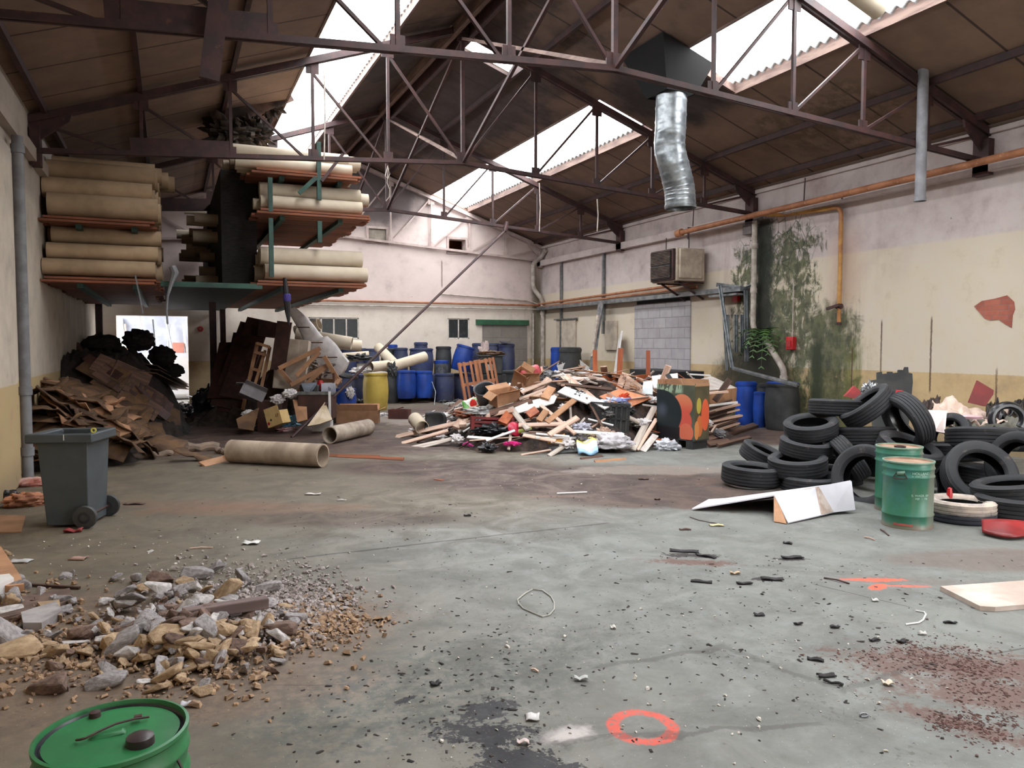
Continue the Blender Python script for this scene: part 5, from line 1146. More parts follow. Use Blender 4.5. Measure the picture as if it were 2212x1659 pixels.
# ======================= left heap: furniture and boxes =======================
FL=hleft
t=empty('white_cupboard'); tag(t,'cream cupboard toppled back on the left heap','cupboard'); cc=simple('cream_cupboard',(196,182,166),(170,152,134),2,.6)
O=tp(590,835,15.6); R1=Matrix.Translation(O)@Matrix.Rotation(YW+.25,4,'Z')@Matrix.Rotation(.12,4,'Y')@Matrix.Rotation(-.2,4,'X')
MB().span((0,0,0),(.6,.45,.98)).build('carcass',cc,t,bevel=.008); MB().span((.02,-.02,.02),(.42,0,.46)).build('door_panel',cc,t,smooth=False); MB().span((.02,-.02,.49),(.42,0,.96)).build('door_panel',cc,t,smooth=False); t.matrix_world=Matrix.Translation(tp(588,838,14.8))@Matrix.Rotation(YW+.15,4,'Z')@Matrix.Rotation(.10,4,'Y')@Matrix.Rotation(-.05,4,'X')
pd=lambda a,c,w_,m,lab,va=15,vb=15,t_=.03,nm='plank',up=None: plank(tp(*a,va),tp(*c,vb),w_,t_,MT[m] if isinstance(m,str) else m,lab,up=up or fh,name=nm)
pd((600,800),(615,695),.28,'darkw','tall dark brown cupboard side standing among the rolls',14.6,14.7,.03)
vq([(556,725),(560,690),(612,700),(598,730)],[15.8,15.9,15.9,15.8],.04,'darkw','dark brown panel at the top of the left heap')
vq([(575,830),(585,790),(625,800),(618,900),(580,905)],[15.2,15.3,15.3,15.0,15.0],.04,'darkw','dark brown door low behind the pale ladder frame')
# pale ladder frame
t=empty('pale_wooden_trestle'); tag(t,'pale wooden stepladder frame leaning at the left of the furniture heap','ladder')
for a,c,w_ in (((524,885),(556,740),.055),((563,845),(583,750),.05),((545,850),(573,757),.045),):
    kid(MB().bar(tp(*a,14.6),tp(*c,14.9),w_,.05,fh).build('rail',MT['card'],smooth=False),t)
for a,c in (((555,741),(583,750)),((550,760),(578,768)),((543,796),(564,802)),((533,838),(550,842)),((527,848),(545,854))):
    kid(MB().bar(tp(*a,14.75),tp(*c,14.75),.05,.04,fh).build('rung',MT['card'],smooth=False),t)
# picture-frame like wood frame
t=empty('broken_wooden_frame'); tag(t,'broken pale wooden bed frame sprawled over the left heap','frame')
for a,c in (((602,796),(692,752)),((602,796),(632,832)),((628,832),(706,790)),((700,770),(735,828)),((640,812),(690,760)),((640,850),(708,788)),((725,830),(735,818))):
    kid(MB().bar(tp(*a,14.5),tp(*c,14.7),.08,.04,fh).build('frame_rail',MT['card'],smooth=False),t)
# wrapped long bundle (white plastic) from rack edge to barrel
pa=[tp(630,668,15.5),tp(655,700,15.5),tp(680,740,15.6),tp(705,775,15.7),tp(735,808,15.8)]
b=MB(); vs=[];fs=[]; n=16
cl_=crv(pa,40)
for i,p in enumerate(cl_):
    s=i/40; wd=.10+.32*s+(.1*math.sin(s*math.pi) if s>.5 else 0); tk=.05+.12*s
    if s>.93: wd*=(1.02-s)/.09*.95+.05
    for k in range(n):
        a=2*math.pi*k/n; q=p+(cr*.8+cu*.55).normalized()*wd*math.cos(a)*.8+fh*tk*math.sin(a); nz=noise.noise(q*4)*.09*s; vs.append(q+fh*nz+cr*nz*.5)
for i in range(40):
    for k in range(n): fs.append((i*n+k,i*n+(k+1)%n,(i+1)*n+(k+1)%n,(i+1)*n+k))
fs+=[tuple(range(n)),tuple(40*n+k for k in range(n))]
o=b.add(vs,fs).build('wrapped_mattress_roll',MT['plast'],ang=.9); tag(o,'long white plastic-wrapped sheet sliding down from the rack onto the left heap','plastic sheet')
for k in (12,20,29): MB().tube([cl_[k]+cr*-.28*(k/29)-fh*.14,cl_[k]-fh*.2,cl_[k]+cr*.28*(k/29)-fh*.14],.012,5).build('strap',MT['cardd'],o)
# rolls lying about over the barrels
RL=[((640,722),(760,742),16.5,16.6,.14,'thick pale roll lying behind the white wrapped sheet'),((690,700),(640,716),16.8,16.9,.13,'pale folded roll at the top of the left heap'),
((712,742),(781,747),18.6,18.8,.13,'pale roll pointing right above the back barrels'),((720,774),(797,768),17.9,18.1,.11,'white roll lying on the barrels, above the black bag'),
((817,750),(852,786),19.2,18.6,.12,'short pale tube leaning steeply between the top barrels'),((842,793),(918,770),17.5,18.2,.12,'long pale tube with dented end lying over the bright barrels'),
((800,793),(838,789),17.4,17.8,.12,'short tube with dark open end on the yellow barrel')]
for a,c,va,vb,r_,lab in RL: rollobj(tp(*a,va),tp(*c,vb),r_,MT['roll'],lab)
o=crumple('grey_rag',tp(848,800,17.3),.1,.08,.16,MT['bblack'],6,.6); tag(o,'dark grey rag hanging from the dented tube','rag')
vq([(770,785),(800,784),(803,800),(772,800)],[17.6,17.6,17.4,17.4],.02,'whited','white printed carton on the barrels by the pole','carton','box')
o=crumple('white_plastic_heap',tp(778,806,17.4),.22,.16,.1,MT['plast'],9,.6,flat=.4); tag(o,'white crumpled plastic on the navy barrel left of the yellow one','plastic')
o=crumple('dark_bundle',tp(780,778,17.6),.3,.2,.1,MT['bblack'],10,.7,flat=.4); tag(o,'dark cloth bundle below the white roll on the barrels','cloth')
o=crumple('bin_bag',G(781,884)+Vector((0,0,.02)),.28,.25,.17,MT['bag'],2,.45,flat=.5); tag(o,'black bin bag on the floor between the open blue and yellow barrels','bag')
# tangled tent-like foil in the heap
for i,(px,py,v) in enumerate(((668,780,15.6),(690,800,15.4),(676,815,15.3),(700,762,15.9),(655,770,15.8))):
    o=crumple('torn_foil_wrap',tp(px,py,v),.24,.15,.13,simple('foil%d'%i,(150,130,116),(60,50,46),12,.4),50+i,1.1); tag(o,'torn foil wrapping in the left heap, '+('upper centre','right','lowest','highest right','left beside the cupboard')[i],'wrapping')
# chair
t=empty('wooden_chair'); tag(t,'brown wooden chair standing in the left heap beside the open blue barrel','chair')
def cp(px,py,v=14.6): return tp(px,py,v)
dk=simple('chair_brown',(96,54,40),(70,38,30),3,.45,sc=(3,3,.5))
def cseg(a,c,w_,nm,va=14.6,vb=14.6): kid(MB().bar(tp(*a,va),tp(*c,vb),w_,w_,fh).build(nm,dk,smooth=False,bevel=.005),t)
cseg((721,806),(721,868),.04,'back_post'); cseg((721,868),(727,893),.04,'leg'); cseg((692,812),(692,858),.04,'back_post',14.9,14.9); cseg((692,858),(690,885),.04,'leg',14.9,14.9)
for y in (822,838): kid(MB().bar(tp(692,y,14.9),tp(721,y+2,14.6),.09,.02,fh).build('back_slat',MT['card'],smooth=False),t)
cseg((700,862),(722,862),.05,'seat_rail'); cseg((703,876),(722,876),.03,'stretcher'); cseg((703,862),(703,890),.035,'leg',14.3,14.3)
kid(MB().add([tuple(tp(690,858,14.9)),tuple(tp(721,858,14.6)),tuple(tp(712,865,14.1)),tuple(tp(680,865,14.4))],[(0,1,2,3)]).build('seat',dk,smooth=False),t)
# grey draped thing and appliance
vq([(650,828),(684,826),(672,842),(666,848),(657,846)],[14.3,14.3,14.2,14.2,14.2],.05,simple('blue_grey_cloth',(130,136,146),(100,104,114),5,.9),'blue-grey cloth hanging over a black box in the left heap','draped_cloth','cloth')
o=MB().box((0,0,0),(.36,.3,.24)).build('black_box',MT['bblack'],M=T(tp(672,844,14.5),YW),bevel=.02); tag(o,'black box under the blue-grey cloth','box')
o=MB().lathe([(0,-.1),(.06,-.08),(.07,0),(.05,.08),(0,.1)],14,T(tp(692,832,14.5))).build('red_bottle',MT['redf']); tag(o,'small red plastic item beside the blue-grey cloth','plastic item')
t=empty('carton_stack'); t2=carton(T(tp(710,850,14.5),YW+.2),.26,.2,.2,'white printed carton with dark logo inside the wooden chair',mat=simple('grey_print_carton',(190,188,196),(150,150,164),4,.7),flaps=None); bpy.data.objects.remove(t)
tx=text('b',.09,MT['bblack']); tx.data.transform(Matrix.Translation((.02,-.103,.1))@Matrix.Rotation(R(90),4,'X')); tx.parent=t2
# desk / shelf unit dark with grey top
t=empty('dark_low_cabinet'); tag(t,'dark brown low cabinet with grey metal top in the left heap','cabinet')
MB().span((0,0,0),(.62,.35,.44)).build('carcass',MT['darkw'],t,bevel=.006); MB().span((-.02,-.02,.44),(.64,.37,.47)).build('metal_top',MT['galv'],t,smooth=False); MB().span((.56,-.03,-.02),(.6,0,.5)).build('white_edge_strip',MT['white'],t,smooth=False); MB().span((0,-.012,.46),(.6,0,.5)).build('front_rail',MT['galv'],t,smooth=False)
a=tp(644,905,13.9); t.matrix_world=T((a.x,a.y,max(0,a.z)),YW)
# front boxes, floor level
a=G(556,932); t=empty('brown_side_cabinet'); tag(t,'dark brown cabinet with reddish edge standing at the front of the left heap','cabinet')
k=(G(600,932)-a).length/.42
MB().span((0,0,0),(.36*k,.4,.56)).build('carcass',MT['darkw'],t,bevel=.006); MB().span((.36*k,-.01,.03),(.42*k,.3,.55)).build('side_panel',MT['darkw'],t,smooth=False); MB().span((.375*k,-.02,.05),(.405*k,-.01,.50)).build('red_brown_edge',simple('red_brown_edge',(150,80,60),(110,60,48),5,.6),t,smooth=False); t.matrix_world=T(a,YW)
# yellow carton tilted
yb=simple('yellow_carton',(206,176,120),(190,158,104),4,.7)
a=tp(604,918,13.7); t=carton(Matrix.Translation(a)@Matrix.Rotation(YW-.4,4,'Z')@Matrix.Rotation(-.32,4,'Y'),.34,.22,.24,'tilted yellow printed carton beside the dark brown cabinet',mat=yb,flaps=(1.5,None,-1.5,None))
tx=text('17',.08,simple('brown_print',(110,60,40),(100,50,30),3,.7)); tx.data.transform(Matrix.Translation((.09,-.113,.16))@Matrix.Rotation(R(90),4,'X')); tx.parent=t
MB().cyl((-.06,-.112,.12),(-.06,-.114,.12),.02,12).build('printed_dot',MT['bblack'],t); MB().cyl((-.13,-.112,.07),(-.13,-.114,.07),.028,12).build('printed_badge',MT['red'],t)
vq([(632,863),(662,865),(664,906),(642,912)],[14.0,14.0,13.7,13.7],.01,'card','tall tan cardboard flap standing right of the yellow carton','cardboard_sheet','cardboard')
a=tp(540,862,14.2); t=carton(Matrix.Translation(a)@Matrix.Rotation(YW+.3,4,'Z')@Matrix.Rotation(.45,4,'Y')@Matrix.Rotation(-.3,4,'X'),.44,.3,.2,'grey carton tipped over on top of the dark brown cabinet',mat=simple('grey_carton',(146,142,146),(120,116,120),4,.7),flaps=(.3,None,None,-.4))
for i,(px,py) in enumerate(((600,862),(626,850),(540,895),(535,918))):
    o=crumple('paper_wad',tp(px,py,14.0),.14,.1,.09,MT['plast'] if i<3 else MT['bblack'],60+i,.35); tag(o,('white paper wad above the brown cabinet','white and grey paper wad left of the metal top','grey paper wad left of the brown cabinet','dark shoe-like scrap left of the brown cabinet')[i],'paper')
o=crumple('blue_plastic_bag',G(619,925)+Vector((0,0,.04)),.2,.14,.15,simple('light_blue_plastic',(96,176,210),(140,190,210),6,.3),7,.7,flat=.4); tag(o,'light blue plastic bag on the floor before the yellow carton','bag')
o=crumple('pink_plastic_bag',G(622,932)+Vector((0,0,.0)),.18,.1,.05,simple('pink_plastic',(214,150,150),(190,170,170),8,.3),8,.7,flat=.4); tag(o,'pinkish plastic bag under the light blue one','bag')
o=crumple('orange_bag',G(706,912)+Vector((0,0,.12)),.13,.1,.06,simple('orange_plastic',(232,84,44),(206,64,34),6,.4),9,.7,flat=.4); tag(o,'bright orange bag scrap behind the white carton','bag')
a=G(676,932); t=carton(T(a+cr*.16+fh*.1,YW),.33,.22,.19,'flat white carton on the floor left of the thick tube',mat=MT['white'],flaps=(1.5,None,-1.5,None))
a=G(722,915); t=carton(T(a+cr*.45+fh*.2,YW+.05),.85,.3,.26,'long open brown carton lying behind the thick tube','card',flaps=(1.2,.4,1.0,-.5))
vq([(664,920),(702,868),(718,906),(690,916)],[13.3,13.9,13.7,13.4],.02,simple('pale_yellowish_board',(196,180,158),(170,150,120),3,.8),'pale board leaning behind the white carton')
vq([(510,905),(560,880),(548,930),(515,925)],[13.6,14.0,13.6,13.5],.01,'cardd','dull cardboard sheet at the left foot of the heap','cardboard_sheet','cardboard')
t=empty('brown_planter'); tag(t,'open dark brown box on the floor right of the left heap','box')
a=G(862,905); mbr=simple('dark_maroon_box',(88,48,42),(66,36,34),3,.6)
MB().span((-.22,-.12,0),(.22,-.1,.2)).span((-.22,.1,0),(.22,.12,.2)).span((-.22,-.1,0),(-.2,.1,.2)).span((.2,-.1,0),(.22,.1,.2)).span((-.2,-.1,0),(.2,.1,.02)).build('box_shell',mbr,t,smooth=False); MB().bar((-.1,-.1,.19),(.05,.1,.24),.02,.02).build('divider',mbr,t,smooth=False); t.matrix_world=T(a+fh*.1,YW-.2)
for i,(px,py,a_,m,lab) in enumerate(((790,884,.3,'white','white carton lid on the floor below the yellow barrel'),(822,884,.22,'white','white sheet on the floor below the yellow barrel'),(805,893,.3,'card','flattened tan carton by the brown box'),(832,898,.2,'plast','crumpled white paper left of the dark brown box'),(772,892,.3,'whited','pale flat panel right of the open blue barrel'),(738,893,.2,'plast','white paper on the floor below the open blue barrel'))):
    if m=='plast': o=crumple('paper',G(px,py),a_,a_*.6,.05,MT[m],70+i,.7,flat=.3)
    else: o=MB().box((0,0,.03),(a_*1.5,a_*.8,.05)).build('flat_carton',MT[m],M=T(G(px,py),YW+i),bevel=.004)
    tag(o,lab,'paper' if m=='plast' else 'cardboard')
# the two big floor tubes and orange lath
rollobj(G(500,974,.155)-cr*.0,G(698,984,.155),.155,simple('stained_tube',(176,158,138),(140,122,106),2.2,.85,sc=(.5,2,2)),'longest thick cardboard tube lying across the floor left of centre',None,.02,'cardboard_tube','tube')
rollobj(G(712,940,.14),G(795,922,.14),.14,simple('stained_tube_b',(172,158,142),(132,118,106),2.2,.85,sc=(.5,2,2)),'second thick cardboard tube with dark open end near the pole foot',None,.016,'cardboard_tube','tube')
for i,(x0,y0,x1,y1,lab) in enumerate(((712,984,820,987,'orange lath on the floor right of the longest tube'),(730,985,872,992,'second longer orange lath on the floor pointing right'))):
    plank(G(x0,y0,.015),G(x1,y1,.015),.05,.02,MT['plank'],lab,'lath','lath')
# ======================= cardboard and planks along the left wall =======================
random.seed(31)
for i in range(105):
    for _ in range(40):
        x=random.uniform(-1.6,.3); y=random.uniform(11.0,13.9)
        if hcard(x,y)>.06 or random.random()<.08: break
    h=hcard(x,y); L=random.uniform(.35,.95); W_=random.uniform(.2,.5)
    b=MB(); cv=random.uniform(-.12,.16); b.grid(6,3,lambda i,j:((i-.5)*L,(j-.5)*W_*(1+.2*math.sin(i*9)),cv*math.sin(i*3.1)+.02*math.sin(i*17+j*5)))
    o=b.build('cardboard_sheet',MT['card'] if random.random()<.16 else MT['cardd'],solid=.012,M=T((x,y,h+random.uniform(.0,.1)+.04),YW+random.gauss(.1,.5),random.gauss(.1,.3),random.gauss(.28,.25)))
    tag(o,'torn brown cardboard sheet lying in the pile by the left wall','cardboard','cardboard sheets by the left wall')
for i,(x0,y0,x1,y1,wd,m,lab) in enumerate(((135,722,240,900,.35,'darkw','widest dark plank leaning on the left wall'),(150,735,225,880,.12,'pined','narrow brown plank leaning left of the doorway'),(165,740,262,905,.15,'pined','second brown plank leaning against the left wall'),(130,735,150,850,.2,'darkw','shortest dark plank leaning by the left wall'))):
    plank(tp(x0,y0,15.6),tp(x1,y1,14.9),wd,.04,MT[m],lab,up=Vector((1,-.5,.3)))
for i,(px,py,a_,c_,lab) in enumerate(((220,745,.5,.28,'dark bag heap highest by the left wall'),(300,735,.4,.3,'dark bag with a pointed corner before the doorway'),(350,770,.35,.3,'dark bag at the right shoulder of the pile before the doorway'),(200,790,.5,.3,'dark rolls and bags lower by the left wall'),(285,820,.6,.25,'dark slab of packed bags in the middle of the pile'),(372,800,.3,.2,'low dark bag beside the doorway edge'))):
    p=PY(px,py,18.5); o=crumple('dark_bag',p,a_*.8,a_*.8,c_*.8,simple('dark_bag%d'%i,(40,30,28),(24,18,18),5,.8),80+i,.22); tag(o,lab,'bag','dark bags before the doorway')
for i in range(34):
    x0=random.uniform(185,330); y0=random.uniform(790,900); dx=random.uniform(50,90); p0=march(x0,y0-20,hcard,world=True)-cf*.12; p1=march(x0+dx,y0+random.uniform(0,25),hcard,world=True)-cf*.12
    plank(p0,p1,random.uniform(.15,.4),.02,MT[random.choice(('cardd','pined','darkw'))],'dull brown board slipping off the dark pile by the left aisle',group='dull boards on the dark pile',name='board_sheet',cat='board')
for i,(px,py,a_,lab,m,b_) in enumerate(((350,920,.3,'orange netting heap in the left aisle','on',.15),(228,990,.22,'orange wool scrap right of the wheelie bin','on',.12))):
    for k in range(3 if i==0 else 1):
        o=crumple('orange_netting',G(px+(k-1)*24 if i==0 else px,py)+Vector((0,0,.0)),a_*.6,b_*.8,.10,MT.setdefault('on',simple('orange_netting',(214,96,48),(180,70,34),16,.8)),90+k+i*5,.9,flat=.4); tag(o,lab+(', '+('left','middle','right')[k]+' lump' if i==0 else ''),'netting')
m=simple('silver_foil',(200,202,204),(120,122,126),14,.22,.8)
o=crumple('silver_foil_sheet',G(338,972)+Vector((0,0,.0)),.34,.2,.12,m,3,1.0,flat=.4); tag(o,'crumpled silver foil sheet on the floor in the left aisle','foil')
for i,(x0,y0,x1,y1,r_) in enumerate(((282,992,372,984,.05),(370,978,470,972,.08),(470,978,500,984,.05))):
    a=G(x0,y0)+Vector((0,0,r_*.6)); c=G(x1,y1)+Vector((0,0,r_*.6)); pts=[a.lerp(c,k/8)+Vector((0,0,.02*math.sin(k*2+i))) for k in range(9)]
    o=MB().tube(pts,[r_*(.7+.4*abs(math.sin(k*1.3+i))) for k in range(9)],10).build('canvas_roll',simple('dusty_canvas%d'%i,(140,120,104),(112,96,84),6,.9)); tag(o,'flattened dusty canvas roll on the floor left of the longest tube, '+('left piece','big middle piece','right end')[i],'canvas')
quad_=[G(430,1000,.02),G(490,985,.02),G(545,992,.02),G(470,998,.02)]
plank(G(436,1004,.02),G(492,990,.02),.12,.02,MT['card'],'bent tan cardboard strip left of the longest tube','cardboard_strip','cardboard')
plank(G(480,992,.02),G(548,994,.02),.15,.02,MT['card'],'flat tan cardboard piece touching the longest tube','cardboard_strip','cardboard')
for i,(px,py) in enumerate(((262,965),(290,965),(235,955),(210,975),(278,950),(245,972))):
    o=MB().box((0,0,.0),(.3,.22,.14)).build('broken_carton',MT['card'] if i%2 else MT['cardd'],M=T(G(px,py)+Vector((0,0,.09)),i,.3,.2),bevel=.01); tag(o,'broken brown carton at the foot of the cardboard pile','box','broken cartons by the cardboard pile')
# bright yard seen through the opening
wy=simple('yard_white_wall',(176,180,190),(150,154,166),2,.8)
b=MB(); b.span((-4,YB+5.5,-.2),(5,YB+5.7,4)); struct(b.build('wall_yard',wy,smooth=False))
b=MB(); b.span((-4.5,YB+.3,3.2),(5.5,YB+5.7,3.3)); struct(b.build('yard_light_blocker',wy,smooth=False))  # unseen roof added over the yard to hold back sky light
vq([(372,740),(396,740),(397,782),(376,782)],[24.6,24.6,24.5,24.5],.05,simple('yard_brown_door',(150,84,62),(130,72,54),3,.6),'reddish brown panel standing in the bright yard','door','door')
vq([(280,684),(308,684),(310,835),(282,835)],[26,26,26,26],.05,MT['cardd'],'brown boards in the bright yard, upper left','board','board')
for i,(x0,y0,x1,y1,wd,m) in enumerate(((256,690,266,745,.25,'white'),(300,684,316,715,.06,'whited'),(358,690,372,760,.05,'galv'),(366,700,362,770,.03,'galv'),(330,690,336,708,.03,'bblack'),(396,700,402,800,.06,'whited'),(270,700,276,745,.05,'pine'))):
    plank(tp(x0,y0,24.8),tp(x1+(x1-x0)*1.2,840,24.5),wd,.04,MT[m],('white sheet leaning in the yard at left','thin pale strip in the yard','metal post leaning in the yard','thin metal rod in the yard centre','short dark rod in the yard','pale lath at the right edge of the opening','pinkish lath at the left edge of the opening')[i],up=fh,name='yard_board',cat='board')
o=MB().span((0,0,0),(2.2,1.2,1.35)).build('white_vehicle_bonnet',simple('white_paint',(214,216,220),(206,208,214),2,.3),M=T((-1.2,YB+2.0,0),.1),bevel=.15); tag(o,'white rounded car-like body outside in the bright yard','vehicle')
random.seed(3)
for i in range(40):
    x=random.uniform(-.1,1.3); y=random.uniform(18.0,21.6); m=random.choice(('plast','white','whited','pined','bag','blue','red'))
    if random.random()<.5: o=MB().box((0,0,0),(random.uniform(.15,.6),.05,.02)).build('litter_strip',MT[m],M=T((x,y,.06+random.random()*.25),random.random()*3,random.random()*.4,random.gauss(0,.3)))
    else: o=crumple('litter_lump',(x,y,.02),.16,.12,.12,MT[m],i,.8,2,flat=.3)
    tag(o,'small litter piece on the dark floor inside the doorway','litter','litter inside the doorway')
for i,(x,y) in enumerate(((.75,17.2),(1.5,17.6),(1.2,19.0))):
    o=crumple('dark_lump',(x,y,.2),.35,.3,.35,MT['bag'],i+5,.4,flat=.5); tag(o,'dark bag on the floor inside the aisle, '+('left','right','farther')[i]+' one','bag')
# dark sheets leaning in the shadow left of the furniture heap
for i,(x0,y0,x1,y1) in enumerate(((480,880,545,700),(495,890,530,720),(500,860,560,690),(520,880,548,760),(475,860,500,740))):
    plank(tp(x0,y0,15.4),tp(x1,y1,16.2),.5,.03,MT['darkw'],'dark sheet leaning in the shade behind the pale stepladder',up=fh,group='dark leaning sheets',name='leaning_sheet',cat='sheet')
# ======================= tyres and right-hand pile =======================
def tyre(R_=.32,W_=.2,m=None):
    m=m or MT['rubber']; t=empty('car_tyre'); h=W_/2; ri=R_*.63
    pr=[(ri,-h*.62),(ri*1.03,-h*.78),(ri*1.12,-h*.95),(R_*.84,-h*1.06),(R_*.93,-h),(R_*.975,-h*.86)]
    tr=[]
    for k in range(5):
        z0=-h*.8+k*h*.34; tr+=[(R_*(.992+.008*math.sin(k)),z0),(R_*1.0,z0+h*.26),(R_*.972,z0+h*.265),(R_*.972,z0+h*.325)]
    pr+=tr[:-2]; pr+=[(R_*.975,h*.86),(R_*.93,h),(R_*.84,h*1.06),(ri*1.12,h*.95),(ri*1.03,h*.78),(ri,h*.62)]
    MB().lathe(pr,56,None,False).build('tread_and_sidewalls',m,t,ang=.5)
    inn=[(ri,h*.62),(ri*1.1,h*.66),(R_*.9,h*.7),(R_*.94,0),(R_*.9,-h*.7),(ri*1.1,-h*.66),(ri,-h*.62)]
    MB().lathe(inn,40,None,False).build('inner_liner',MT['bag'],t)
    return keep(t)
tyre_p=tyre(); tu=[0]; GT='tyres in the right-hand pile'
def ty(px,py,d,nrm,label,s=1.0,proto=None,group=GT):
    p=PD(px,py,d); n=(cr*nrm[0]+fh*nrm[1]+Vector((0,0,1))*nrm[2]).normalized()
    M=zframe(p,p+n)@Matrix.Rotation(random.random()*6,4,'Z')@Matrix.Scale(s,4)
    q=proto or tyre_p
    if proto is None and tu[0]: o=copy_tree(q,M)
    else:
        o=q; o.matrix_world=M
        if proto is None: tu[0]=1
    tag(o,label,'tyre',group); return o
random.seed(6)
up_=(0,0,1)
for a in ((1622,1024,8.75,(.05,-.03,1),'tyre lying flat on the floor at the left end of the pile',1.02),(1650,985,9.3,(.35,-.2,.9),'small dark tyre tilted behind the leftmost one',.9),
(1751,1047,8.5,(0,0,1),'brownish tyre lying flat on the floor behind the white folded panel',.98),(1723,1004,8.65,(-.08,-.1,1),'tyre second up in the left column, resting on the floor tyre',1.0),
(1741,966,8.85,(.06,-.15,1),'tyre third up in the left column, dark hole visible',.92),(1752,924,9.0,(-.18,-.2,1),'tilted tyre fourth up in the left column',.95),(1803,880,9.2,(.03,.05,1),'brownish tyre lying highest at the left of the pile',.93),
(1874,878,8.85,(-.62,.12,.75),'tyre leaning to the right at the peak of the pile, tread towards the viewer',1.0),(1960,908,8.6,(.85,.1,.42),'tyre standing on edge and leaning left with a red scrap on top',1.02),
(1870,942,8.9,(-.02,.1,1),'wide tyre lying in the middle below the two leaning ones',1.02),(1962,976,8.35,(.22,-.3,.9),'tyre tilted like a ring just behind the green drums',1.05),
(1872,1032,7.95,(-.72,-.58,.25),'big tyre standing upright left of the green drums, hole facing left',1.06),(1836,990,8.6,(.75,-.15,.55),'brownish tyre wedged upright between column and ring',.85),
(2114,1026,7.85,(-.12,-.84,.5),'big tyre facing the viewer with its round hole, right of the drums',1.08),(2020,1045,8.2,(.55,-.8,.2),'tyre half hidden behind the front green drum',.9),
(2068,975,8.7,(-.05,.1,1),'tyre lying behind the big round-facing one',1.0),(2120,948,8.5,(.05,.15,1),'wide tyre lying high at the right below the cloth',1.12),
(2185,1062,7.2,(-.15,.05,1),'tyre lying second from the floor at the right edge',1.05),(2195,1095,7.05,(0,0,1),'bottom tyre at the right edge of the frame',1.05),
(2200,1000,7.9,(-.9,-.3,.3),'dark tyre standing at the right edge',1.0),(2050,938,9.1,(-.7,-.4,.5),'tyre standing behind the pink-white board',.8),
(1800,1030,9.0,(0,0,1),'shaded tyre on the floor in the gap behind the upright ring',1.0),(1815,985,9.3,(.1,.1,1),'shaded tyre second layer in the gap of the pile',1.0),(1905,1005,9.2,(0,0,1),'shaded tyre inside the pile behind the drums',1.0),
(2000,1000,9.2,(0,.1,1),'shaded tyre inside the pile right of centre',1.0),(2120,1025,8.8,(.1,0,1),'shaded tyre behind the round-facing one',1.0),(1900,965,9.5,(.1,0,1),'shaded tyre deep under the peak',1.0),(2190,950,8.6,(.1,.2,1),'tyre lying at the far right under the dark bags',1.0)):
    ty(*a)
wt,bb=newmat('chalky_tyre_rubber',.75); v,x,y,z=obc(); n=ns(v,7,5,.7)
setc(bb,mixc(ss(z+(n-.5)*.12,-.03,.035),C(46,48,58),mixc(ss(n,.35,.7),C(196,180,166),C(150,140,134))))
wp=tyre(.29,.19,wt); p=G(2074,1122); wp.matrix_world=T((p.x,p.y,.095),.3); tag(wp,'tyre with chalky white sidewall lying flat right of the green drums','tyre')
o=MB().lathe([(.0,0),(.03,0),(.02,.09),(.0,.1)],8,T(PD(2051,1075,7.25))).build('red_peg',MT['redf']); tag(o,'small red plastic peg behind the chalky white tyre','peg')
vq([(1971,884),(2046,887),(2041,936),(2020,931)],[9.0,9.1,8.7,8.6],.01,simple('pinkish_white_board',(216,200,196),(206,188,184),3,.7),'pink-white board wedged among the tyres','board_sheet','board')
o=MB().add([tuple(tp(*q)) for q in ((1935,845,9),(1950,846,9),(1952,857,8.9),(1931,862,8.9))],[(0,1,2,3)]).build('red_scrap',MT['redf'],solid=.02); tag(o,'bright red scrap on top of the leaning tyre','scrap')
# ragged black rubber sheet leaning on the wall
def pxpoly(P,d,t_,m,label,name,cat,lean=0):
    q=[tp(x,y,d+(lean*(880-y)/80)) for x,y in P]; k=len(q); c=sum(q,Vector())/k; n=-fh
    b=MB(); b.add([tuple(p-c) for p in q]+[tuple(p-n*t_-c) for p in q],[tuple(range(k)),tuple(reversed(range(k,2*k)))]+[(i,k+i,k+(i+1)%k,(i+1)%k) for i in range(k)])
    o=b.build(name,m if not isinstance(m,str) else MT[m],smooth=False); o.location=c; return tag(o,label,cat)
pxpoly([(1882,868),(1882,822),(1895,820),(1895,805),(1905,803),(1906,808),(1917,807),(1918,803),(1928,803),(1929,806),(1940,805),(1941,799),(1950,799),(1951,803),(1955,793),(1962,793),(1963,805),(1971,807),(1972,826),(1968,868),(1960,950),(1888,950)],11.4,.03,MT['bblack'],'ragged black rubber sheet with notched top leaning on the right wall','notched_rubber_sheet','rubber sheet',.4)
pxpoly([(1825,856),(1846,834),(1864,848),(1850,862)],10.6,.06,'red','dark red plastic scrap behind the highest left tyre','red_scrap','scrap')
o=crumple('silver_foil_scrap',tp(1880,848,9.6),.13,.1,.14,bpy.data.materials['silver_foil'],4,.8); tag(o,'silver foil bundle behind the leaning tyre at the peak','foil')
pxpoly([(2093,870),(2112,822),(2147,843),(2146,852),(2128,878)],10.0,.03,simple('maroon_panel',(130,34,32),(110,28,28),3,.5),'maroon board standing up behind the cloth at the far right','maroon_board','board')
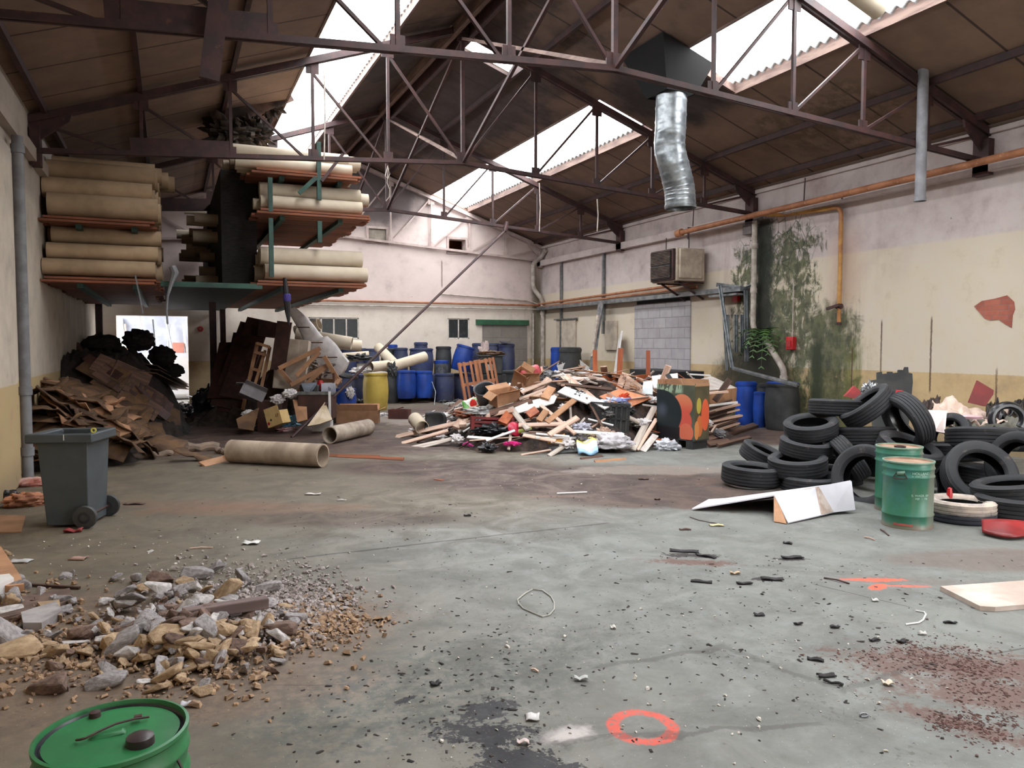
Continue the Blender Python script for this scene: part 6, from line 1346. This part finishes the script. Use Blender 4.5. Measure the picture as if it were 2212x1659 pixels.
def drape(P,d0,d1,seed,m,label,name,cat,hump=.12):
    xs=[p[0] for p in P]; ys=[p[1] for p in P]; x0,x1,y0,y1=min(xs),max(xs),min(ys),max(ys); b=MB()
    def f(i,j):
        ex=1-.1*abs(noise.noise(Vector((j*4,seed,0)))); px=x0+(x1-x0)*(.5+(i-.5)*ex); py=y1-(y1-y0)*j*(.75+.25*math.sin(i*5+seed)); p=tp(px,py,d0+(d1-d0)*j)
        return tuple(p+Vector((0,0,hump*(noise.noise(Vector((i*6,j*4,seed)))+.4*noise.noise(Vector((i*15,j*11,seed)))))))
    b.grid(40,18,f); o=b.build(name,m,solid=.012,ang=1.2); return tag(o,label,cat)
drape([(2015,862),(2180,918)],9.2,10.0,1,simple('stained_white_cloth',(214,190,176),(190,166,152),5,.9,wear=((200,150,80),.6)),'rumpled white and ochre cloth spread behind the tyres','rumpled_cloth','cloth')
drape([(2060,898),(2212,930)],8.9,9.4,2,simple('olive_grey_sheet',(100,98,88),(78,76,68),4,.8),'grey-olive plastic sheet over the tyres at right','plastic_sheet','sheet')
drape([(2130,862),(2230,900)],9.5,10.4,3,MT['bag'],'black bags heaped at the far right behind the cloth','black_bags','bag',.2)
drape([(1970,858),(2030,885)],9.8,10.6,4,simple('dark_brown_sacking',(70,54,48),(46,38,36),6,.9),'dark brown sacking between rubber sheet and cloth','sacking','sack')
rb_=tubeobj('black_tube_loop',[tp(2180+34*math.cos(a)-4,905-30*math.sin(a)*1.0,8.8) for a in [k*math.pi/10 for k in range(-2,12)]],.045,MT['bag'],'curved black rubber tube arching at the far right','tube',n=10)
o=MB().lathe([(0,0),(.14,.0),(.15,.03),(.0,.05)],24,T(tp(2092,904,9.2))).build('tub_lid',simple('white_red_lid',(200,160,166),(206,200,206),9,.4)); tag(o,'white and red round lid on the cloth','lid')
def mcyl(h=.9): pass
# red and black car part at lower right
b=MB(); 
def f(i,j):
    p=G(2122+96*i,1142+14*j+12*math.sin(i*2.4)); return tuple(p+Vector((0,0,.02+.09*(1-j)*(.3+.7*math.sin(i*2.2+.3)))))
b.grid(16,6,f); o=b.build('red_bumper_piece',simple('car_red',(150,32,34),(110,26,28),3,.4),solid=.02); tag(o,'curved red car body piece on the floor at the right edge','car part')
drape([(2105,1112),(2215,1150)],7.3,7.05,7,MT['bag'],'torn black plastic wheel liner behind the red car piece','black_liner','car part',.07)
# ======================= green steel drums =======================
def gm(name,c1,c2,w_):
    m,bb=newmat(name,.42); v,x,y,z=obc(); n=ns(v,4,5,.65); c=mixc(ss(n,.35,.65),C(c1),C(c2)); c=mixc(ss(ns(v,3,3,.5,0,(1,1,.3)),.52,.62)*w_,c,C(108,118,104)); c=mixc((1-ss(z,.0,.06))*.5*w_,c,C(140,90,80)); setc(bb,c); return m
g1=gm('worn_green_enamel',(46,104,76),(58,116,104),1.0); g2=gm('bright_green_enamel',(46,122,70),(40,104,62),.25)
lidm=simple('dusty_rust_lid',(176,146,124),(146,112,92),6,.8,wear=((90,56,44),.62)); ringm=simple('pale_green_edge',(130,156,138),(100,130,112),8,.5)
def drum(px,py,R_,H_,label,m,lm,front=True,z0=0,at_top=None):
    t=empty('green_steel_drum'); tag(t,label,'drum')
    pr=[(R_*.97,0),(R_*1.02,.0),(R_*1.02,.012),(R_,.02)]
    for zz in (.2,.36,.78,.9):
        if zz==.36: continue
        z=H_*zz; pr+=[(R_,z-.014),(R_*1.035,z-.004),(R_*1.035,z+.004),(R_,z+.014)]
    pr+=[(R_,H_-.012)]
    pr=[(0,.004)]+pr
    MB().lathe(pr,48,None,False).build('shell',m,t,ang=.9)
    MB().lathe([(R_,H_-.014),(R_*1.03,H_-.008),(R_*1.03,H_+.003),(R_*.985,H_+.005),(R_*.97,H_-.004)],48,None,False).build('rolled_rim',ringm if m==g1 else m,t)
    MB().lathe([(R_*.975,H_-.004),(R_*.95,H_-.018),(R_*.5,H_-.016),(0,H_-.014)],48,None,False).build('lid',lm,t)
    return t
ang=lambda p:math.atan2(-p.y,-p.x)
p=G(1959,1134); R1_=.205; t=drum(0,0,R1_,.58,'front green steel drum with faded white stencilled lettering',g1,lidm); 
A0=math.atan2(CAM.y-p.y,CAM.x-p.x)
t.matrix_world=T(p); rightward=+1
stm=simple('faded_white_stencil',(176,206,190),(150,186,170),9,.6)
for txt_,dz,da,sz in (('HOLLAND',.49,.52,.032),('2 ETI-SKII',.455,.47,.034),('B. WAGR. BV',.30,.5,.026),('MP. 1 /70',.272,.55,.028)):
    tx=text(txt_,sz,stm,'stencil_lettering',.0004); wrap(tx,R1_+.001,A0+da,dz); tx.parent=t
b=MB(); a0=A0-.28; P_=lambda a,z,r=R1_+.004:(r*math.cos(a),r*math.sin(a),z)
MB().add([P_(a0-.14,.50),P_(a0+.16,.51),P_(a0+.15,.47),P_(a0-.13,.465)],[(0,1,2,3)]).build('handle_plate',ringm,t,solid=.006)
MB().tube([P_(a0-.16,.49,R1_+.01),P_(a0-.26,.45,R1_+.02),P_(a0-.18,.44,R1_+.025),P_(a0+.12,.445,R1_+.025),P_(a0+.26,.45,R1_+.02),P_(a0+.14,.49,R1_+.01)],.005,6).build('drop_handle',MT['steel'],t)
MB().add([P_(A0-.55+.13*k,z,R1_*1.0+.0015) for z in (.03,.05) for k in range(7)],[(k,k+1,k+8,k+7) for k in range(6)]).build('red_smear',simple('faint_red_paint',(170,84,76),(140,80,72),8,.7),t,smooth=False)
p=G(1939,1100); t=drum(0,0,.205,.62,'rear green steel drum, slightly taller, with rusty dusty lid',g1,lidm); t.matrix_world=T(p)
MB().lathe([(.05,.606),(.055,.618),(.042,.62),(.04,.606)],20,T((.01,0,0)),False).build('lid_fitting',MT['steel'],t)
# foreground drum
p=G(243,1581,.56); R2=.185; t=drum(0,0,R2,.56,'bright green steel drum cut off by the bottom left of the view',g2,g2); 
MB().lathe([(R2*.965,.553),(R2*.93,.543),(R2*.925,.5435),(R2*.9,.551)],48,None,False).build('black_seal_groove',MT['bag'],t)
MB().lathe([(R2*.9,.5505),(R2*.6,.553),(0,.553)],48,None,False).build('raised_lid_plate',g2,t)
t.matrix_world=T((p.x,p.y,0))
def lp(px,py): q=G(px,py,.556); return (q.x-p.x,q.y-p.y)
x_,y_q=lp(303,1603); MB().lathe([(0,.552),(.036,.552),(.034,.572),(.028,.576),(0,.576)],20,T((x_,y_q,0)),False).build('black_bung',simple('dark_brown_bung',(70,56,54),(50,38,40),6,.4),t)
x_,y_q=lp(205,1545); MB().lathe([(0,.552),(.016,.552),(.014,.566),(0,.568)],14,T((x_,y_q,0)),False).build('small_cap',MT['steel'],t)
pts=[(*lp(a,b_),.556+c_) for a,b_,c_ in ((165,1602,.004),(172,1606,.01),(185,1604,.012),(200,1598,.014),(215,1590,.014),(250,1576,.016),(290,1562,.012),(322,1553,.006))]
MB().tube(pts,.0035,6).build('wire_bail',MT['steel'],t)
MB().box((*lp(232,1585),.552),(.09,.035,.02),None).build('bail_boss',g2,t,bevel=.012)
MB().box((*lp(298,1556),.566),(.02,.014,.008)).build('bail_clip',MT['darkw'],t,smooth=False)
a1=math.atan2(*(reversed(lp(400,1598)))) ; MB().tube([(R2*1.02*math.cos(a1),R2*1.02*math.sin(a1),.5),((R2+.025)*math.cos(a1-.05),(R2+.025)*math.sin(a1-.05),.48),((R2+.028)*math.cos(a1-.12),(R2+.028)*math.sin(a1-.12),.44),(R2*1.02*math.cos(a1-.16),R2*1.02*math.sin(a1-.16),.43)],.004,6).build('side_loop',MT['steel'],t)
# ======================= wheelie bin =======================
t=empty('wheelie_bin'); tag(t,'dark grey two-wheeled bin without lid at the left of the floor','bin'); gb=simple('dark_grey_bin_plastic',(70,76,80),(60,66,70),3,.5,wear=((100,100,96),.7))
b=MB(); L0,L1,Wb,Wt,Hb=.34,.42,.40,.48,.80
def ring(z,L,W_,xo=0): return [(xo-L/2,-W_/2,z),(xo+L/2,-W_/2,z),(xo+L/2,W_/2,z),(xo-L/2,W_/2,z)]
o_=ring(.02,L0,Wb)+ring(Hb,L1,Wt,-.01); i_=ring(.05,L0-.03,Wb-.03)+ring(Hb,L1-.03,Wt-.03,-.01)
b.add(o_+i_,[(0,3,2,1),(0,1,5,4),(1,2,6,5),(2,3,7,6),(3,0,4,7),(8,9,10,11),(8,12,13,9),(9,13,14,10),(10,14,15,11),(11,15,12,8),(4,5,13,12),(5,6,14,13),(6,7,15,14),(7,4,12,15)])
b.build('bin_body',gb,t,bevel=.02)
b=MB(); r0=[(-.30,-.27),(.25,-.27),(.25,.27),(-.30,.27)]; r1=[(-.2,-.22),(.19,-.22),(.19,.22),(-.2,.22)]
vs=[(x,y,Hb-.05+ (0 if x>0 else 0)) for x,y in r0]+[(x,y,Hb+.03) for x,y in r0]+[(x,y,Hb-.05) for x,y in r1]+[(x,y,Hb+.03) for x,y in r1]
fs=[]
for k in range(4):
    q=(k+1)%4; fs+=[(k,q,4+q,4+k),(4+k,4+q,12+q,12+k),(12+k,12+q,8+q,8+k),(8+k,8+q,q,k)]
b.add(vs,fs).build('rim',gb,t,bevel=.012)
MB().cyl((.17,-.27,.10),(.17,.27,.10),.012,10).build('axle',MT['steel'],t)
for s in (-1,1):
    y=s*.255; w_=MB().lathe([(.0,-.025),(.07,-.025),(.095,-.022),(.10,-.01),(.10,.01),(.095,.022),(.07,.025),(0,.025)],32,Matrix.Translation((.17,y,.10))@Matrix.Rotation(R(90),4,'X'),False).build('wheel',MT['bblack'],t)
    MB().lathe([(.035,-.03),(.05,-.028),(.05,.028),(.035,.03)],20,Matrix.Translation((.17,y,.10))@Matrix.Rotation(R(90),4,'X'),False).build('hub',MT['rubber'],w_)
MB().box((.02,-.273,Hb+.0),(.006,.004,.05)).build('white_mark',MT['white'],t,smooth=False)
MB().lathe([(.012,-.004),(.024,-.004),(.024,.004),(.012,.004),(.012,-.004)],16,Matrix.Translation((.245,-.22,Hb+.055))@Matrix.Rotation(R(90),4,'X'),False).build('yellow_tag',simple('yellow_tag',(216,206,90),(196,186,80),3,.4),t)
p=G(140,1140); t.matrix_world=T((p.x+fh.x*.2,p.y+fh.y*.2,0),YW+.12)@Matrix.Rotation(.0,4,'Y')
# ======================= rubble =======================
stm1=simple('grey_mortar_stone',(158,152,152),(124,118,118),8,.9,bmp=.5,var=.18); stm2=simple('ochre_sandstone',(176,152,122),(148,122,96),6,.9,bmp=.5,var=.15); stm3=simple('pale_plaster_lump',(196,190,188),(160,154,152),6,.85,bmp=.4,var=.1); stm4=simple('brownish_stone',(124,100,88),(92,74,66),7,.9,bmp=.5,var=.2)
def rockmesh(seed,flat=.5):
    random.seed(seed); import bmesh
    bm=bmesh.new(); pts=[]
    for k in range(16): 
        d=Vector((random.gauss(0,1),random.gauss(0,1),random.gauss(0,1))).normalized(); pts.append(bm.verts.new((max(-.42,min(.42,d.x*.55)),max(-.4,min(.4,d.y*.5)),max(-.32,min(.34,d.z*.5))*flat*1.4)))
    r_=bmesh.ops.convex_hull(bm,input=pts); 
    bmesh.ops.delete(bm,geom=[v for v in bm.verts if not v.link_faces],context='VERTS')
    bmesh.ops.bevel(bm,geom=bm.edges[:],offset=.03,segments=1,affect='EDGES')
    me=bpy.data.meshes.new('rubble_stone'); bm.to_mesh(me); bm.free(); return me
rk={}
for j,(nm,mm) in enumerate((('grey mortar',stm1),('ochre sandstone',stm2),('pale plaster',stm3),('brown stone',stm4))):
    rk[nm]=[]
    for k in range(5):
        me=rockmesh(100+j*10+k,.45+.1*k); me.materials.append(mm); rk[nm].append(me)
random.seed(42)
def pile_h(px,py):
    a=math.exp(-(((px-430)/150)**2+((py-1335)/75)**2)); return .17*a
def stone(p,s,nm,label,group,flat=1,rz=None):
    o=bpy.data.objects.new('rubble_stone',random.choice(rk[nm])); COL.objects.link(o)
    o.matrix_world=T(p,rz if rz is not None else random.random()*6,random.gauss(0,.35),random.gauss(0,.35))@Matrix.Diagonal((s*1.25,s*.8,s*.8*flat,1)); return tag(o,label,'stone',group)
cnt=0
while cnt<285:
    k=random.random()
    if k<.60: px=random.gauss(430,105); py=random.gauss(1360,55)
    elif k<.78: px=random.gauss(250,90); py=random.gauss(1400,60)
    elif k<.93: px=random.gauss(70,60); py=random.gauss(1340,60)
    else: px=random.uniform(60,620); py=random.uniform(1150,1500)
    if not(2<px<690 and 1160<py<1500) or (py>1470 and px<90): continue
    upper=(py<1350-(px-450)*.1)
    nm=random.choices(('grey mortar','ochre sandstone','pale plaster','brown stone'),(6,1.2,1.5,2.2) if upper else (2,5,1.3,2.2))[0]
    far=k>=.93; s=random.uniform(.03,.06) if far else random.uniform(.05,.14)*(1 if random.random()<.75 else 1.25)
    h=pile_h(px,py); p=G(px,py,h*.8+s*.16); stone(p,s,nm,('loose %s fragment scattered beyond the rubble pile' if far else '%s lump in the rubble pile at the lower left')%nm,('scattered %s fragments' if far else '%s lumps in the rubble pile')%nm,random.uniform(.6,1)); cnt+=1
for px,py,s,nm,lab in ((690/1.0*.68,1226,.13,'grey mortar','squared grey mortar block at the very top of the rubble pile'),(425,1240,.20,'grey mortar','long grey mortar block near the top of the rubble pile'),(485,1283,.22,'ochre sandstone','largest ochre stone near the top centre of the rubble pile'),
    (265,1388,.19,'grey mortar','flat-faced grey block at the left foot of the rubble pile'),(365,1365,.2,'ochre sandstone','wide ochre stone in the middle of the rubble pile'),(605,1358,.17,'brown stone','broken ochre-brown stone at the right end of the rubble pile'),
    (270,1300,.22,'grey mortar','long pale grey slab at the upper left of the rubble pile'),(580,1270,.16,'grey mortar','light grey slab piece at the upper right of the rubble pile'),(430,1300,.16,'pale plaster','pale plaster lump above the wooden beam'),
    (15,1370,.26,'grey mortar','big grey block cut by the left edge'),(30,1400,.3,'ochre sandstone','big ochre block below the grey one at the left edge'),(110,1482,.2,'brown stone','flat ochre-topped stone left of the foreground drum'),(230,1472,.17,'grey mortar','pointed grey stone above the foreground drum'),(360,1455,.17,'ochre sandstone','ochre stone at the bottom of the rubble pile')):
    h=pile_h(px,py); stone(G(px,py,h+s*.12),s,nm,lab,None,.7,random.uniform(-.4,.4)+YW)
plank(G(395,1328,.17),G(578,1300,.16),.07,.06,simple('weathered_beam',(124,106,102),(96,80,78),4,.9,sc=(.5,4,4)),'short weathered wooden beam lying across the rubble pile','timber_beam','beam',up=Vector((0,0,1)),bev=.006)
# gravel fines, one uncounted mass
def bits(name,spec,n,smin,smax,m,label,seed,zf=None):
    random.seed(seed); b=MB()
    for k in range(n):
        cx,cy_,sx,sy=random.choice(spec); px=random.gauss(cx,sx); py=random.gauss(cy_,sy)
        if not(-20<px<2240 and 1010<py<1680): continue
        s=random.uniform(smin,smax)*(1 if random.random()<.85 else 1.6); z=(zf(px,py) if zf else 0); p=G(px,py,z+s*.3)
        fl=.5 if name in('dark_crumbs','brown_litter') else 1; M=T(p-Vector((0,0,s*.15*(1-fl)*2)),random.random()*6,random.gauss(0,.4)*fl,random.gauss(0,.4)*fl)@Matrix.Diagonal((s*random.uniform(.8,1.8)/fl*(1 if fl==1 else .8),s,s*random.uniform(.3,.7)*fl,1))
        a=random.random(); b.add([(-.5,-.4,-.4),(.5,-.3,-.4),(.4,.5,-.4),(-.4,.4,-.4),(-.3,-.2,.4),(.3,-.3,.5),(.2,.3,.4),(-.3,.3,.3)],[(3,2,1,0),(4,5,6,7),(0,1,5,4),(1,2,6,5),(2,3,7,6),(3,0,4,7)],M)
    o=b.build(name,m,smooth=False); return tag(o,label,'debris',kind='stuff')
bits('gravel',((670,1290,55,28),(640,1310,70,35),(560,1290,80,40),(430,1300,100,50)),2300,.008,.024,simple('mixed_gravel',(170,160,158),(128,116,110),20,.9),'fine grey gravel spread at the right of the rubble pile',1,lambda x,y:pile_h(x,y)*.8)
bits('ochre_gravel',((450,1400,110,50),(250,1400,110,55),(60,1380,60,60),(700,1345,60,25)),2200,.008,.03,simple('ochre_gravel',(168,138,108),(128,104,86),20,.9),'fine ochre gravel under and before the rubble pile',2,lambda x,y:pile_h(x,y)*.6)
bits('dark_crumbs',((1600,1300,280,130),(1700,1250,200,80),(1150,1450,250,120),(1300,1250,300,120),(1950,1400,180,100),(900,1500,200,90),(1200,1080,260,30),(700,1150,250,50),(950,1450,150,90)),1300,.003,.013,simple('dark_crumbs',(58,50,46),(36,32,32),20,.95),'dark crumbs and specks scattered over the floor',3)
bits('pale_crumbs',((850,1300,260,120),(1300,1400,300,140),(300,1180,220,40),(1150,1040,260,18),(1750,1450,220,100)),420,.004,.013,simple('pale_crumbs',(206,200,192),(180,172,160),20,.9),'pale crumbs and chips scattered over the floor',4)
bits('brown_litter',((2070,1440,60,25),(2140,1500,50,30),(2060,1560,30,12),(1950,1420,80,15),(2120,1440,60,20),(2000,1400,50,20),(2150,1570,40,25)),1500,.003,.010,simple('brown_litter',(92,62,54),(70,48,44),20,.95),'brown crumbled litter on the floor at the lower right',5)
# ======================= single small things on the floor =======================
def chip(px,py,w_,h_,c,label,name='paper_scrap',cat='paper',rz=0,t_=.004,curl=.015,seed=0):
    m=simple('%s_%d_%d'%(name,px,py),c,tuple(int(k*.85) for k in c),12,.8); b=MB()
    b.grid(5,4,lambda i,j:((i-.5)*w_*(1-.25*abs(noise.noise(Vector((j*3,seed+px,0))))),(j-.5)*h_*(1-.3*abs(noise.noise(Vector((i*3,seed+py,2))))),.004+curl*abs(math.sin(i*4+seed+px)*math.cos(j*3+py))))
    p=G(px,py); o=b.build(name,m,M=T((p.x,p.y,.004),YW+rz),solid=t_); return tag(o,label,cat)
for a in ((542,1175,.13,.09,(216,214,210),'white folded paper on the floor above the rubble pile'),(676,1069,.17,.05,(206,198,194),'white paper strip on the floor in the middle distance'),(1150,1553,.06,.06,(212,208,206),'white paper square near the black oil stain'),
 (1255,1470,.07,.035,(176,176,172),'pale scrap above the white powder patch'),(46,1214,.14,.08,(196,196,198),'white scrap on the floor at left above the rubble'),(1325,1358,.03,.03,(220,214,206),'tiny white chip right of the wire loop'),
 (1548,1136,.13,.06,(216,204,160),'yellow and white paper scrap left of the folded white panel'),(1890,1299,.04,.03,(212,210,206),'tiny white chip below the orange paint splash'),(1918,1480,.05,.035,(216,196,176),'pale leaf-like chip at the right of the floor'),
 (1130,1608,.05,.03,(210,190,186),'small pale scrap in the white powder'),(1992,1371,.04,.03,(200,196,190),'small pale chip near the bent white wire'),(1588,1241,.07,.03,(190,166,140),'tan chip beside the charred scraps'),
 (738,1082,.1,.02,(190,186,184),'thin pale strip on the floor left of centre'),(170,1208,.12,.08,(176,140,128),'pinkish torn paper above the rubble pile'),(404,1525,.05,.04,(196,194,200),'small bluish white scrap beside the foreground drum')): chip(*a)
chip(948,1037,.13,.05,(150,84,52),'orange-brown wood chip on the floor in the middle distance','wood_chip','wood chip',-.7,.015,0)
chip(158,1150,.14,.06,(150,60,62),'red and white crumpled wrapper by the bin wheel','wrapper','wrapper',.2,.01,.03)
for i,(px,py,w_,h_,rz) in enumerate(((1478,1192,.22,.06,-.2),(1525,1203,.16,.03,-.7),(1712,1206,.16,.05,.1),(1702,1175,.07,.03,-.5),(1668,1253,.15,.05,-.2),(1608,1262,.1,.04,0),(1762,1427,.08,.02,-.4),(1785,1462,.09,.03,.1),(1800,1478,.09,.015,-.6),(1515,1258,.14,.04,-.3),(1803,1357,.05,.02,0),(1640,1330,.06,.03,0),(2052,1347,.07,.02,-.1),(1010,1115,.07,.03,0),(290,1090,.2,.05,.1),(1950,1388,.06,.03,.4),(1890,1385,.06,.02,.3),(1420,1080,.06,.03,0),(1390,1036,.12,.05,0),(940,1480,.05,.03,.5),(1725,1350,.05,.02,.2),(1480,1145,.1,.03,0))):
    chip(px,py,w_,h_,(44,40,42) if i not in (14,17,18,21) else (86,62,54),('largest charred bark scrap above centre right','thin charred twig right of the largest bark scrap','dark bark scrap with a pale chip','small dark chip above the bark scraps','black scrap below the bark scraps','flat dark flake left of the black scrap','small curved black strip right of centre','black twig bundle piece','thin black twig below the curved strip','brown-black smear scrap under the bark scraps','tiny black strip left of the bent wire','dark flat flake left of centre right','black strip near the bent white wire','tiny black scrap in the middle floor','dark crust on the floor right of the bin','dark scrap at the right','tiny dark strip at the right','small brown scrap left of the tyres','reddish brown leaf left of the tyres','black hook-like scrap near the oil stain','tiny dark chip below the black scrap','reddish brown leaf under the thin twig')[i],'bark_scrap','scrap',rz,.008,.012,i)
lp_=[G(x,y)+Vector((0,0,.006)) for x,y in ((1118,1297),(1135,1283),(1150,1275),(1172,1277),(1190,1290),(1197,1303),(1197,1318),(1187,1330),(1172,1334),(1150,1325),(1130,1316),(1120,1305),(1118,1297))]
tubeobj('wire_loop',lp_,.0045,simple('pale_wire',(176,174,164),(150,148,138),9,.5),'hexagonal loop of pale wire on the floor at the centre','wire',n=6)
tubeobj('bent_wire',[G(x,y)+Vector((0,0,.006)) for x,y in ((1978,1321),(1996,1324),(2000,1329),(1994,1341),(1985,1347),(1956,1351))],.005,MT['white'],'bent white rod on the floor at the right','wire',n=6)
tubeobj('small_chain_link',[G(1866+9*math.cos(a),1547+4*math.sin(a))+Vector((0,0,.005)) for a in [k*.7 for k in range(10)]],.003,MT['galv'],'tiny metal link on the floor at the lower right','metal link',n=5)
tubeobj('thin_rod',[G(1203,1068)+Vector((0,0,.01)),G(1268,1065)+Vector((0,0,.01))],.01,MT['white'],'straight white rod on the floor before the brown damp patch','rod',n=6)
tubeobj('twig',[G(x,y)+Vector((0,0,.006)) for x,y in ((1490,1118),(1510,1125),(1535,1130),(1558,1133))],.004,MT['darkw'],'thin dark twig left of the yellow and white scrap','twig',n=5)
for i,(x0,y0,x1,y1,lab) in enumerate(((410,1186,460,1184,'pale wooden splinter above the rubble pile'),(1902,1145,1920,1158,'dark twig left of the front green drum'),(1868,1162,1890,1168,'pale splinter before the green drums'),(1148,1448,1163,1453,'tiny pale splinter in the grey scuffed area'),(1780,1250,1835,1262,'dark root-like twig left of the orange splash'))):
    tubeobj('splinter',[G(x0,y0)+Vector((0,0,.006)),G((x0+x1)/2,(y0+y1)/2)+Vector((0,0,.012)),G(x1,y1)+Vector((0,0,.005))],.006,MT['pine'] if 'pale' in lab else MT['darkw'],lab,'splinter',n=5)
# marble-like slab at right
def slabf(P,th,m,label,name,cat):
    q=[G(x,y,th) for x,y in P]; k=len(q); b=MB(); b.add([tuple(p) for p in q]+[(p.x,p.y,.001) for p in q],[tuple(range(k)),tuple(reversed(range(k,2*k)))]+[(i,k+i,k+(i+1)%k,(i+1)%k) for i in range(k)]); o=b.build(name,m if not isinstance(m,str) else MT[m],smooth=False); return tag(o,label,cat)
slabf([(2031,1266),(2117,1309),(2150,1311),(2260,1302),(2260,1250),(2150,1258)],.03,simple('stained_marble_board',(206,190,180),(176,158,146),3,.6,wear=((130,104,86),.66)),'stained pinkish white slab on the floor at the right edge','stone_slab','slab')
slabf([(0,1112),(55,1113),(46,1148),(-20,1150)],.012,MT['card'],'flat tan cardboard on the floor at the left edge, below the bin','cardboard_piece','cardboard')
slabf([(-20,1180),(2,1180),(42,1240),(52,1262),(20,1266),(-20,1262)],.05,MT['card'],'brown cardboard box flap at the left edge','cardboard_piece','cardboard')
slabf([(-10,1242),(20,1239),(30,1248),(-2,1262)],.075,MT['white'],'white card lying on the brown flap at the left edge','white_card','card')
slabf([(0,1292),(60,1285),(150,1270),(160,1290),(120,1310),(60,1322),(0,1335)],.02,stm4,'flat pinkish brown stone plate at the left edge','stone_plate','stone')
slabf([(45,1322),(120,1298),(135,1318),(90,1345),(50,1345)],.05,stm1,'flat grey stone plate beside the ochre one at left','stone_plate','stone')
slabf([(80,1300),(128,1295),(134,1330),(100,1322)],.04,stm2,'ochre stone plate at left with a notched edge','stone_plate','stone')
plank(G(48,1262,.01),G(172,1270,.01),.02,.015,MT['darkw'],'thin dark stick on the floor above the left rubble',up=Vector((0,0,1)))
o=crumple('brown_paper_bag',G(58,1092)+Vector((0,0,.0)),.2,.13,.09,simple('orange_brown_bag',(186,126,92),(140,92,70),4,.8),3,.35,flat=.5); tag(o,'orange-brown paper bag lying behind the bin at the left wall','bag')
o=crumple('cement_sack',G(70,1048)+Vector((0,0,.0)),.25,.15,.06,simple('pinkish_sack',(200,168,158),(160,96,84),3,.8),4,.3,flat=.5); tag(o,'pinkish white sack at the foot of the left wall pipe','sack')
o=crumple('dark_shoe',G(14,1082)+Vector((0,0,.0)),.14,.09,.07,MT['bag'],5,.3,flat=.5); tag(o,'dark shoe-like lump at the left edge of the view','lump')
o=MB().span((-.25,-.2,0),(.25,.2,.55)).build('dark_crate',MT['bag'],M=T(G(85,1010)+fh*.3,YW),bevel=.02); tag(o,'black crate in the shade behind the bin','crate')
# folded white panel in front of the tyres
L=G(1495,1101,.01); L2=G(1500,1095,.02); F0=G(1702,1131,.005); F1=G(1846,1102,.03); 
def atz(px,py,d): return PD(px,py,d)
R0=atz(1672,1072,7.25); R1p=atz(1760,1055,7.3); R2p=atz(1838,1040,7.4); Fm=G(1800,1108,.02)
mw=simple('white_coated_board',(222,220,226),(206,204,212),2,.55,wear=((150,130,120),.72)); t=empty('folded_white_panel',(L.x,L.y,0)); tag(t,'large white coated board folded like a tent on the floor before the tyres','board')
def sheet(P,th,m,nm):
    n=((P[1]-P[0]).cross(P[2]-P[0])).normalized(); k=len(P); b=MB(); b.add([tuple(p) for p in P]+[tuple(p+n*th) for p in P],[tuple(range(k)),tuple(reversed(range(k,2*k)))]+[(i,k+i,k+(i+1)%k,(i+1)%k) for i in range(k)]); kid(b.build(nm,m,smooth=False),t)
Bk=R2p+fh*.75; Bk.z=.02; Bl=L+fh*.35+cr*.25; Bl.z=.03
sheet([L,R0,R1p,R2p,Bk,Bl],.012,mw,'long_wing'); sheet([R0,F0,Fm,R1p],.012,mw,'front_wing'); sheet([R1p+Vector((0,0,.002)),Fm-cr*.02,F1,R2p],.012,mw,'front_wing')
sheet([R0-Vector((0,0,.01)),G(1672,1128,.0),G(1700,1133,.0),R0+cr*.02],.01,MT['card'],'brown_inner_flap')
torn=simple('torn_paper_layer',(190,176,168),(160,140,128),10,.9)
nrm=(R1p-R0).cross(F0-R0).normalized(); nrm=nrm if nrm.dot(CAM-R0)>0 else -nrm
q=lambda a,c,s:(a.lerp(c,s)+nrm*.014); sheet([q(R0,R1p,.75),q(F0,Fm,.72),q(F0,Fm,1.0),q(R1p,R2p,.1)],.002,torn,'torn_strip')
